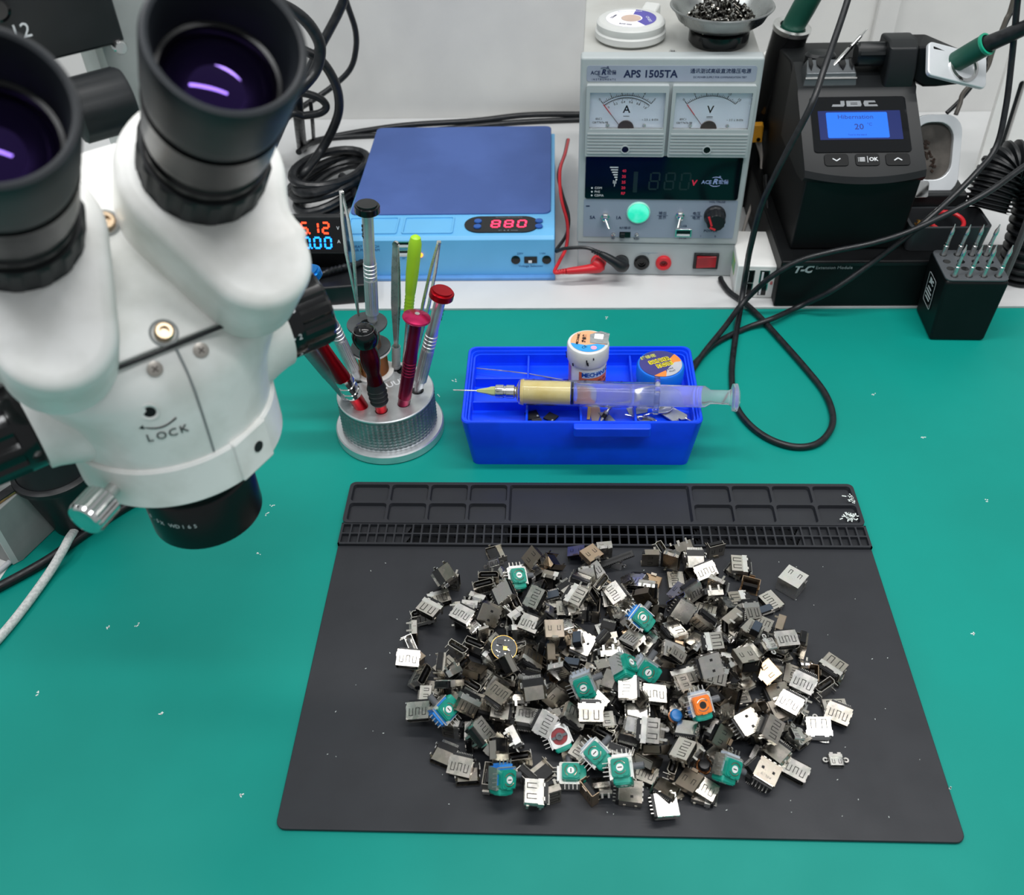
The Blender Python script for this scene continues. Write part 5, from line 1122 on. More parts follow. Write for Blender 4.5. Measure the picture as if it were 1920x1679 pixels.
# ------------------------------------------------------------------ things on the mat under the microscope, at the left edge
g0 = Vector((-384.5, 180.9, 0.0)); g1 = Vector((-371.2, 214.8, -0.0)); gd = (g1 - g0).normalized(); gn = Vector((-gd.y, gd.x, 0))
if gn.x > 0: gn = -gn
gb = thing('grey_metal_block', 'grey metal block with a pale chamfered edge at the left edge', 'block', frame(tuple(g0 + Vector((0, 0, 0.1))), tuple(gd), (0, 0, 1)))
sgn = 1 if Vector((gb.matrix_world.col[1][0], gb.matrix_world.col[1][1], 0)).dot(gn) > 0 else -1
MB().prism([(0, 0), (60, 0), (60, sgn * 80), (-6, sgn * 80), (-6, sgn * 3)] if sgn > 0 else [(0, 0), (-6, -3), (-6, -80), (60, -80), (60, 0)], 0, 46).build('block', mat('block_grey', '#8b8e8d', 0.5), gb, bevel=0.8)
MB().prism([(0.3, 0), (-6.3, sgn * 3), (-6.2, sgn * 4), (0.3, sgn * 1)] if sgn > 0 else [(0.3, 0), (0.3, -1), (-6.2, -4), (-6.3, -3)], 0.4, 45.4).build('chamfer_face', grey_enamel, gb)
ca = Vector((-360.3, 217.9, 0.0))
cn = thing('black_canister', 'black tapered plastic canister with a raised collar under the microscope', 'canister', T(ca.x, ca.y, 0.1))
MB().lathe([(0, 0), (15, 0), (17, 1), (24.5, 44), (25, 46)], 48).build('cup', black_plastic, cn)
MB().lathe([(25, 45.5), (27.4, 46.5), (27.9, 48), (27.4, 50), (25.6, 50.8), (24.4, 52)], 48, cap=False).build('collar', black_plastic, cn)
MB().lathe([(24.2, 51), (23.2, 53), (22, 74), (21, 80), (0, 81)], 48).build('neck', black_rubber, cn)
MB().tube(spline([(-20, -10, 60), (-34, -18, 54), (-46, -14, 60), (-54, 2, 68), (-50, 16, 72)], 8), 2.0, 10).build('cord_loop', cable_black, cn)
cloth = mat('white_braided_cord', '#dfe0dd', 0.6, vscale=600, color2='#c4c6c4', bump=0.8, bscale=900)
cable('white_cable', 'white braided cord crossing the green mat at the left', [(-357.1, 208.2, 3.0), (-354.7, 192.9, 9.2), (-354.7, 181.3, 9.6), (-360.0, 166.2, 4.2), (-365.7, 139.1, 2.9), (-371.3, 116.5, 2.9), (-379.8, 91.5, 2.9)], 2.9, cloth, None)
cable('black_cable', 'thick black cord lying on the green mat under the microscope', [(-297.5, 460.2, 3.2), (-283.8, 384.3, 3.2), (-283.5, 299.7, 3.2), (-302.4, 254.0, 3.2), (-328.9, 228.4, 3.2), (-349.6, 202.2, 3.2), (-366.0, 178.4, 3.2), (-388.5, 155.7, 3.2), (-408.5, 138.3, 3.2)], 3.2)
pp = [(-422.9, 136.4, 0.0), (-393.3, 163.5, 0.0), (-391.7, 182.2, 0.0), (-410.9, 212.0, 0.0), (-466.3, 224.3, 0.0)]
pm = MB(); pm.prism([(x, y) for x, y, z in pp][::-1], 0.05, 0.35); o = pm.build('paper_sheet', mat('white_sheet', '#ecebe9', 0.7)); tag(o, 'white paper sheet lying at the left edge beneath the cords', 'paper')
cable('pale_cable', 'pale thin cord on the white sheet at the left edge', [(-390.6, 180.8, 2.2), (-394.2, 171.6, 2.2), (-403.4, 156.3, 2.2)], 1.8, mat('pale_cord', '#c6c8cc', 0.5), None)
bs = thing('gilt_strip', 'narrow gilt metal strip lying at the left edge under the zoom knob', 'metal strip', along((-395.0, 179.3, 47.2), (-379.6, 203.2, 47.2)))
MB().box((0, 0, 0), (7, 1.6, 90)).build('strip', mat('gilt', '#b08a5c', 0.4, 0.7, vscale=300, var=0.25), bs)
MB().box((0, 1.2, 0), (7, 0.8, 90)).build('backing', black_plastic, bs)


# ------------------------------------------------------------------ heap of salvaged connectors on the silicone mat
def metal_random(name, cols, rough=(0.14, 0.38)):
    """plated sheet metal: every piece takes its own tone of the plating"""
    m = bpy.data.materials.new(name); m.use_nodes = True; nt = m.node_tree; b = nt.nodes['Principled BSDF']; L = nt.links.new
    oi = nt.nodes.new('ShaderNodeObjectInfo'); cr = nt.nodes.new('ShaderNodeValToRGB'); L(oi.outputs['Random'], cr.inputs[0])
    cr.color_ramp.elements[0].color = lin(cols[0]); cr.color_ramp.elements[1].color = lin(cols[-1])
    for i, c in enumerate(cols[1:-1]): cr.color_ramp.elements.new((i + 1) / (len(cols) - 1)).color = lin(c)
    tc = nt.nodes.new('ShaderNodeTexCoord'); n = nt.nodes.new('ShaderNodeTexNoise'); n.inputs['Scale'].default_value = 220; L(tc.outputs['Object'], n.inputs['Vector'])
    mx = nt.nodes.new('ShaderNodeMix'); mx.data_type = 'RGBA'; mx.blend_type = 'MULTIPLY'; mx.inputs[0].default_value = 0.12; L(cr.outputs[0], mx.inputs[6]); L(n.outputs['Color'], mx.inputs[7]); L(mx.outputs[2], b.inputs['Base Color'])
    mr = nt.nodes.new('ShaderNodeMapRange'); mr.inputs[3].default_value = rough[0]; mr.inputs[4].default_value = rough[1]; L(n.outputs[0], mr.inputs[0]); L(mr.outputs[0], b.inputs['Roughness'])
    b.inputs['Metallic'].default_value = 1.0
    return m
nickel = metal_random('nickel_plate', ['#f2efe9', '#cdc8bd', '#9a9388', '#e6e2d9', '#b3aba0', '#f6f4f0', '#8b8478', '#d8d3c8'])
tin = metal_random('bright_tin', ['#f4f2ec', '#dcd9d2', '#fbfaf6'], (0.2, 0.4))
dull = metal_random('aged_plate', ['#d8b896', '#a3988a', '#857a6c', '#c9c4ba', '#9c9487'], (0.22, 0.42))
pin_m = metal_random('solder_pins', ['#d8d6d0', '#b0aca4'], (0.2, 0.4))
slot_m = mat('spring_slot_dark', '#0f0e0d', 0.6, var=0)
blk = mat('connector_black', '#121214', 0.38, vscale=300, var=0.3)
blu = mat('connector_blue', '#2e7fd0', 0.4, vscale=200, var=0.1)
wht = mat('connector_white', '#e8e8e6', 0.4, vscale=200, var=0.04)
teal = mat('joystick_green', '#0e8f7c', 0.4, vscale=150, var=0.08)
oran = mat('joystick_orange', '#ee7d22', 0.4, vscale=150, var=0.06)
clearp = mat('joystick_clear', '#c9d2de', 0.2, trans=0.35, vscale=150, var=0.05)
shaftm = mat('joystick_shaft', '#5a5c60', 0.4, vscale=150)
redin = mat('joystick_red', '#8c2f33', 0.35, vscale=150)
pcbm = mat('dark_pcb', '#1c2226', 0.35, vscale=500, color2='#2a3136')
def hex_out(w, h, c, g=0):      # socket mouth profile in xz, lower corners cut
    w, h, = w / 2 - g, h / 2 - g
    return [(-w, h), (-w, -h + c), (-w + c * 0.8, -h), (w - c * 0.8, -h), (w, -h + c), (w, h)]
def sleeve(out, inn, l, back=0.6):
    q = MB(); q.frame_ring(out, inn, -l / 2, l / 2, RX(90)); q.prism(inn, -l / 2, -l / 2 + back, RX(90)); return q
def springs(n, x0, dx, y, z, L=4.6, w=2.2, alt=True, t=0.42):
    q = MB()
    for i in range(n):
        x = x0 + i * dx; f = -1 if (alt and i % 2) else 1
        q.box((x - w / 2, y, z), (t, L, 0.12)).box((x + w / 2, y, z), (t, L, 0.12)).box((x, y - f * L / 2, z), (w + t, t, 0.12))
    return q
def comb(n, dx, y0, y1, z, t=0.3):
    q = MB()
    for i in range(n): q.box(((i - (n - 1) / 2) * dx, (y0 + y1) / 2, z), (t, abs(y1 - y0), t))
    return q
def legs(xs, ys, z0, z1, t=(0.5, 1.4)):
    q = MB()
    for x in xs:
        for y in ys: q.box((x, y, (z0 + z1) / 2), (t[0], t[1], abs(z1 - z0)))
    return q
def kind_H():
    w, l, h = 14.6, 11.2, 5.4
    s = sleeve(hex_out(w, h, 1.7), hex_out(w, h, 1.6, 0.4), l)
    for x in (-1, 1): s.box((x * (w / 2 + 0.2), 2.2, h / 2 - 1.6), (0.5, 3, 2.4))
    return [('shell', s.mesh('shell', nickel)), ('spring_slots', springs(3, -4.2, 4.2, -0.8, h / 2 + 0.02).mesh('spring_slots', slot_m)),
            ('tongue', MB().box((0, -0.4, -0.1), (10.6, 9.4, 1.3)).mesh('tongue', blk)), ('rear_block', MB().box((0, l / 2 + 0.8, -0.6), (12.4, 1.8, 4)).mesh('rear_block', blk)),
            ('pins', comb(10, 1.05, l / 2 + 1.4, l / 2 + 3.0, -2.3).mesh('pins', pin_m)), ('legs', legs((-w / 2, w / 2), (-2.8, 3.4), -h / 2 - 1.8, 0).mesh('legs', pin_m))]
def kind_B():
    w, l, h = 14.6, 8.2, 5.6
    s = MB(); s.frame_ring(hex_out(w, h, 1.7), hex_out(w, h, 1.6, 0.4), -4.2, 4.2, T(0, -2.6, 0) @ RX(90))
    p = MB(); p.box((0, 2.6, h / 2 - 0.2), (w + 0.6, 3.2, 0.5))
    for x in (-1, 1): p.box((x * (w / 2 + 0.3), 2.8, 0.6), (0.5, 3.4, 4.2)).box((x * 4.2, 4.4, h / 2 - 0.2), (2.2, 1.2, 0.5))
    return [('shell', s.mesh('shell', nickel)), ('spring_slots', springs(2, -3.2, 6.4, -2.6, h / 2 + 0.02, 5.6, 2.8, False, 0.5).mesh('spring_slots', slot_m)),
            ('top_plate', p.mesh('top_plate', tin)), ('tongue', MB().box((0, -2.4, -0.1), (10.6, 8, 1.3)).mesh('tongue', blk)),
            ('housing', MB().box((0, 3.6, -0.2), (13.2, 5.4, 4.6)).box((0, 6.2, 1.0), (11.6, 1.6, 1.4)).mesh('housing', blk)),
            ('pins', comb(14, 0.8, 6.2, 8.2, -1.9, 0.36).mesh('pins', pin_m)), ('legs', legs((-w / 2 - 0.1, w / 2 + 0.1), (-4.6, 3), -h / 2 - 1.8, -1).mesh('legs', pin_m))]
def kind_C():
    w, l, h = 9.0, 7.4, 3.2
    s = MB(); s.frame_ring(rrect(w, h, 1.55, 4), rrect(w - 0.7, h - 0.7, 1.2, 4), -l / 2, l / 2, RX(90)); s.prism(rrect(w - 0.7, h - 0.7, 1.2, 4), -l / 2, -l / 2 + 2.4, RX(90))
    e = MB()
    for x in (-1, 1): e.frame_ring(arc(x * 6.2, 0.4, 1.7, 0, 330, 11), arc(x * 6.2, 0.4, 0.8, 0, 330, 11), -0.3, 0.3); e.box((x * 4.6, 0.4, 0), (1.4, 1.8, 0.6))
    e.box((0, 2.4, h / 2), (8, 2.4, 0.4)).box((-2.4, 4.0, h / 2), (2, 1.2, 0.4)).box((2.4, 4.0, h / 2), (2, 1.2, 0.4))
    return [('shell', s.mesh('shell', tin)), ('ears', e.mesh('ears', tin)), ('tongue', MB().box((0, -0.6, 0), (6.4, 5.6, 0.7)).mesh('tongue', blk)),
            ('spring_slots', springs(2, -1.9, 3.8, -1.2, h / 2 + 0.02, 2.6, 1.4, False, 0.3).mesh('spring_slots', slot_m)), ('pins', comb(8, 0.7, 3.6, 4.8, -1.2, 0.3).mesh('pins', pin_m))]
def kind_M():
    w, l, h = 10.2, 7.4, 3.2
    s = sleeve(hex_out(w, h, 1.1), hex_out(w, h, 1.0, 0.35), l)
    return [('shell', s.mesh('shell', nickel)), ('spring_slots', springs(2, -2.2, 4.4, -0.4, h / 2 + 0.02, 3.2, 1.7, False, 0.36).mesh('spring_slots', slot_m)),
            ('tongue', MB().box((0, -0.4, 0), (7.4, 6, 0.9)).mesh('tongue', blk)), ('pins', comb(10, 0.7, l / 2, l / 2 + 1.4, -1.2, 0.3).mesh('pins', pin_m)),
            ('legs', legs((-w / 2, w / 2), (-1.6, 2.2), -h / 2 - 1.3, 0, (0.45, 1.2)).mesh('legs', pin_m))]
def kind_A(tongue=None):
    w, l, h = 13.8, 13.4, 6.4
    s = sleeve(hex_out(w, h, 0.5), hex_out(w, h, 0.4, 0.4), l)
    t = MB(); t.box((0, l / 2 + 0.3, h / 2 - 0.4), (w - 1.5, 0.6, 0.7))
    for i in range(4): t.box((-4.8 + i * 3.2, -l / 2 - 0.25, h / 2 + 0.1), (1.8, 0.6, 0.35))
    return [('shell', s.mesh('shell', nickel)), ('flanges', t.mesh('flanges', nickel)), ('spring_slots', MB().box((-3.4, -0.6, h / 2 + 0.02), (1.6, 1.8, 0.1)).box((3.4, -0.6, h / 2 + 0.02), (1.6, 1.8, 0.1)).mesh('spring_slots', slot_m)),
            ('tongue', MB().box((0, -0.5, 0.9), (11.2, 11.4, 1.7)).mesh('tongue', tongue or blk)), ('housing', MB().box((0, l / 2 + 1.0, -0.4), (12.6, 2.0, 5.2)).mesh('housing', blk)),
            ('pins', comb(5, 2.2, l / 2 + 1.6, l / 2 + 3.6, -2.6, 0.6).mesh('pins', pin_m)), ('legs', legs((-w / 2, w / 2), (-3.4, 3.4), -h / 2 - 2.2, -1).mesh('legs', pin_m))]
def kind_R():
    w, l, h = 15.6, 15.4, 12.8
    s = sleeve([(-w / 2, h / 2), (-w / 2, -h / 2), (w / 2, -h / 2), (w / 2, h / 2)], [(-w / 2 + 0.5, h / 2 - 0.5), (-w / 2 + 0.5, -h / 2 + 0.5), (w / 2 - 0.5, -h / 2 + 0.5), (w / 2 - 0.5, h / 2 - 0.5)], l)
    return [('shell', s.mesh('shell', tin)), ('insert', MB().frame_ring([(-7, 5.6), (-7, -5.6), (7, -5.6), (7, 5.6)], [(-5.4, 3.4), (-5.4, -4.4), (5.4, -4.4), (5.4, 3.4)], -6, 7, RX(90)).mesh('insert', blk)),
            ('spring_slots', springs(2, -3.6, 7.2, -2.4, h / 2 + 0.02, 4, 1.8, False).mesh('spring_slots', slot_m)), ('contacts', comb(8, 1.0, -4, 5, 2.6, 0.3).mesh('contacts', gold)),
            ('side_springs', MB().box((-w / 2 - 0.5, -4, 0), (0.4, 3, 6)).box((w / 2 + 0.5, -4, 0), (0.4, 3, 6)).mesh('side_springs', tin)), ('pins', legs((-4, -2.4, -0.8, 0.8, 2.4, 4), (5, 6.8), -h / 2 - 2.6, -h / 2, (0.4, 0.4)).mesh('pins', pin_m))]
def pot(col, m=I4):
    q = MB(); q.prism(rrect(10.6, 10.6, 1.4, 3), 0, 3.0, m); q.prism(rrect(9.6, 9.6, 1.2, 3), 3.0, 3.7, m)
    q.frame_ring(arc(0, 0, 4.7, 0, 345, 23), arc(0, 0, 4.2, 0, 345, 23), 3.7, 4.0, m); q.box((0, -4.9, 3.2), (3, 1.2, 1.2), m)
    return q
def kind_S(v):
    top_c = {'orange': oran}.get(v, teal); base = {'blue': blu, 'clear': clearp, 'white': wht, 'red': wht, 'orange': clearp}[v]
    M1 = T(0, 0, 2.6); M2 = T(0, -5.2, -1.2) @ RX(90)
    parts = [('body', MB().box((0, 0.6, -1.4), (13.2, 11.6, 8.0)).box((0, 6.2, -0.6), (9.6, 4, 6)).mesh('body', base)),
             ('metal_frame', MB().box((-6.8, 0.2, -0.8), (0.5, 12.6, 8.0)).box((6.8, 0.2, -0.8), (0.5, 12.6, 8.0)).box((-5.9, -4.4, 2.9), (1.8, 2.6, 0.6)).box((5.9, 4.4, 2.9), (1.8, 2.6, 0.6)).box((-5.9, 4.4, 2.9), (1.8, 2.6, 0.6)).box((0, 6.6, 2.8), (13, 0.6, 0.6)).mesh('metal_frame', tin))]
    if v == 'red':
        parts += [('rim', MB().frame_ring(rrect(12.4, 12.4, 2, 8), arc(0, 0, 5.1, 45, 395, 35), 2.4, 4.2).mesh('rim', wht)), ('well', MB().cyl(5.1, 2.5, 3.0, 28).mesh('well', redin)),
                  ('stick', MB().lathe([(2.2, 2.6), (2.2, 5.0), (1.0, 5.0), (1.0, 4.2)], 20).box((0, 0, 3.6), (9.6, 1.6, 0.8)).mesh('stick', shaftm))]
    else:
        parts += [('potentiometer', pot(top_c, M1).mesh('potentiometer', top_c)), ('rotor', MB().cyl(2.1, 6.3, 6.6, 20).mesh('rotor', wht if v != 'orange' else blk)),
                  ('rotor_slot', MB().box((0, 0, 6.62), (2.6, 0.6, 0.1)).mesh('rotor_slot', slot_m)),
                  ('track_marks', MB().tube([(3.6 * math.cos(rad(a)), 3.6 * math.sin(rad(a)), 6.45) for a in range(30, 151, 20)], 0.3, 5).tube([(3.6 * math.cos(rad(a)), 3.6 * math.sin(rad(a)), 6.45) for a in range(210, 331, 20)], 0.3, 5).mesh('track_marks', dull))]
    parts += [('side_potentiometer', pot(teal, M2).mesh('side_potentiometer', teal)), ('side_rotor', MB().cyl(2.1, 3.7, 4.0, 20, M2).mesh('side_rotor', wht)), ('side_rotor_slot', MB().box((0, 0, 4.02), (0.6, 2.6, 0.1), M2).mesh('side_rotor_slot', slot_m)),
              ('shaft', MB().cyl(2.0, 6, 13, 18, T(0, 1, -0.6) @ RY(90)).mesh('shaft', shaftm)), ('pins', MB().box((-4, 9, 1.6), (0.6, 4, 0.4)).box((-1.4, 9, 1.6), (0.6, 4, 0.4)).box((1.4, 9, 1.6), (0.6, 4, 0.4)).box((4, 9, 1.6), (0.6, 4, 0.4)).mesh('pins', pin_m)),
              ('side_pins', MB().box((-8.6, -3.6, 3.4), (4, 0.4, 0.6)).box((-8.6, -1.2, 3.4), (4, 0.4, 0.6)).box((-8.6, 1.2, 3.4), (4, 0.4, 0.6)).box((-8.6, 3.6, 3.4), (4, 0.4, 0.6)).mesh('side_pins', pin_m))]
    return parts
def kind_P():
    q = MB(); rs = random.Random(9)
    for k in range(26): q.box((rs.uniform(-6, 6), rs.uniform(-6, 6), 0.75), (rs.uniform(0.6, 1.4), 0.5, 0.4))
    return [('board', MB().prism([(8.6 * math.cos(rad(a)) * (1 if a % 60 else 0.93), 8.6 * math.sin(rad(a)) * (1 if a % 60 else 0.93)) for a in range(0, 360, 12)], -0.5, 0.6).mesh('board', pcbm)), ('rim', MB().frame_ring(arc(0, 0, 8.55, 0, 348, 29), arc(0, 0, 8.32, 0, 348, 29), 0.55, 0.75).mesh('rim', gold)),
            ('chip', MB().box((-2.6, 3.4, 0.9), (4.4, 3.6, 0.8)).mesh('chip', blk)), ('gold_chip', MB().box((0.6, -0.4, 0.9), (2.6, 2.6, 0.8)).mesh('gold_chip', gold)), ('square_chip', MB().box((3.4, -3.2, 0.85), (2.8, 2.8, 0.7)).mesh('square_chip', blk)), ('components', q.mesh('components', pin_m)), ('underside', MB().box((0, 0, -1.0), (9, 7, 1)).mesh('underside', tin))]
def kind_L():
    q = MB()
    for i in range(22): q.box((-14.6 + i * 1.4, -2.2, 1.2), (0.7, 0.8, 1.6))
    return [('housing', MB().box((0, 0, 0), (31, 4.2, 3.6)).mesh('housing', blk)), ('teeth', q.mesh('teeth', blk)), ('contacts', comb(20, 1.45, 1.6, 3.0, -1.6, 0.4).mesh('contacts', pin_m)), ('slot', MB().box((0, 0.2, 1.82), (28, 1.2, 0.1)).mesh('slot', slot_m))]
def kind_K(v=0):
    w, l, h, t = 12.6, 12.6, 5.2, 0.4
    q = MB(); q.box((0, 0, h / 2 - t / 2), (w, l, t)); q.box((-w / 2 + t / 2, 0, 0), (t, l, h)).box((w / 2 - t / 2, -1, 0), (t, l - 2, h))
    if v: q.box((0, l / 2 - t / 2, -0.4), (w, t, h - 0.8))
    tb = MB(); tb.box((-w / 2, 3, -h / 2 - 1), (t, 1.6, 2.6)).box((w / 2, -3, -h / 2 - 1), (t, 1.6, 2.6)).box((0, -l / 2 - 0.8, h / 2 - 0.6), (4, 1.8, t), RX(-12))
    return [('shield', q.mesh('shield', dull)), ('tabs', tb.mesh('tabs', dull)), ('spring_slots', springs(2, -3, 6, 0.4, h / 2 + 0.02, 3.4, 1.8, False, 0.36).mesh('spring_slots', slot_m)),
            ('insert', MB().box((0, 2.0, -0.6), (w - 2.4, l - 5, 2.6)).mesh('insert', blk))]
def kind_I():
    q = MB(); q.box((0, 0, 0), (10, 5.4, 4.6)).box((0, -2.9, 0.6), (8.6, 0.6, 2))
    return [('housing', q.mesh('housing', blk)), ('cap', MB().box((0, 0, 2.5), (9.6, 5, 0.5)).mesh('cap', mat('slate_blue_cap', '#39434f', 0.4, vscale=120))), ('pins', comb(12, 0.75, -3, -4.6, -1.9, 0.32).mesh('pins', pin_m)), ('rear_pins', comb(12, 0.75, 3, 4.2, 1.4, 0.32).mesh('rear_pins', pin_m))]
def kind_O(c):
    return [('cap', MB().lathe([(3.4, -2.6), (3.8, -2), (3.8, 1.2), (3.0, 2.2), (1.4, 2.5), (0, 2.5)], 24).mesh('cap', c)), ('ring', MB().frame_ring(arc(0, 0, 4.2, 0, 345, 23), arc(0, 0, 3.2, 0, 345, 23), -2.8, -1.8).mesh('ring', copper))]
KIND = {'H': kind_H(), 'B': kind_B(), 'C': kind_C(), 'M': kind_M(), 'A': kind_A(),  'R': kind_R(), 'P': kind_P(), 'L': kind_L(), 'K': kind_K(0), 'I': kind_I(), 'O': kind_O(blk)}
KIND = {(k, ''): v for k, v in KIND.items()}
for v in ('blue', 'clear', 'white', 'red', 'orange'): KIND[('S', v)] = kind_S(v)
KIND[('A', 'blue')] = kind_A(blu); KIND[('A', 'white')] = kind_A(wht); KIND[('K', 'closed')] = kind_K(1); KIND[('O', 'blue')] = kind_O(mat('blue_cap', '#1c6fb4', 0.35))
SHARED = {'H': ('hdmi_socket', 'HDMI socket almost wholly buried in the heap', 'connector', 'HDMI sockets in the heap'), 'B': ('shielded_socket', 'black backed socket almost wholly buried in the heap', 'connector', 'black backed sockets in the heap'),
          'C': ('usb_c_socket', 'eared socket almost wholly buried in the heap', 'connector', 'eared sockets in the heap'), 'M': ('mini_socket', 'mini socket almost wholly buried in the heap', 'connector', 'mini sockets in the heap'),
          'A': ('usb_socket', 'USB socket almost wholly buried in the heap', 'connector', 'USB sockets in the heap'), 'K': ('metal_shield', 'metal shield almost wholly buried in the heap', 'shield', 'metal shields in the heap'), 'I': ('pin_connector', 'pin connector almost wholly buried in the heap', 'connector', 'black connectors in the heap')}
def heap_item(k0, variant, x, y, z, q, label=None):
    nm, lb_, cat, grp = SHARED.get(k0, (None, None, None, None))
    if k0 == 'S': nm, cat, grp = 'joystick_module', 'joystick', 'joystick modules in the heap'
    if k0 == 'R': nm, cat = 'network_socket', 'connector'
    if k0 == 'P': nm, cat = 'round_circuit_board', 'circuit board'
    if k0 == 'L': nm, cat = 'slot_connector', 'connector'
    if k0 == 'O': nm, cat, grp = 'small_round_cap', 'buzzer', 'small round caps in the heap'  # these pieces are plain round caps on a copper ring
    e = bpy.data.objects.new(nm, None); e.empty_display_size = 0.004; COL.objects.link(e)
    e.rotation_mode = 'QUATERNION'; e.rotation_quaternion = q; e.location = (x * U, y * U, z * U); e.scale = (0.88, 0.88, 0.88)
    tag(e, label or lb_, cat, grp)
    for pn, me in KIND[(k0, variant)]:
        c = bpy.data.objects.new(pn, me); COL.objects.link(c); c.parent = e
    return e
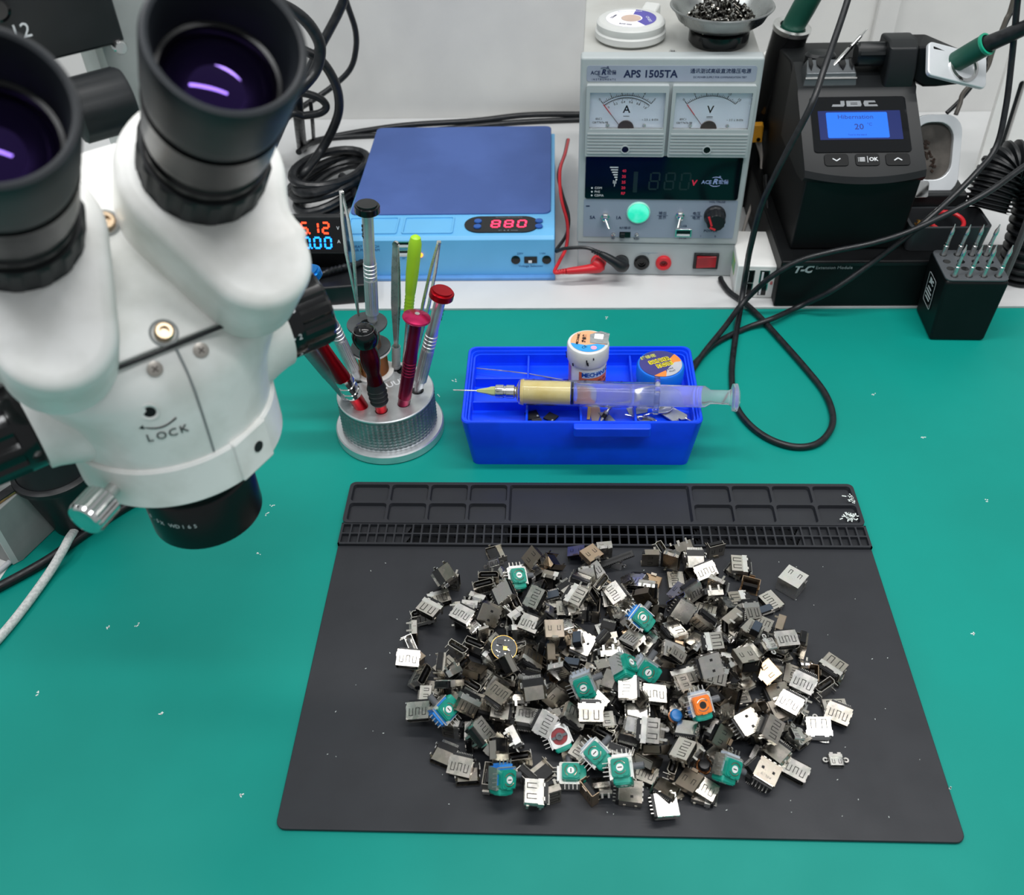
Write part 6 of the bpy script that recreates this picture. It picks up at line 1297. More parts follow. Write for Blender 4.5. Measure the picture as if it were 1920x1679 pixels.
HEAP = [
    ('B', '', 59.1, 167.5, 4.8, 0.839, 0, 0, -0.543, 'upright black backed socket behind and right of the rear blue joystick'),
    ('K', 'closed', 39.6, 46.6, 7.9, 0.156, 0.156, -0.69, -0.69),
    ('H', '', 73.5, 81.2, 4.8, 0.644, -0, 0, 0.765, 'upright HDMI socket right of the orange joystick'),
    ('A', '', -11.2, 73.6, 5.2, 0, -0.593, -0.805, -0, 'flipped USB socket front left of the central joystick'),
    ('H', '', 17.4, 102.7, 4.8, 0, 0.945, -0.326, -0),
    ('K', '', -62.1, 69.7, 4.6, 0.915, -0, 0, -0.403),
    ('B', '', 9, 75.7, 8.8, 0.538, 0.459, -0.538, 0.459, 'tilted black backed socket in front of the central joystick, the nearest one'),
    ('M', '', 64.8, 141.4, 6.9, 0.578, 0.408, 0.578, -0.408, 'tilted mini socket right of the rear blue joystick, the third one'),
    ('C', '', -57.3, 128.6, 3.7, 0.049, -0, 0, 0.999, 'upright eared socket behind the round circuit board'),
    ('K', 'closed', 34, 99.4, 4.6, 0.018, 0, 0, 1),
    ('H', '', -31.9, 66.7, 4.8, 0, 0.986, -0.169, -0, 'flipped HDMI socket behind the white bodied joystick'),
    ('H', '', -0.3, 122.6, 4.8, 0.805, 0, -0, -0.593, 'upright HDMI socket left of the rear blue joystick'),
    ('A', '', 95.4, 81.6, 5.2, 0.618, 0, 0, 0.786, 'upright USB socket right of the orange joystick'),
    ('H', '', 35.7, 84.1, 4.8, 0.753, -0, -0, -0.659, 'upright HDMI socket behind the round blue cap, the nearest one'),
    ('B', '', 59.5, 115.8, 4.8, 0.716, 0, -0, 0.698),
    ('B', '', -4, 50.9, 8.4, 0.187, -0.187, -0.682, 0.682, 'tilted black backed socket behind and left of the front middle joystick'),
    ('H', '', 58.6, 66.5, 8.8, 0.127, -0.696, 0.127, 0.696, 'tilted HDMI socket front right of the orange joystick, the second one'),
    ('B', '', -32.6, 159.6, 8.8, 0.423, -0.567, -0.423, -0.567, 'tilted black backed socket behind the slate blue topped block'),
    ('B', '', 84.2, 147.7, 4.8, 0.739, -0, -0, -0.674, 'upright black backed socket left of the square network socket, the nearest one'),
    ('M', '', -47, 79.5, 6.9, 0.639, 0.303, -0.639, 0.303),
    ('B', '', 46.5, 143.8, 4.8, 0.783, 0, -0, 0.622),
    ('H', '', 77.9, 32.8, 4.8, 0.34, 0, -0, 0.94, 'upright HDMI socket front left of the stamped socket'),
    ('B', '', 86.3, 50.2, 4.8, 0, -0.388, 0.922, 0, 'flipped black backed socket behind the stamped socket'),
    ('K', 'closed', -22.1, 105.5, 7.9, 0.67, -0.226, -0.67, -0.226, 'tilted metal shield in front of the tan shield, the third one'),
    ('H', '', 81.7, 102.8, 4.8, 0, -0.221, 0.975, 0),
    ('B', '', 8.5, 134.1, 7.2, 0.194, -0.197, -0.04, -0.96, 'upright black backed socket left of the rear blue joystick'),
    ('H', '', -81.5, 71.6, 7.3, 0.705, -0.705, 0.06, -0.06),
    ('K', '', -41.8, 173.1, 4.6, 0.384, -0, 0, -0.924, 'upright metal shield behind and right of the rear green joystick'),
    ('H', '', -16.1, 136, 8.8, 0.447, -0.548, -0.447, -0.548, 'tilted HDMI socket behind and right of the tan shield'),
    ('C', '', 29.7, 114.1, 5.7, 0.267, -0.267, 0.655, -0.655),
    ('K', '', -20.4, 39.8, 4.6, 0, 0.616, 0.788, -0, 'flipped metal shield behind the white bodied joystick'),
    ('B', '', 83.2, 116, 7.5, 0.121, 0.032, 0.252, 0.96, 'upright black backed socket front left of the square network socket'),
    ('B', '', -53.3, 127.9, 11.8, 0.645, -0.29, -0.645, -0.29, 'tilted black backed socket behind and left of the tan shield, the second one'),
    ('B', '', -77.7, 108.4, 8.4, 0.69, -0.69, 0.154, -0.154, 'tilted black backed socket left of the round circuit board'),
    ('B', '', -33.9, 17.9, 8.8, 0.411, 0.576, -0.411, 0.576, 'tilted black backed socket front left of the white bodied joystick'),
    ('H', '', -65.7, 148.8, 4.8, 0.893, -0, -0, -0.451, 'upright HDMI socket front left of the rear green joystick'),
    ('H', '', -7.6, 80.3, 10.7, 1, 0, 0, 0.015),
    ('H', '', -2.8, 40.6, 6.1, 0.26, -0.038, -0.14, 0.955, 'upright HDMI socket left of the front middle joystick'),
    ('B', '', -28.4, 56.5, 8.3, 0.267, -0.925, 0.271, -0.015),
    ('B', '', 65, 151.3, 4.8, 0, 0.601, 0.799, -0, 'flipped black backed socket right of the rear blue joystick'),
    ('M', '', 40.8, 131.6, 3.7, 0, -0.113, -0.994, -0, 'flipped mini socket right of the rear blue joystick'),
    ('M', '', 16.4, 149.8, 3.7, 0.993, 0, 0, 0.117),
    ('B', '', -86.5, 55.5, 8.8, 0.449, 0.546, 0.449, -0.546, 'tilted black backed socket front right of the left blue joystick, the nearest one'),
    ('M', '', 48.9, 100.2, 3.7, 0.917, -0, 0, 0.399, 'upright mini socket behind the orange joystick'),
    ('B', '', -17.3, 87.9, 8.4, 0.624, -0.624, -0.332, 0.332, 'tilted black backed socket left of the central joystick'),
    ('H', '', -68.6, 67.6, 12.2, 0.012, -0.226, -0.003, -0.974, 'upright HDMI socket right of the left blue joystick, the nearest one'),
    ('K', 'closed', -23.8, 77.5, 10.1, 0.59, 0.021, -0.707, 0.39, 'tilted metal shield front left of the central joystick, the nearest one'),
    ('A', 'white', -29, 126.2, 8.4, 0.132, 0.132, 0.695, 0.695, 'tilted USB socket behind the tan shield'),
    ('B', '', 42.5, 39.9, 8.8, 0.253, -0.66, 0.253, 0.66, 'tilted black backed socket behind and left of the front right joystick'),
    ('H', '', 1.3, 109.9, 7.7, 0.567, 0.059, 0.18, -0.801),
    ('M', '', 84, 73, 5.7, 0.965, 0.022, 0.246, -0.087, 'upright mini socket right of the orange joystick'),
    ('B', '', -52.5, 119.6, 8.8, 0.469, 0.529, -0.469, 0.529, 'tilted black backed socket behind and right of the round circuit board'),
    ('H', '', -100.6, 81.6, 4.8, 0.047, -0, -0, 0.999, 'upright HDMI socket behind the left blue joystick'),
    ('H', '', 53.8, 55.8, 8.8, 0.174, 0.685, -0.174, 0.685, 'tilted HDMI socket in front of the orange joystick'),
    ('K', '', 70.2, 96.3, 7.9, 0.229, 0.669, -0.229, 0.669, 'tilted metal shield behind and right of the orange joystick'),
    ('H', '', -55.5, 139.5, 11.6, 0.609, -0.579, 0.42, -0.343, 'tilted HDMI socket in front of the rear green joystick'),
    ('M', '', -16.1, 115.9, 3.7, 0.459, -0, 0, -0.888),
    ('H', '', 66.8, 57.6, 8.4, 0.938, 0.008, -0.345, 0.022, 'tilted HDMI socket behind the front right joystick'),
    ('H', '', 120.6, 84.3, 7.3, 0.673, -0.673, -0.216, 0.216, 'tilted HDMI socket behind the lone eared socket'),
    ('K', 'closed', 1.7, 159.5, 4.6, 0, -0.932, 0.362, -0, 'flipped metal shield in front of the long slot connector'),
    ('H', '', -78.2, 81.7, 7.3, 0.203, -0.203, -0.677, 0.677, 'tilted HDMI socket behind and right of the left blue joystick'),
    ('K', '', 43.2, 69.8, 4.6, 0.634, -0, 0, -0.773, 'upright metal shield right of the round blue cap'),
    ('H', '', 32, 35.3, 7.3, 0.396, -0.396, 0.586, -0.586, 'tilted HDMI socket right of the front middle joystick'),
    ('B', '', -3.3, 56.7, 8.4, 0.682, -0.682, 0.188, -0.188, 'tilted black backed socket behind the front middle joystick'),
    ('A', 'white', 79.7, 57.9, 8.7, 0.52, -0.239, 0.05, 0.818, 'upright USB socket behind and right of the front right joystick'),
    ('B', '', 81.6, 143.4, 10.1, 0.754, 0, -0, -0.656, 'upright black backed socket left of the square network socket, the second one'),
    ('A', '', -14.3, 102.3, 8.6, 0.705, 0.053, 0.705, -0.053, 'tilted USB socket left of the central joystick, the second one'),
    ('B', '', 35.1, 64.1, 9.2, 0.849, 0.128, -0.452, 0.241, 'tilted black backed socket behind and left of the round blue cap'),
    ('C', '', 55.8, 102.1, 6.2, 0.161, -0.202, -0.034, -0.965),
    ('C', '', 48.4, 140.3, 9, 0.021, -0, -0, 1),
    ('C', '', 107.3, 113.7, 8.8, 0.707, -0.027, -0.707, -0.027),
    ('H', '', 11.6, 50.9, 5.9, 0.028, 0.238, 0.964, 0.114, 'flipped HDMI socket behind and right of the front middle joystick'),
    ('H', '', -23.3, 130.5, 17.6, 0.998, 0.04, -0.01, 0.037, 'upright HDMI socket front right of the slate blue topped block, the nearest one'),
    ('I', '', 24.5, 122.9, 6.8, 0.705, -0.048, -0.705, -0.048),
    ('B', '', -103, 148.4, 4.8, 0.982, 0, 0, 0.187, 'upright black backed socket left of the rear green joystick'),
    ('H', '', 10.6, 65, 4.8, 0.574, 0, 0, -0.819, 'upright HDMI socket left of the round blue cap'),
    ('H', '', 100.3, 52.9, 7.6, 0.902, -0.09, 0.228, 0.356, 'upright HDMI socket behind and left of the lone eared socket'),
    ('H', '', -82.6, 136.4, 8.8, 0.479, -0.52, -0.479, -0.52, 'tilted HDMI socket front left of the rear green joystick'),
    ('I', '', 24.5, 15.6, 4.8, 0.317, -0.317, -0.632, 0.632),
    ('B', '', -51.9, 106.5, 4.8, 0.934, 0, -0, 0.358, 'upright black backed socket front right of the round circuit board'),
    ('C', '', -42.5, 125.4, 5.7, 0.468, -0.468, 0.53, -0.53),
    ('H', '', 40, 52.3, 15.6, 0.122, 0.977, -0.148, 0.097, 'flipped HDMI socket front right of the round blue cap'),
    ('C', '', -66.4, 49.6, 5.7, 0.021, 0.021, 0.707, 0.707),
    ('B', '', 10.7, 103.9, 11.1, 0.059, -0.499, -0.861, -0.083, 'flipped black backed socket behind the central joystick'),
    ('B', '', -68.4, 98.7, 8.8, 0.634, 0.314, -0.634, 0.314, 'tilted black backed socket front left of the round circuit board'),
    ('H', '', -32.6, 144.7, 4.8, 0.236, 0, 0, -0.972, 'upright HDMI socket in front of the slate blue topped block'),
    ('B', '', 46, 84.8, 8.8, 0.706, -0.031, -0.706, -0.031),
    ('K', '', -114.5, 103.3, 4.6, 0.935, -0, 0, -0.355, 'upright metal shield right of the farthest left HDMI socket'),
    ('H', '', 16.7, 32, 4.8, 0.98, 0, 0, -0.2, 'upright HDMI socket right of the front middle joystick'),
    ('H', '', 93.2, 130.4, 4.8, 0.255, 0, -0, 0.967, 'upright HDMI socket front left of the square network socket, the nearest one'),
    ('M', '', 45.2, 70.5, 8.5, 0.495, -0, 0, 0.869),
    ('B', '', 80.6, 103.4, 12.5, 0.122, -0.903, 0.388, 0.14, 'flipped black backed socket behind and right of the orange joystick'),
    ('I', '', -6.6, 146.8, 6.8, 0.138, 0.694, 0.138, -0.694),
    ('H', '', -86.3, 66.5, 16.4, 0.148, 0.885, 0.436, 0.073, 'flipped HDMI socket behind and right of the left blue joystick'),
    ('B', '', 1.9, 69.1, 12.4, 0.418, 0.767, 0.161, -0.46, 'tilted black backed socket in front of the central joystick, the second one'),
    ('B', '', -96.8, 159.3, 8.8, 0.546, 0.449, -0.546, 0.449, 'tilted black backed socket left of the rear green joystick, the third one'),
    ('C', '', -24.6, 139.6, 13.8, 0.911, -0.183, -0.363, -0.073),
    ('B', '', -111.4, 130, 8.4, 0.108, -0.108, 0.699, -0.699, 'tilted black backed socket behind the farthest left HDMI socket'),
    ('H', '', 45.3, 162.9, 4.8, 0.716, -0, 0, -0.698, 'upright HDMI socket behind and right of the rear blue joystick'),
    ('H', '', 93, 95.2, 7.8, 0.889, 0.45, -0.037, -0.073, 'tilted HDMI socket behind and right of the orange joystick'),
    ('M', '', 77.7, 86, 8.8, 0.001, -0.965, -0.262, 0, 'flipped mini socket behind and right of the orange joystick'),
    ('B', '', 25.7, 138.2, 8.4, 0.703, -0.703, -0.072, 0.072, 'tilted black backed socket behind and right of the rear blue joystick'),
    ('I', '', 95.1, 65.8, 4.8, 0.037, 0, -0, -0.999),
    ('H', '', 68.3, 153.1, 14.1, 0.344, 0.618, 0.344, -0.618, 'tilted HDMI socket left of the square network socket'),
    ('K', 'closed', -72.8, 116.7, 7.9, 0.46, -0.537, -0.46, -0.537, 'tilted metal shield behind and left of the round circuit board'),
    ('I', '', -8.3, 177.4, 4.8, 0.673, -0.673, -0.218, 0.218),
    ('K', '', -12.6, 59.2, 7.9, 0.533, -0.533, -0.465, 0.465, 'tilted metal shield behind the white bodied joystick'),
    ('H', '', -61.6, 44.5, 9.7, 0.839, 0.317, -0.177, 0.405, 'tilted HDMI socket behind the front left joystick'),
    ('H', '', 29.2, 78, 8.9, 0.828, -0.113, -0.277, 0.475, 'upright HDMI socket behind the round blue cap, the second one'),
    ('C', '', 25.1, 58.5, 6.2, 0.313, -0.948, 0.005, -0.06),
    ('B', '', -79.4, 142.1, 8.8, 0.577, -0.409, 0.577, 0.409, 'tilted black backed socket front left of the rear green joystick'),
    ('B', '', -33.1, 120, 11, 0.65, 0.693, 0.139, -0.278, 'tilted black backed socket front left of the tan shield'),
    ('B', '', -93.4, 95.9, 4.8, 0.385, -0, -0, -0.923, 'upright black backed socket right of the farthest left HDMI socket'),
    ('H', '', -43, 148, 8.3, 0.899, -0.101, -0.317, -0.286),
    ('B', '', 14.7, 81, 8.4, 0.688, -0.688, 0.162, -0.162),
    ('H', '', -7.7, 97.9, 7.3, 0.461, 0.461, -0.536, -0.536, 'tilted HDMI socket left of the central joystick, the nearest one'),
    ('M', '', -32.9, 82.9, 3.7, 0.863, -0, 0, -0.506, 'upright mini socket front right of the round circuit board'),
    ('M', '', -45.3, 61.9, 3.7, 0.752, 0, 0, 0.659),
    ('H', '', -49.6, 37.7, 7.3, 0.062, -0.062, 0.704, -0.704, 'tilted HDMI socket behind and right of the front left joystick'),
    ('H', '', -64.4, 106.1, 14.5, 0.247, 0.29, 0.114, 0.918, 'upright HDMI socket behind and left of the round circuit board, the nearest one'),
    ('B', '', -47.6, 90.5, 8.4, 0.629, 0.629, -0.323, -0.323, 'tilted black backed socket front right of the round circuit board, the second one'),
    ('K', '', 42.1, 107.9, 7.4, 0.923, -0.287, 0.076, -0.244, 'upright metal shield behind the orange joystick, the nearest one'),
    ('B', '', 62.5, 90.8, 8.4, 0.572, 0.572, -0.416, -0.416),
    ('H', '', 57.9, 181.3, 7.3, 0.123, 0.123, -0.696, -0.696, 'tilted HDMI socket right of the long slot connector, the third one'),
    ('K', 'closed', 89.3, 90.8, 13.5, 0.878, 0.187, 0.057, -0.436, 'upright metal shield behind and right of the orange joystick, the second one'),
    ('B', '', 99.6, 108.3, 4.8, 0.567, -0, 0, 0.824, 'upright black backed socket in front of the square network socket'),
    ('B', '', 83.6, 122.9, 9.8, 0.831, -0.178, 0.178, 0.495),
    ('K', 'closed', -19.3, 109.5, 16.8, 0.986, -0.094, -0.101, 0.095, 'upright metal shield front right of the tan shield'),
    ('B', '', -109, 88.4, 8.5, 0.749, -0.317, -0.227, 0.536, 'tilted black backed socket front right of the farthest left HDMI socket'),
    ('B', '', 47, 22.5, 4.8, 0.608, -0, -0, -0.794, 'upright black backed socket front left of the front right joystick'),
    ('K', '', -42.2, 97.6, 8, 0.871, -0.125, 0.374, 0.292, 'tilted metal shield front right of the round circuit board, the nearest one'),
    ('H', '', -90.2, 132.7, 8.8, 0.042, -0.706, -0.042, -0.706, 'tilted HDMI socket behind and left of the round circuit board, the second one'),
    ('K', '', 19, 62.9, 12.5, 0.182, 0.597, 0.747, 0.231, 'flipped metal shield left of the round blue cap'),
    ('H', '', -58.8, 88, 7.3, 0.116, -0.116, -0.697, 0.697, 'tilted HDMI socket in front of the round circuit board, the nearest one'),
    ('K', 'closed', 52.5, 151.3, 9.5, 0.3, 0.914, 0.243, -0.12),
    ('K', 'closed', 25.2, 147.1, 9.8, 0.431, -0.321, 0.63, 0.561),
    ('B', '', -42.4, 145.6, 16.4, 0.702, -0.324, -0.074, 0.629, 'tilted black backed socket behind and left of the slate blue topped block'),
    ('B', '', 20.8, 90.8, 11.1, 0.025, 0.572, -0.303, 0.762),
    ('B', '', 24.5, 68.3, 10.2, 0.166, -0.925, 0.061, -0.336, 'flipped black backed socket left of the round blue cap'),
    ('K', 'closed', 30.5, 101.3, 10.6, 0.451, -0.076, -0.091, -0.885, 'upright metal shield right of the central joystick'),
    ('K', 'closed', -28.7, 93.9, 7.9, 0.663, -0.245, -0.663, -0.245, 'tilted metal shield in front of the tan shield, the fourth one'),
    ('B', '', -0.7, 108.5, 17.4, 0.526, -0.469, 0.35, 0.616, 'tilted black backed socket behind the central joystick'),
    ('K', 'closed', 63.4, 104.1, 11.6, 0.692, -0.278, 0.022, 0.666, 'upright metal shield behind the orange joystick, the second one'),
    ('K', 'closed', -40.9, 77.2, 7.9, 0.638, 0.638, 0.305, 0.305, 'tilted metal shield front right of the round circuit board, the second one'),
    ('C', '', -23.6, 117.7, 18.6, 0.794, -0.013, -0.129, -0.593, 'upright eared socket right of the tan shield'),
    ('B', '', 70.7, 127.4, 7, 0.197, 0.038, 0.187, 0.962, 'upright black backed socket right of the rear blue joystick, the second one'),
    ('H', '', -66.3, 136.3, 7.7, 0.089, 0.27, -0.893, -0.35),
    ('C', '', 8.6, 176.1, 5.7, 0.118, 0.118, 0.697, 0.697, 'tilted eared socket in front of the long slot connector'),
    ('H', '', -30.2, 56.7, 14.2, 0.782, 0.257, 0.075, -0.563, 'upright HDMI socket behind the white bodied joystick, the third one'),
    ('K', 'closed', 32.2, 131.5, 12.3, 0.035, -0.622, 0.541, 0.566, 'tilted metal shield behind and right of the rear blue joystick'),
    ('M', '', 8.7, 43, 6.9, 0.571, -0.417, 0.571, 0.417),
    ('K', 'closed', 30.5, 90.3, 14.5, 0.378, -0.924, 0.038, 0.045, 'flipped metal shield right of the central joystick'),
    ('I', '', -67.1, 166, 6.8, 0.501, 0.499, 0.501, -0.499, 'tilted pin connector left of the rear green joystick'),
    ('M', '', 14.9, 139.6, 11.9, 0.04, -0.872, -0.132, -0.469, 'tilted mini socket behind and left of the rear blue joystick'),
    ('I', '', 27.8, 76.7, 14.1, 0.72, -0.622, -0.138, -0.274, 'tilted pin connector behind the round blue cap'),
    ('B', '', -21.3, 57.6, 17.8, 0.128, 0.322, -0.025, 0.938, 'tilted black backed socket behind the white bodied joystick'),
    ('B', '', -37.1, 121.1, 21.2, 0.123, 0.883, 0.047, 0.45, 'tilted black backed socket behind and left of the tan shield, the nearest one'),
    ('C', '', -33, 108.3, 3.7, 0.992, 0, 0, 0.123),
    ('H', '', 12, 77.6, 18, 0.625, 0, -0, 0.781),
    ('A', 'white', 50.1, 187.8, 9.2, 0.383, 0.478, 0.752, -0.243, 'tilted USB socket right of the long slot connector'),
    ('I', '', -36.6, 73.9, 12.1, 0.586, -0.402, 0.68, 0.181, 'tilted pin connector front right of the round circuit board'),
    ('C', '', 38.4, 125.1, 7.8, 0.196, 0.319, -0.561, -0.739),
    ('H', '', 51.1, 62.3, 16.2, 0.026, 0.416, -0.208, -0.885, 'tilted HDMI socket front right of the orange joystick, the nearest one'),
    ('B', '', 73.9, 90.2, 18.8, 0.311, 0.355, -0.534, 0.701, 'tilted black backed socket behind and right of the orange joystick, the second one'),
    ('B', '', 96, 108.9, 13, 0.25, 0.001, -0.968, 0, 'flipped black backed socket in front of the square network socket'),
    ('K', 'closed', 93.1, 68.6, 10.3, 0.155, -0.003, 0.031, -0.987, 'upright metal shield right of the orange joystick'),
    ('B', '', 57.6, 174.4, 13.3, 0.072, 0.034, -0.972, -0.221, 'flipped black backed socket right of the long slot connector'),
    ('K', 'closed', -31.2, 176.8, 7.4, 0.245, 0.813, -0.506, -0.152, 'flipped metal shield behind and right of the rear green joystick'),
    ('B', '', -72.3, 159.7, 8.4, 0.015, -0.015, 0.707, -0.707, 'tilted black backed socket left of the rear green joystick, the nearest one'),
    ('B', '', -74.9, 90.5, 4.8, 0.881, 0, 0, 0.474, 'upright black backed socket front left of the round circuit board'),
    ('C', '', 80.4, 133.6, 13.7, 0.086, -0.761, -0.641, -0.054),
    ('C', '', -59.1, 130.9, 13.6, 0.69, 0.239, -0.631, 0.262, 'tilted eared socket in front of the rear green joystick'),
    ('B', '', 41.1, 83.8, 18.5, 0.99, 0.035, 0.005, 0.136, 'upright black backed socket behind and left of the orange joystick'),
    ('B', '', 4.8, 148.5, 7.9, 0.951, 0.299, 0.025, 0.078, 'upright black backed socket behind and left of the rear blue joystick'),
    ('K', 'closed', 56.6, 85, 10.2, 0.49, -0.702, -0.088, -0.51, 'tilted metal shield behind the orange joystick'),
    ('C', '', 20.4, 116.7, 4.4, 0.34, -0.039, -0.106, 0.933),
    ('K', 'closed', 40, 100.9, 17.2, 0.738, 0.236, 0.63, 0.039, 'tilted metal shield front right of the rear blue joystick'),
    ('H', '', 127.6, 95.8, 4.8, 0, 0.25, 0.968, -0, 'flipped HDMI socket behind the lone eared socket'),
    ('K', '', -19.1, 152.6, 4.6, 0.999, -0, 0, 0.041),
    ('M', '', 21.7, 128.8, 5.6, 0.652, 0.652, 0.273, 0.273),
    ('H', '', -71.2, 128.7, 10.3, 0.783, 0.447, 0.103, -0.42, 'tilted HDMI socket behind and left of the round circuit board, the nearest one'),
    ('B', '', 12.7, 86.9, 22.8, 0.63, 0.766, 0.021, 0.124),
    ('B', '', -59, 81.3, 8.8, 0.528, 0.471, -0.528, 0.471, 'tilted black backed socket in front of the round circuit board'),
    ('I', '', -17.8, 105, 23.2, 0.708, 0.017, -0.137, -0.692, 'upright pin connector front right of the tan shield, the nearest one'),
    ('K', '', -50, 102.7, 14.6, 0.833, -0.293, -0.271, -0.383, 'tilted metal shield right of the round circuit board'),
    ('B', '', -77.1, 49.9, 8.8, 0.015, 0.707, 0.015, -0.707, 'tilted black backed socket front right of the left blue joystick, the second one'),
    ('H', '', 55.1, 76.4, 8.8, 0.673, 0.217, 0.673, -0.217),
    ('K', '', 44.9, 145.9, 15.3, 0.854, 0.067, -0.305, -0.417, 'upright metal shield behind and right of the rear blue joystick'),
    ('K', 'closed', 90.6, 157.8, 7.9, 0.698, -0.698, 0.114, -0.114, 'tilted metal shield left of the square network socket'),
    ('M', '', 75.9, 44.2, 5.6, 0.345, 0.345, -0.617, -0.617, 'tilted mini socket behind the stamped socket'),
    ('M', '', 93.1, 58.4, 10, 0.406, 0.885, 0.225, -0.02, 'flipped mini socket behind and left of the lone eared socket'),
    ('A', '', -12.2, 76.6, 16.9, 0.984, 0.008, 0.051, -0.168, 'upright USB socket front left of the central joystick'),
    ('H', '', 52, 112.4, 10.9, 0.125, 0.374, 0.918, -0.046, 'flipped HDMI socket front right of the rear blue joystick'),
    ('M', '', 24, 52.3, 5.9, 0.58, 0.22, 0.166, -0.767),
    ('H', '', 24.6, 142.6, 20.9, 0.386, -0.577, -0.503, -0.516, 'tilted HDMI socket behind the rear blue joystick'),
    ('H', '', 45, 70, 18.1, 0.911, -0.086, -0.052, 0.4, 'upright HDMI socket behind and left of the orange joystick'),
    ('B', '', -35.6, 105.2, 9.5, 0.914, -0.133, 0.055, -0.38, 'upright black backed socket in front of the tan shield'),
    ('M', '', -4.6, 21.3, 6.8, 0.612, -0.325, 0.304, 0.654, 'tilted mini socket front left of the front middle joystick, the second one'),
    ('H', '', -27.2, 86.5, 19.8, 0.364, 0.34, -0.645, 0.58, 'tilted HDMI socket in front of the tan shield'),
    ('B', '', -44.6, 92.4, 20.1, 0.084, 0.33, 0.038, 0.94, 'tilted black backed socket front right of the round circuit board, the nearest one'),
    ('H', '', 57.3, 44.3, 4.8, 0, -0.934, -0.356, 0, 'flipped HDMI socket behind and left of the front right joystick'),
    ('I', '', -78.9, 124.4, 7.5, 0.434, -0.473, -0.289, -0.711),
    ('C', '', 25.3, 89, 23.8, 0.235, 0.401, -0.424, 0.778, 'tilted eared socket right of the central joystick'),
    ('B', '', -22.3, 151.6, 9.8, 0.01, 0.352, -0.936, 0.001, 'flipped black backed socket behind and right of the slate blue topped block, the nearest one'),
    ('K', '', 116, 91.3, 7.9, 0.449, -0.449, 0.546, -0.546, 'tilted metal shield in front of the square network socket, the second one'),
    ('B', '', 59.9, 106.4, 18.6, 0.693, -0.095, -0.005, 0.714, 'upright black backed socket front right of the rear blue joystick, the second one'),
    ('H', '', 67.3, 76.1, 10.2, 0.42, -0.454, 0.785, 0.013, 'flipped HDMI socket right of the orange joystick'),
    ('H', '', -115.2, 118.4, 8.8, 0.706, -0.045, 0.706, 0.045, 'tilted HDMI socket behind the farthest left HDMI socket, the second one'),
    ('C', '', -15.9, 121.8, 9.4, 0.852, -0.344, 0.387, 0.077, 'tilted eared socket right of the tan shield'),
    ('B', '', 1.8, 77.3, 22.9, 0.03, 0.833, 0.535, 0.135, 'flipped black backed socket front left of the central joystick'),
    ('B', '', 24.5, 113.3, 13.2, 0.312, -0.202, 0.928, -0.022, 'flipped black backed socket front right of the rear blue joystick'),
    ('K', 'closed', 18.9, 38.6, 8.8, 0.337, 0.012, 0.353, 0.873, 'tilted metal shield behind and right of the front middle joystick, the nearest one'),
    ('H', '', -57.2, 57.2, 7.8, 0.727, 0.667, -0.091, -0.135, 'tilted HDMI socket right of the left blue joystick'),
    ('C', '', 15.2, 132.1, 12.3, 0.846, -0.508, 0.16, -0.005, 'tilted eared socket behind and left of the rear blue joystick'),
    ('K', 'closed', -76.5, 90.1, 12.5, 0.559, -0.218, -0.155, -0.785, 'upright metal shield front left of the round circuit board'),
    ('H', '', -42.5, 134.1, 23.7, 0.849, 0.032, -0.234, 0.472, 'upright HDMI socket left of the slate blue topped block'),
    ('M', '', 64.4, 57.6, 11.7, 0.471, -0.29, -0.187, 0.812, 'tilted mini socket front right of the orange joystick'),
    ('H', '', 5.9, 144.4, 15.3, 0.849, 0.163, -0.05, -0.5, 'upright HDMI socket behind and left of the rear blue joystick'),
    ('H', '', 60.6, 37.3, 8.8, 0.16, 0.222, -0.177, 0.945, 'upright HDMI socket behind the front right joystick'),
    ('M', '', 54.4, 127.3, 6.9, 0.636, -0.309, 0.636, 0.309, 'tilted mini socket right of the rear blue joystick, the second one'),
    ('B', '', -44.3, 77.9, 20.2, 0.891, 0.355, -0.234, -0.158, 'tilted black backed socket front right of the round circuit board, the third one'),
    ('H', '', -19.2, 130.3, 22.8, 0.629, 0.019, -0.036, 0.776, 'upright HDMI socket front right of the slate blue topped block, the second one'),
    ('B', '', 9.8, 49.1, 13.2, 0.123, 0.98, -0.153, 0.003, 'flipped black backed socket behind the front middle joystick'),
    ('K', '', -68.9, 184.7, 4.6, 0, -0.829, 0.559, -0, 'flipped metal shield behind and left of the rear green joystick'),
    ('B', '', -74.1, 149.5, 13.3, 0.126, -0.02, 0.732, -0.669, 'tilted black backed socket left of the rear green joystick, the second one'),
    ('H', '', -6.8, 168, 7.2, 0.887, 0.275, 0.11, 0.355, 'upright HDMI socket front left of the long slot connector'),
    ('K', '', 46.4, 119.6, 8.2, 0.708, 0.598, 0.243, 0.287, 'tilted metal shield right of the rear blue joystick'),
    ('H', '', -50.4, 69.4, 13.4, 0.494, -0.418, 0.445, 0.619, 'tilted HDMI socket in front of the round circuit board, the second one'),
    ('C', '', 111.6, 64, 3.7, 0.837, -0, -0, 0.547, 'upright eared socket behind the lone eared socket'),
    ('K', '', -29.7, 109, 17.9, 0.791, 0.002, -0.517, 0.327, 'tilted metal shield in front of the tan shield, the nearest one'),
    ('H', '', -87.9, 107.1, 7.3, 0.677, -0.677, 0.205, -0.205, 'tilted HDMI socket left of the round circuit board'),
    ('K', 'closed', 29.7, 161.3, 4.6, 0.183, 0, -0, 0.983, 'upright metal shield front right of the long slot connector'),
    ('B', '', -90.7, 80.1, 13.8, 0.336, -0.195, 0.414, 0.823, 'tilted black backed socket behind the left blue joystick'),
    ('K', '', 30.4, 179.9, 7.9, 0.498, 0.502, -0.498, 0.502, 'tilted metal shield right of the long slot connector'),
    ('B', '', 24.1, 103.4, 19.8, 0.261, 0.333, -0.133, -0.896, 'tilted black backed socket in front of the rear blue joystick'),
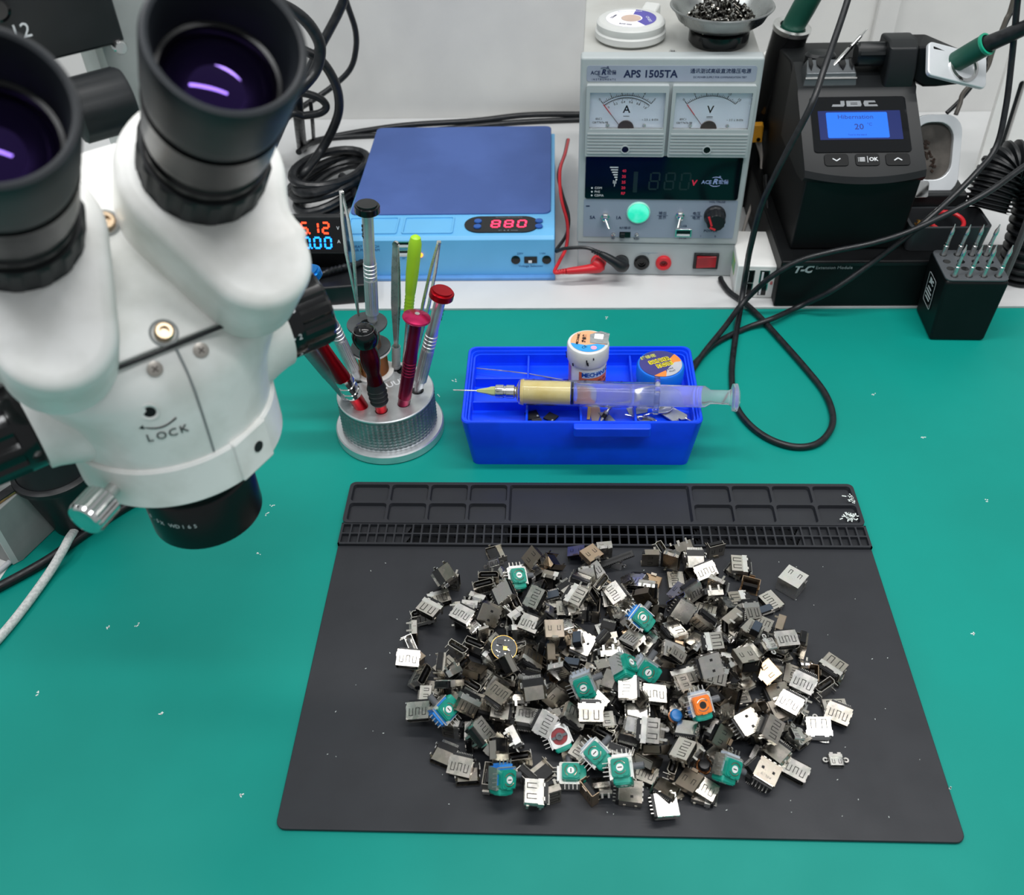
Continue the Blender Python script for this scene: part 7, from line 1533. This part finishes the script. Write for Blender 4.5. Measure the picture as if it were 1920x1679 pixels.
    ('I', '', 21.1, 80, 19.4, 0.747, -0.01, 0.665, 0.011),
    ('H', '', 85.5, 173.1, 4.8, 0.897, -0, 0, 0.441, 'upright HDMI socket left of the square network socket'),
    ('K', '', -16.7, 183.9, 7.2, 0.984, -0.142, -0.104, -0.005, 'upright metal shield left of the long slot connector'),
    ('K', 'closed', 14.8, 119.2, 11.5, 0.182, 0.322, -0.617, -0.695, 'tilted metal shield front left of the rear blue joystick'),
    ('I', '', -7.3, 38.1, 10.2, 0.442, 0.122, 0.079, -0.885),
    ('B', '', 58.2, 84.7, 21.7, 0.928, 0.349, 0.114, -0.069, 'tilted black backed socket behind and right of the orange joystick, the nearest one'),
    ('K', '', -37.9, 32.8, 4.6, 0, -0.935, -0.356, 0, 'flipped metal shield left of the white bodied joystick'),
    ('H', '', -56.9, 155.9, 7.6, 0.148, -0.015, -0.983, 0.112, 'flipped HDMI socket in front of the rear green joystick'),
    ('B', '', 20.2, 160.5, 8.4, 0.926, -0.024, -0.268, -0.264, 'upright black backed socket front right of the long slot connector'),
    ('K', '', -5.7, 137.6, 7.9, 0.522, 0.522, 0.476, 0.476, 'tilted metal shield left of the rear blue joystick'),
    ('I', '', 107.2, 83.7, 5.7, 0.03, -0.143, -0.969, 0.199, 'flipped pin connector behind and left of the lone eared socket'),
    ('I', '', 10.8, 123.5, 6.4, 0.354, 0.104, -0.699, -0.612, 'tilted pin connector front left of the rear blue joystick'),
    ('M', '', 32.3, 124.6, 14.5, 0.074, -0.836, 0.096, 0.535, 'tilted mini socket right of the rear blue joystick, the nearest one'),
    ('K', '', 72.9, 187.9, 7.9, 0.698, 0.698, 0.112, 0.112, 'tilted metal shield behind and left of the square network socket'),
    ('A', '', -5.9, 88.4, 19.2, 0.444, 0.299, 0.721, -0.44, 'tilted USB socket left of the central joystick, the nearest one'),
    ('H', '', 14, 60.6, 18.2, 0.049, 0.007, 0.996, 0.077, 'flipped HDMI socket left of the round blue cap'),
    ('H', '', 34.9, 93.9, 27.4, 0.969, 0.081, 0.225, -0.065, 'upright HDMI socket front right of the rear blue joystick'),
    ('H', '', 69.6, 116.9, 14.6, 0.019, -0.911, 0.408, -0.058, 'flipped HDMI socket right of the rear blue joystick'),
    ('M', '', -2.1, 57.6, 16, 0.741, -0, -0, -0.672, 'upright mini socket behind the front middle joystick'),
    ('K', '', 78.3, 66.7, 13.9, 0.687, -0.575, 0.097, 0.434, 'tilted metal shield right of the orange joystick'),
    ('H', '', -60.8, 97, 18, 0.378, 0.301, -0.083, 0.871, 'upright HDMI socket in front of the round circuit board'),
    ('K', 'closed', -30.7, 70.2, 17.5, 0.286, 0.269, -0.443, 0.806, 'tilted metal shield front left of the central joystick, the second one'),
    ('M', '', 114, 102, 6.3, 0.232, 0.679, 0.654, -0.24, 'flipped mini socket in front of the square network socket'),
    ('H', '', -13.6, 77.6, 26.8, 0.731, -0.12, -0.659, -0.13, 'tilted HDMI socket left of the central joystick, the second one'),
    ('K', 'closed', 23.8, 41.8, 14, 0.435, 0.811, -0.332, 0.204, 'tilted metal shield behind and right of the front middle joystick, the second one'),
    ('H', '', -61, 62.4, 15.9, 0.673, -0.089, 0.038, -0.734, 'upright HDMI socket right of the left blue joystick, the third one'),
    ('H', '', -9.9, 160.7, 12.2, 0.376, -0.68, 0.608, 0.163, 'flipped HDMI socket front left of the long slot connector'),
    ('I', '', 73.9, 35.5, 10.8, 0.081, 0.348, -0.909, -0.212, 'flipped pin connector behind and left of the stamped socket'),
    ('B', '', -102.8, 69.6, 8.4, 0.592, -0.592, -0.386, 0.386, 'tilted black backed socket behind and left of the left blue joystick'),
    ('H', '', -9.1, 66.2, 21.4, 0.377, 0.056, -0.094, 0.92, 'upright HDMI socket front left of the central joystick'),
    ('I', '', 1.1, 123.8, 9.9, 0, -0.989, 0.146, -0, 'flipped pin connector left of the rear blue joystick'),
    ('M', '', 10.5, 52.9, 19.8, 0.221, -0.59, 0.75, 0.204, 'flipped mini socket left of the round blue cap'),
    ('K', '', 103.1, 126.2, 7.9, 0.692, 0.144, 0.692, -0.144, 'tilted metal shield in front of the square network socket, the nearest one'),
    ('M', '', -52.7, 106.1, 16, 0.897, -0.397, -0.042, 0.19, 'tilted mini socket right of the round circuit board, the nearest one'),
    ('M', '', -45.2, 112.7, 7.1, 0.909, -0.19, 0.322, 0.182, 'tilted mini socket right of the round circuit board, the second one'),
    ('B', '', 105.2, 69.8, 8.8, 0.69, -0.155, -0.69, -0.155, 'tilted black backed socket behind and left of the lone eared socket'),
    ('C', '', -62.4, 160.5, 14.2, 0.577, 0.192, 0.357, 0.709, 'tilted eared socket left of the rear green joystick'),
    ('B', '', -44.8, 26.6, 8.4, 0.656, 0.656, -0.263, -0.263, 'tilted black backed socket right of the front left joystick'),
    ('B', '', -51.8, 45.4, 16.5, 0.302, -0.596, -0.023, -0.744, 'tilted black backed socket behind the front left joystick'),
    ('B', '', 38.4, 114.8, 17.7, 0.536, -0.028, 0.116, 0.836, 'upright black backed socket front right of the rear blue joystick, the nearest one'),
    ('H', '', 13.3, 123.8, 19.3, 0.582, -0.488, -0.014, 0.65, 'tilted HDMI socket left of the rear blue joystick'),
    ('B', '', -46.4, 165.8, 9.7, 0.429, 0.001, 0.002, 0.903, 'upright black backed socket right of the rear green joystick'),
    ('H', '', -0.6, 98.6, 19.3, 0.344, 0.648, -0.565, 0.377, 'tilted HDMI socket behind and left of the central joystick'),
    ('M', '', 14, 158.8, 10.9, 0.629, -0.309, -0.042, 0.712, 'upright mini socket in front of the long slot connector'),
    ('I', '', 97.6, 141.1, 4.8, 0.199, 0, -0, -0.98, 'upright pin connector front left of the square network socket, the nearest one'),
    ('H', '', -115, 104.7, 14.6, 0.678, -0.51, 0.49, -0.201, 'tilted HDMI socket behind the farthest left HDMI socket, the nearest one'),
    ('B', '', -77.2, 31.3, 4.8, 0, 0.044, -0.999, 0, 'flipped black backed socket left of the front left joystick'),
    ('I', '', -21.1, 93, 16.8, 0.113, -0.046, 0.024, 0.992, 'upright pin connector front right of the tan shield, the second one'),
    ('B', '', 58.5, 131.4, 13.9, 0.159, 0.01, 0.062, 0.985, 'upright black backed socket right of the rear blue joystick, the nearest one'),
    ('M', '', -38.8, 172.2, 13.2, 0.162, -0.46, 0.154, -0.859, 'tilted mini socket behind and right of the rear green joystick'),
    ('H', '', -4.2, 150, 17.1, 0.743, -0.471, -0.254, 0.401, 'tilted HDMI socket front left of the long slot connector'),
    ('M', '', 40.2, 77.4, 22.2, 0.593, 0.028, -0.022, 0.804, 'upright mini socket behind and left of the orange joystick'),
    ('H', '', 83.4, 115.5, 19.4, 0.893, -0.019, 0.135, 0.429, 'upright HDMI socket front left of the square network socket, the second one'),
    ('M', '', -6.7, 27, 5.5, 0.066, 0.024, -0.338, -0.938, 'tilted mini socket front left of the front middle joystick, the nearest one'),
    ('K', 'closed', -58.3, 86.6, 23.1, 0.056, 0.511, 0.651, 0.559, 'tilted metal shield in front of the round circuit board'),
    ('K', 'closed', -33.1, 95.2, 19.5, 0.022, 0.693, 0.013, -0.721, 'tilted metal shield in front of the tan shield, the second one'),
    ('H', '', 1, 184.7, 8.8, 0.467, -0.531, 0.467, 0.531, 'tilted HDMI socket behind and left of the long slot connector'),
    ('B', '', -14.7, 153.3, 17.4, 0.294, 0.94, -0.135, -0.107, 'flipped black backed socket behind and right of the slate blue topped block, the second one'),
    ('H', '', -16.4, 42.8, 9.6, 0.482, 0, 0, -0.876, 'upright HDMI socket behind the white bodied joystick, the nearest one'),
    ('H', '', 25.8, 50.7, 14.9, 0.265, -0.715, -0.118, 0.637, 'tilted HDMI socket front left of the round blue cap'),
    ('C', '', -78.5, 118.7, 15.2, 0.437, -0.176, -0.055, 0.88, 'upright eared socket behind and left of the round circuit board'),
    ('I', '', -46.5, 61.2, 7.8, 0, 0.368, -0.93, 0),
    ('C', '', -70.1, 175.3, 6, 0.169, -0.091, 0.464, -0.865, 'small silver socket with pierced ears at the rear left of the heap'),
    ('B', '', 86.6, 172.3, 9.9, 0.679, 0, -0, -0.734, 'upright black backed socket behind and left of the square network socket'),
    ('H', '', 63.3, 163, 14.6, 0.974, 0.114, -0.127, 0.146, 'HDMI socket with its mouth turned up at the right rear edge'),
    ('K', '', -44.4, 170.5, 18, 0.89, 0.107, -0.347, 0.275, 'large open metal shield standing at the rear of the heap'),
    ('K', '', -7.5, 176.3, 14.6, 0.946, 0.008, 0.003, 0.324, 'metal shield at the very rear of the heap nearest the screw cells'),
    ('B', '', -105.8, 130.8, 17.2, 0.965, -0, -0, -0.263, 'metal socket with a broken black rear at the left end of the heap'),
    ('H', '', 96.3, 35.3, 4.8, 0.961, -0, 0, -0.276, 'upright HDMI socket right of the stamped socket'),
    ('H', '', 38.1, 184.4, 7.3, 0.589, -0.589, 0.392, -0.392, 'tilted HDMI socket right of the long slot connector, the nearest one'),
    ('B', '', 125, 72.2, 4.8, 0.027, 0, 0, -1, 'upright black backed socket behind the lone eared socket'),
    ('B', '', 127.8, 97.4, 9.9, 0.371, -0, 0, 0.929, 'metal socket standing out at the right end of the heap'),
    ('B', '', -90.1, 41.5, 4.8, 0, -0.197, -0.98, -0, 'grey topped socket lying upside down at the left front of the heap'),
    ('H', '', -85.8, 124.9, 18.4, 0.959, 0.069, -0.034, -0.272, 'upright HDMI socket behind and left of the round circuit board, the second one'),
    ('M', '', -102.9, 72.3, 16, 0.708, -0, -0, 0.707, 'upright mini socket behind and left of the left blue joystick'),
    ('H', '', 64.5, 144.6, 15.6, 0.391, 0.664, -0.501, 0.394, 'tilted HDMI socket behind and right of the rear blue joystick, the third one'),
    ('M', '', 31.8, 23, 3.7, 0.547, -0, 0, 0.837, 'upright mini socket front left of the front right joystick'),
    ('A', '', -69.1, 126.5, 17.7, 0.76, 0.316, -0.332, 0.46, 'tilted USB socket behind the round circuit board'),
    ('H', '', -96, 92.6, 12.5, 0.504, 0.504, 0.496, 0.496, 'tilted HDMI socket right of the farthest left HDMI socket'),
    ('C', '', 98.2, 51.7, 14.5, 0.746, -0.197, 0.099, -0.628, 'upright eared socket behind and left of the lone eared socket'),
    ('H', '', 43, 173.4, 13.3, 0.565, -0.428, 0.633, 0.311, 'tilted HDMI socket right of the long slot connector, the second one'),
    ('H', '', 108.3, 83.8, 14.1, 0.929, 0.228, -0.1, -0.274, 'upright HDMI socket behind the lone eared socket'),
    ('H', '', 102.3, 109.6, 18.4, 0.995, 0.042, 0.033, 0.082, 'upright HDMI socket in front of the square network socket'),
    ('A', '', -61.2, 141.5, 19.6, 0.332, -0.766, 0.531, -0.144, 'flipped USB socket front left of the rear green joystick'),
    ('H', '', 51.7, 142.2, 20.5, 0.795, 0.518, 0.112, 0.296, 'tilted HDMI socket behind and right of the rear blue joystick, the second one'),
    ('B', '', -65.6, 26.3, 8.4, 0.521, -0.521, -0.478, 0.478, 'tilted black backed socket left of the front left joystick'),
    ('B', '', 84.9, 131.9, 17.3, 0.933, 0.184, 0.261, 0.164, 'tilted black backed socket front left of the square network socket'),
    ('A', '', -11.8, 140.8, 18.9, 0.472, 0.267, -0.713, 0.444, 'tilted USB socket right of the slate blue topped block'),
    ('M', '', -93.3, 71.9, 6.9, 0.612, 0.355, -0.612, 0.355),
    ('A', '', 8.8, 21.2, 5.2, 0.745, -0, 0, 0.667, 'upright USB socket in front of the front middle joystick'),
    ('A', '', 71.7, 133.5, 14.3, 0.756, -0.045, -0.624, 0.191, 'tilted USB socket front left of the square network socket, the nearest one'),
    ('B', '', -86.5, 89, 18.4, 0.005, -0.594, 0.679, -0.431, 'flipped black backed socket right of the farthest left HDMI socket'),
    ('M', '', -73.1, 112.1, 18.8, 0.611, 0.304, 0.601, -0.416, 'tilted mini socket behind and left of the round circuit board'),
    ('H', '', -71.4, 48.4, 16.2, 0.812, 0.162, 0.314, 0.465, 'tilted HDMI socket front right of the left blue joystick, the nearest one'),
    ('H', '', 86.8, 42.7, 10, 0, -0.375, -0.927, -0, 'flipped HDMI socket behind and right of the stamped socket'),
    ('H', '', 113.8, 113, 8.9, 0.626, 0.508, 0.492, 0.329, 'tilted HDMI socket in front of the square network socket'),
    ('H', '', -69.7, 46.1, 21.6, 0.273, 0.334, 0.117, 0.895, 'tilted HDMI socket front right of the left blue joystick, the second one'),
    ('H', '', 105.6, 94.5, 4.1, 0.814, 0.017, 0.04, 0.579, 'upright HDMI socket behind and right of the orange joystick'),
    ('K', '', -13, 20.4, 8, 0.323, -0.328, -0.627, 0.629, 'dull metal shield at the front edge between two joysticks'),
    ('I', '', 84.5, 112.4, 25, 0.851, -0.007, 0.136, 0.507, 'upright pin connector front left of the square network socket, the second one'),
    ('B', '', -19.1, 132.3, 28.2, 0.862, 0.031, -0.027, 0.505, 'upright black backed socket right of the slate blue topped block'),
    ('K', 'closed', 22.9, 136.6, 22.4, 0.413, 0.267, -0.655, 0.574, 'tilted metal shield behind the rear blue joystick'),
    ('K', 'closed', 39.6, 26, 9.5, 0.324, -0.131, -0.009, 0.937, 'upright metal shield front left of the front right joystick'),
    ('B', '', -78.6, 63.5, 21.4, 0.872, 0.311, 0.36, -0.118, 'tilted black backed socket right of the left blue joystick'),
    ('H', '', 43.8, 133.2, 19.8, 0.559, -0.771, -0.261, -0.156, 'tilted HDMI socket behind and right of the rear blue joystick, the nearest one'),
    ('B', '', 56.4, 122.8, 18.6, 0.674, 0.665, 0.049, -0.32, 'tilted black backed socket right of the rear blue joystick'),
    ('A', 'white', 72.2, 55.2, 18.6, 0.489, 0.115, -0.054, 0.863, 'upright USB socket front right of the orange joystick'),
    ('K', 'closed', -60.4, 38.2, 18.1, 0.45, 0.125, -0.871, -0.149, 'tilted metal shield behind the front left joystick'),
    ('K', '', 77.2, 86.5, 24.2, 0.093, 0.019, -0.764, -0.639, 'flat silver shield lying on the right slope of the heap'),
    ('H', '', 26.2, 20.6, 9.7, 0.166, 0.945, -0.271, -0.074, 'flipped HDMI socket front right of the front middle joystick'),
    ('C', '', 86.7, 52.8, 15.7, 0.894, 0.148, 0.004, 0.423),
    ('C', '', 91.8, 105.5, 20, 0.551, 0.126, 0.085, 0.821, 'upright eared socket in front of the square network socket'),
    ('A', '', 71.9, 117.9, 23.9, 0.599, -0.283, -0.681, -0.311, 'tilted USB socket front left of the square network socket, the second one'),
    ('H', '', -62.6, 76.9, 16.9, 0.402, -0.869, 0.276, 0.077, 'flipped HDMI socket in front of the round circuit board'),
    ('K', '', 57.3, 49.3, 15.3, 0.724, 0.464, 0.04, 0.509, 'tilted metal shield behind the front right joystick'),
    ('K', 'closed', 73.9, 87.5, 32.6, 0.981, -0.083, 0.06, 0.168, 'upright metal shield behind and right of the orange joystick, the nearest one'),
    ('M', '', 62.1, 62.2, 17.9, 0.858, 0.436, 0.221, 0.157, 'tilted mini socket right of the orange joystick'),
    ('H', '', 36.6, 38.7, 17.8, 0.859, -0.128, -0.042, 0.495, 'upright HDMI socket in front of the round blue cap'),
    ('H', '', -46.1, 59.5, 14.1, 0.026, 0.096, 0.019, 0.995, 'upright HDMI socket behind the front left joystick'),
    ('I', '', -37.7, 103.3, 18.2, 0.641, 0.04, 0.723, -0.255, 'tilted pin connector front left of the tan shield'),
    ('A', 'white', 54.5, 84.2, 29.8, 0.543, 0.28, -0.238, 0.755, 'tilted USB socket behind the orange joystick'),
    ('M', '', 48.7, 103.9, 16.6, 0.482, 0.198, 0.837, -0.165, 'tilted mini socket front right of the rear blue joystick'),
    ('I', '', -3.2, 103.9, 26.4, 0.648, -0.64, -0.368, 0.187, 'tilted pin connector behind and left of the central joystick'),
    ('H', '', 14, 107, 20.4, 0.887, -0.033, -0.232, -0.399, 'upright HDMI socket in front of the rear blue joystick'),
    ('M', '', 37.3, 90.3, 30.1, 0.948, 0.046, 0.234, -0.211, 'upright mini socket right of the central joystick'),
    ('H', '', 3.7, 39.3, 15.5, 0.557, 0.806, -0.182, -0.085, 'tilted HDMI socket behind the front middle joystick'),
    ('H', '', 83.8, 50.4, 20.8, 0.82, 0.24, 0.045, 0.518, 'upright HDMI socket behind the stamped socket'),
    ('H', '', -61.3, 68.2, 22.5, 0.331, -0.066, -0.053, 0.94, 'upright HDMI socket right of the left blue joystick, the second one'),
    ('C', '', 66.9, 96.7, 17.7, 0.716, 0.689, -0.042, -0.102, 'tilted eared socket behind and right of the orange joystick'),
    ('A', 'blue', 44.3, 126.8, 23, 0.183, -0.452, 0.745, 0.456, 'USB socket with a blue tongue right of the heap middle'),
    ('B', '', -42.2, 70.3, 25.7, 0.056, -0.063, 0.948, 0.307, 'flipped black backed socket front right of the round circuit board'),
    ('H', '', -36.1, 53.4, 18.3, 0.811, 0.27, -0.146, 0.498, 'upright HDMI socket behind the white bodied joystick, the second one'),
    ('K', '', 57.8, 70.2, 21.8, 0.35, 0.838, -0.365, -0.203, 'flipped metal shield behind and right of the orange joystick'),
    ('B', '', 18.5, 47.7, 23.1, 0.719, 0.165, -0.222, 0.638, 'upright black backed socket front left of the round blue cap'),
    ('H', '', 23.3, 70.3, 21.6, 0.989, 0.097, 0.112, 0.008, 'upright HDMI socket behind and left of the round blue cap'),
    ('M', '', 15.5, 65.3, 25, 0.806, 0.242, -0.258, -0.475, 'tilted mini socket behind and left of the round blue cap'),
    ('H', '', 8.6, 69.5, 28.6, 0.691, 0.093, 0.03, -0.717, 'upright HDMI socket in front of the central joystick'),
    ('L', '', 6.5, 175.7, 9.7, 0.963, 0.189, -0.144, 0.127, 'long black slot connector lying across the rear of the heap'),
    ('B', '', -99.4, 157.1, 16.5, 0.183, -0.859, 0.476, -0.028, 'black topped metal socket at the rear left corner of the heap'),
    ('R', '', 116.8, 160.8, 8.1, 0.342, 0, 0, 0.94, 'large bright square network socket at the right rear of the heap'),
    ('I', '', -31.9, 148.3, 8.4, 0.98, 0.128, -0.142, 0.061, 'black block with a slate blue top in the rear half of the heap'),
    ('H', '', 102, 147.4, 4.8, 0.866, 0, 0, -0.5, 'bright HDMI socket leaning beside the square network socket'),
    ('H', '', -45.1, 120, 16.5, 0.957, 0.124, -0.097, -0.244, 'silver HDMI socket with three bright springs just behind the round circuit board'),
    ('K', '', -31.2, 108.8, 26.6, 0.996, 0.068, 0.035, 0.041, 'tan sheet metal shield near the middle of the heap'),
    ('A', '', -14.2, 106.6, 16.5, 0.246, -0.023, -0.161, 0.955, 'rose tinted boxy USB socket at the middle of the heap'),
    ('P', '', -59.8, 97.8, 24, 0.987, 0.111, 0.114, -0.013, 'round dark circuit board with a gold chip on the heap'),
    ('H', '', -114.1, 90, 23.1, 0.993, 0.095, 0.066, -0.006, 'silver HDMI socket farthest left in the heap'),
    ('H', '', 97.8, 69, 16.5, 0.928, 0.145, -0.125, -0.321, 'silver HDMI socket with three springs on the right slope of the heap'),
    ('H', '', -105.6, 61.2, 15.6, 0.991, 0.099, -0.086, 0.009, 'silver HDMI socket lying flat at the left front edge of the heap'),
    ('B', '', -11.6, 55.9, 26.8, 0.99, 0.142, -0.001, 0, 'upright black backed socket front left of the central joystick'),
    ('H', '', 125, 67.7, 8.5, 0.954, 0.166, -0.072, -0.239, 'bright tilted HDMI socket at the right end of the heap'),
    ('O', 'blue', 34.7, 60.2, 17.2, 0.988, 0.138, 0.068, -0.01, 'round blue cap on the right of the heap'),
    ('B', '', 113.2, 60, 6.3, 0.023, -0.082, -0.214, 0.973, 'black backed socket at the right end of the heap'),
    ('C', '', 119.2, 42.6, 3.7, 1, 0, 0, 0, 'tiny silver socket with two ears lying apart at the right'),
    ('O', '', 48.6, 37.6, 4.8, 1, 0, 0, 0, 'round black cap near the right front joystick'),
    ('H', '', -80.8, 32.9, 8.5, 0.976, 0.178, -0.041, -0.117, 'silver HDMI socket at the left front beside the twin green joystick'),
    ('A', '', 80, 32.1, 8.8, 0.262, 0.079, -0.044, 0.961, 'large silver socket stamped A1384 at the right front of the heap'),
    ('H', '', 46.5, 22.7, 8.5, 0.962, 0.033, 0.074, -0.261, 'silver HDMI socket at the front beside the clear green joystick'),
    ('B', '', -40.4, 14.6, 16.5, 0.705, -0.036, 0.059, -0.706, 'black backed metal socket lying sideways at the front of the heap'),
    ('A', '', 25.6, 12.9, 9, 0.004, -0.754, 0.644, 0.131, 'large bright USB socket nearest the front edge of the mat'),
    ('S', 'white', -54.7, 155.2, 16.8, 0.959, 0.191, 0.157, 0.137, 'green joystick module half buried at the rear of the heap'),
    ('S', 'blue', 18.9, 119.8, 23.9, 0.846, 0.297, -0.006, 0.443, 'blue and green joystick module at the rear middle of the heap'),
    ('S', 'clear', 7.1, 81.3, 31.7, 0.919, 0.009, 0.383, 0.091, 'green joystick module with white rotor at the centre of the heap'),
    ('S', 'clear', 19.1, 82.2, 28.1, 0.765, 0.44, -0.136, 0.45, 'clear bodied joystick module just right of the heap centre'),
    ('S', 'clear', -15.3, 71.2, 29.5, 0.868, 0.455, -0.105, 0.166, 'small green joystick module sunk in the middle of the heap'),
    ('S', 'orange', 46.4, 60.2, 28.1, 0.945, 0.295, 0.04, 0.139, 'orange joystick module right of the heap centre'),
    ('S', 'blue', -91.1, 59.9, 19.2, 0.292, 0.318, -0.087, 0.898, 'blue and green joystick module at the left edge of the heap'),
    ('S', 'red', -28.6, 49.4, 12.5, 0.94, 0.276, -0.027, 0.199, 'white rimmed joystick module with a dark red well'),
    ('S', 'clear', -9.1, 36.4, 17.9, 0.905, 0.167, -0.167, 0.353, 'clear plastic joystick module near the front of the heap'),
    ('S', 'clear', 58.3, 29.1, 19.2, 0.916, 0.273, 0.282, -0.084, 'clear and green joystick module at the right front of the heap'),
    ('S', 'white', 3.3, 23.8, 25.4, 0.979, 0.155, -0.134, 0.021, 'green joystick module at the front middle of the heap'),
    ('S', 'white', -22.4, 29.4, 7.5, 0.707, 0, 0, 0.707, 'white bodied green joystick module at the front edge'),
    ('S', 'blue', -57.5, 21.5, 18.3, 0.888, 0.305, 0.33, 0.096, 'twin green joystick module at the left front edge of the heap'),
]
stamped = None
for it in HEAP:
    e = heap_item(it[0], it[1], it[2], it[3], it[4], Quaternion(it[5:9]), it[9] if len(it) > 9 else None)
    if len(it) > 9 and 'A1384' in it[9]: stamped = e
if stamped:
    q = MB(); q.text('A1384', 2.6, T(0, 3.6, 3.25) @ RZ(180), depth=0.06); q.build('stamp', mat('stamp_grey', '#8a8880', 0.5, var=0), stamped)
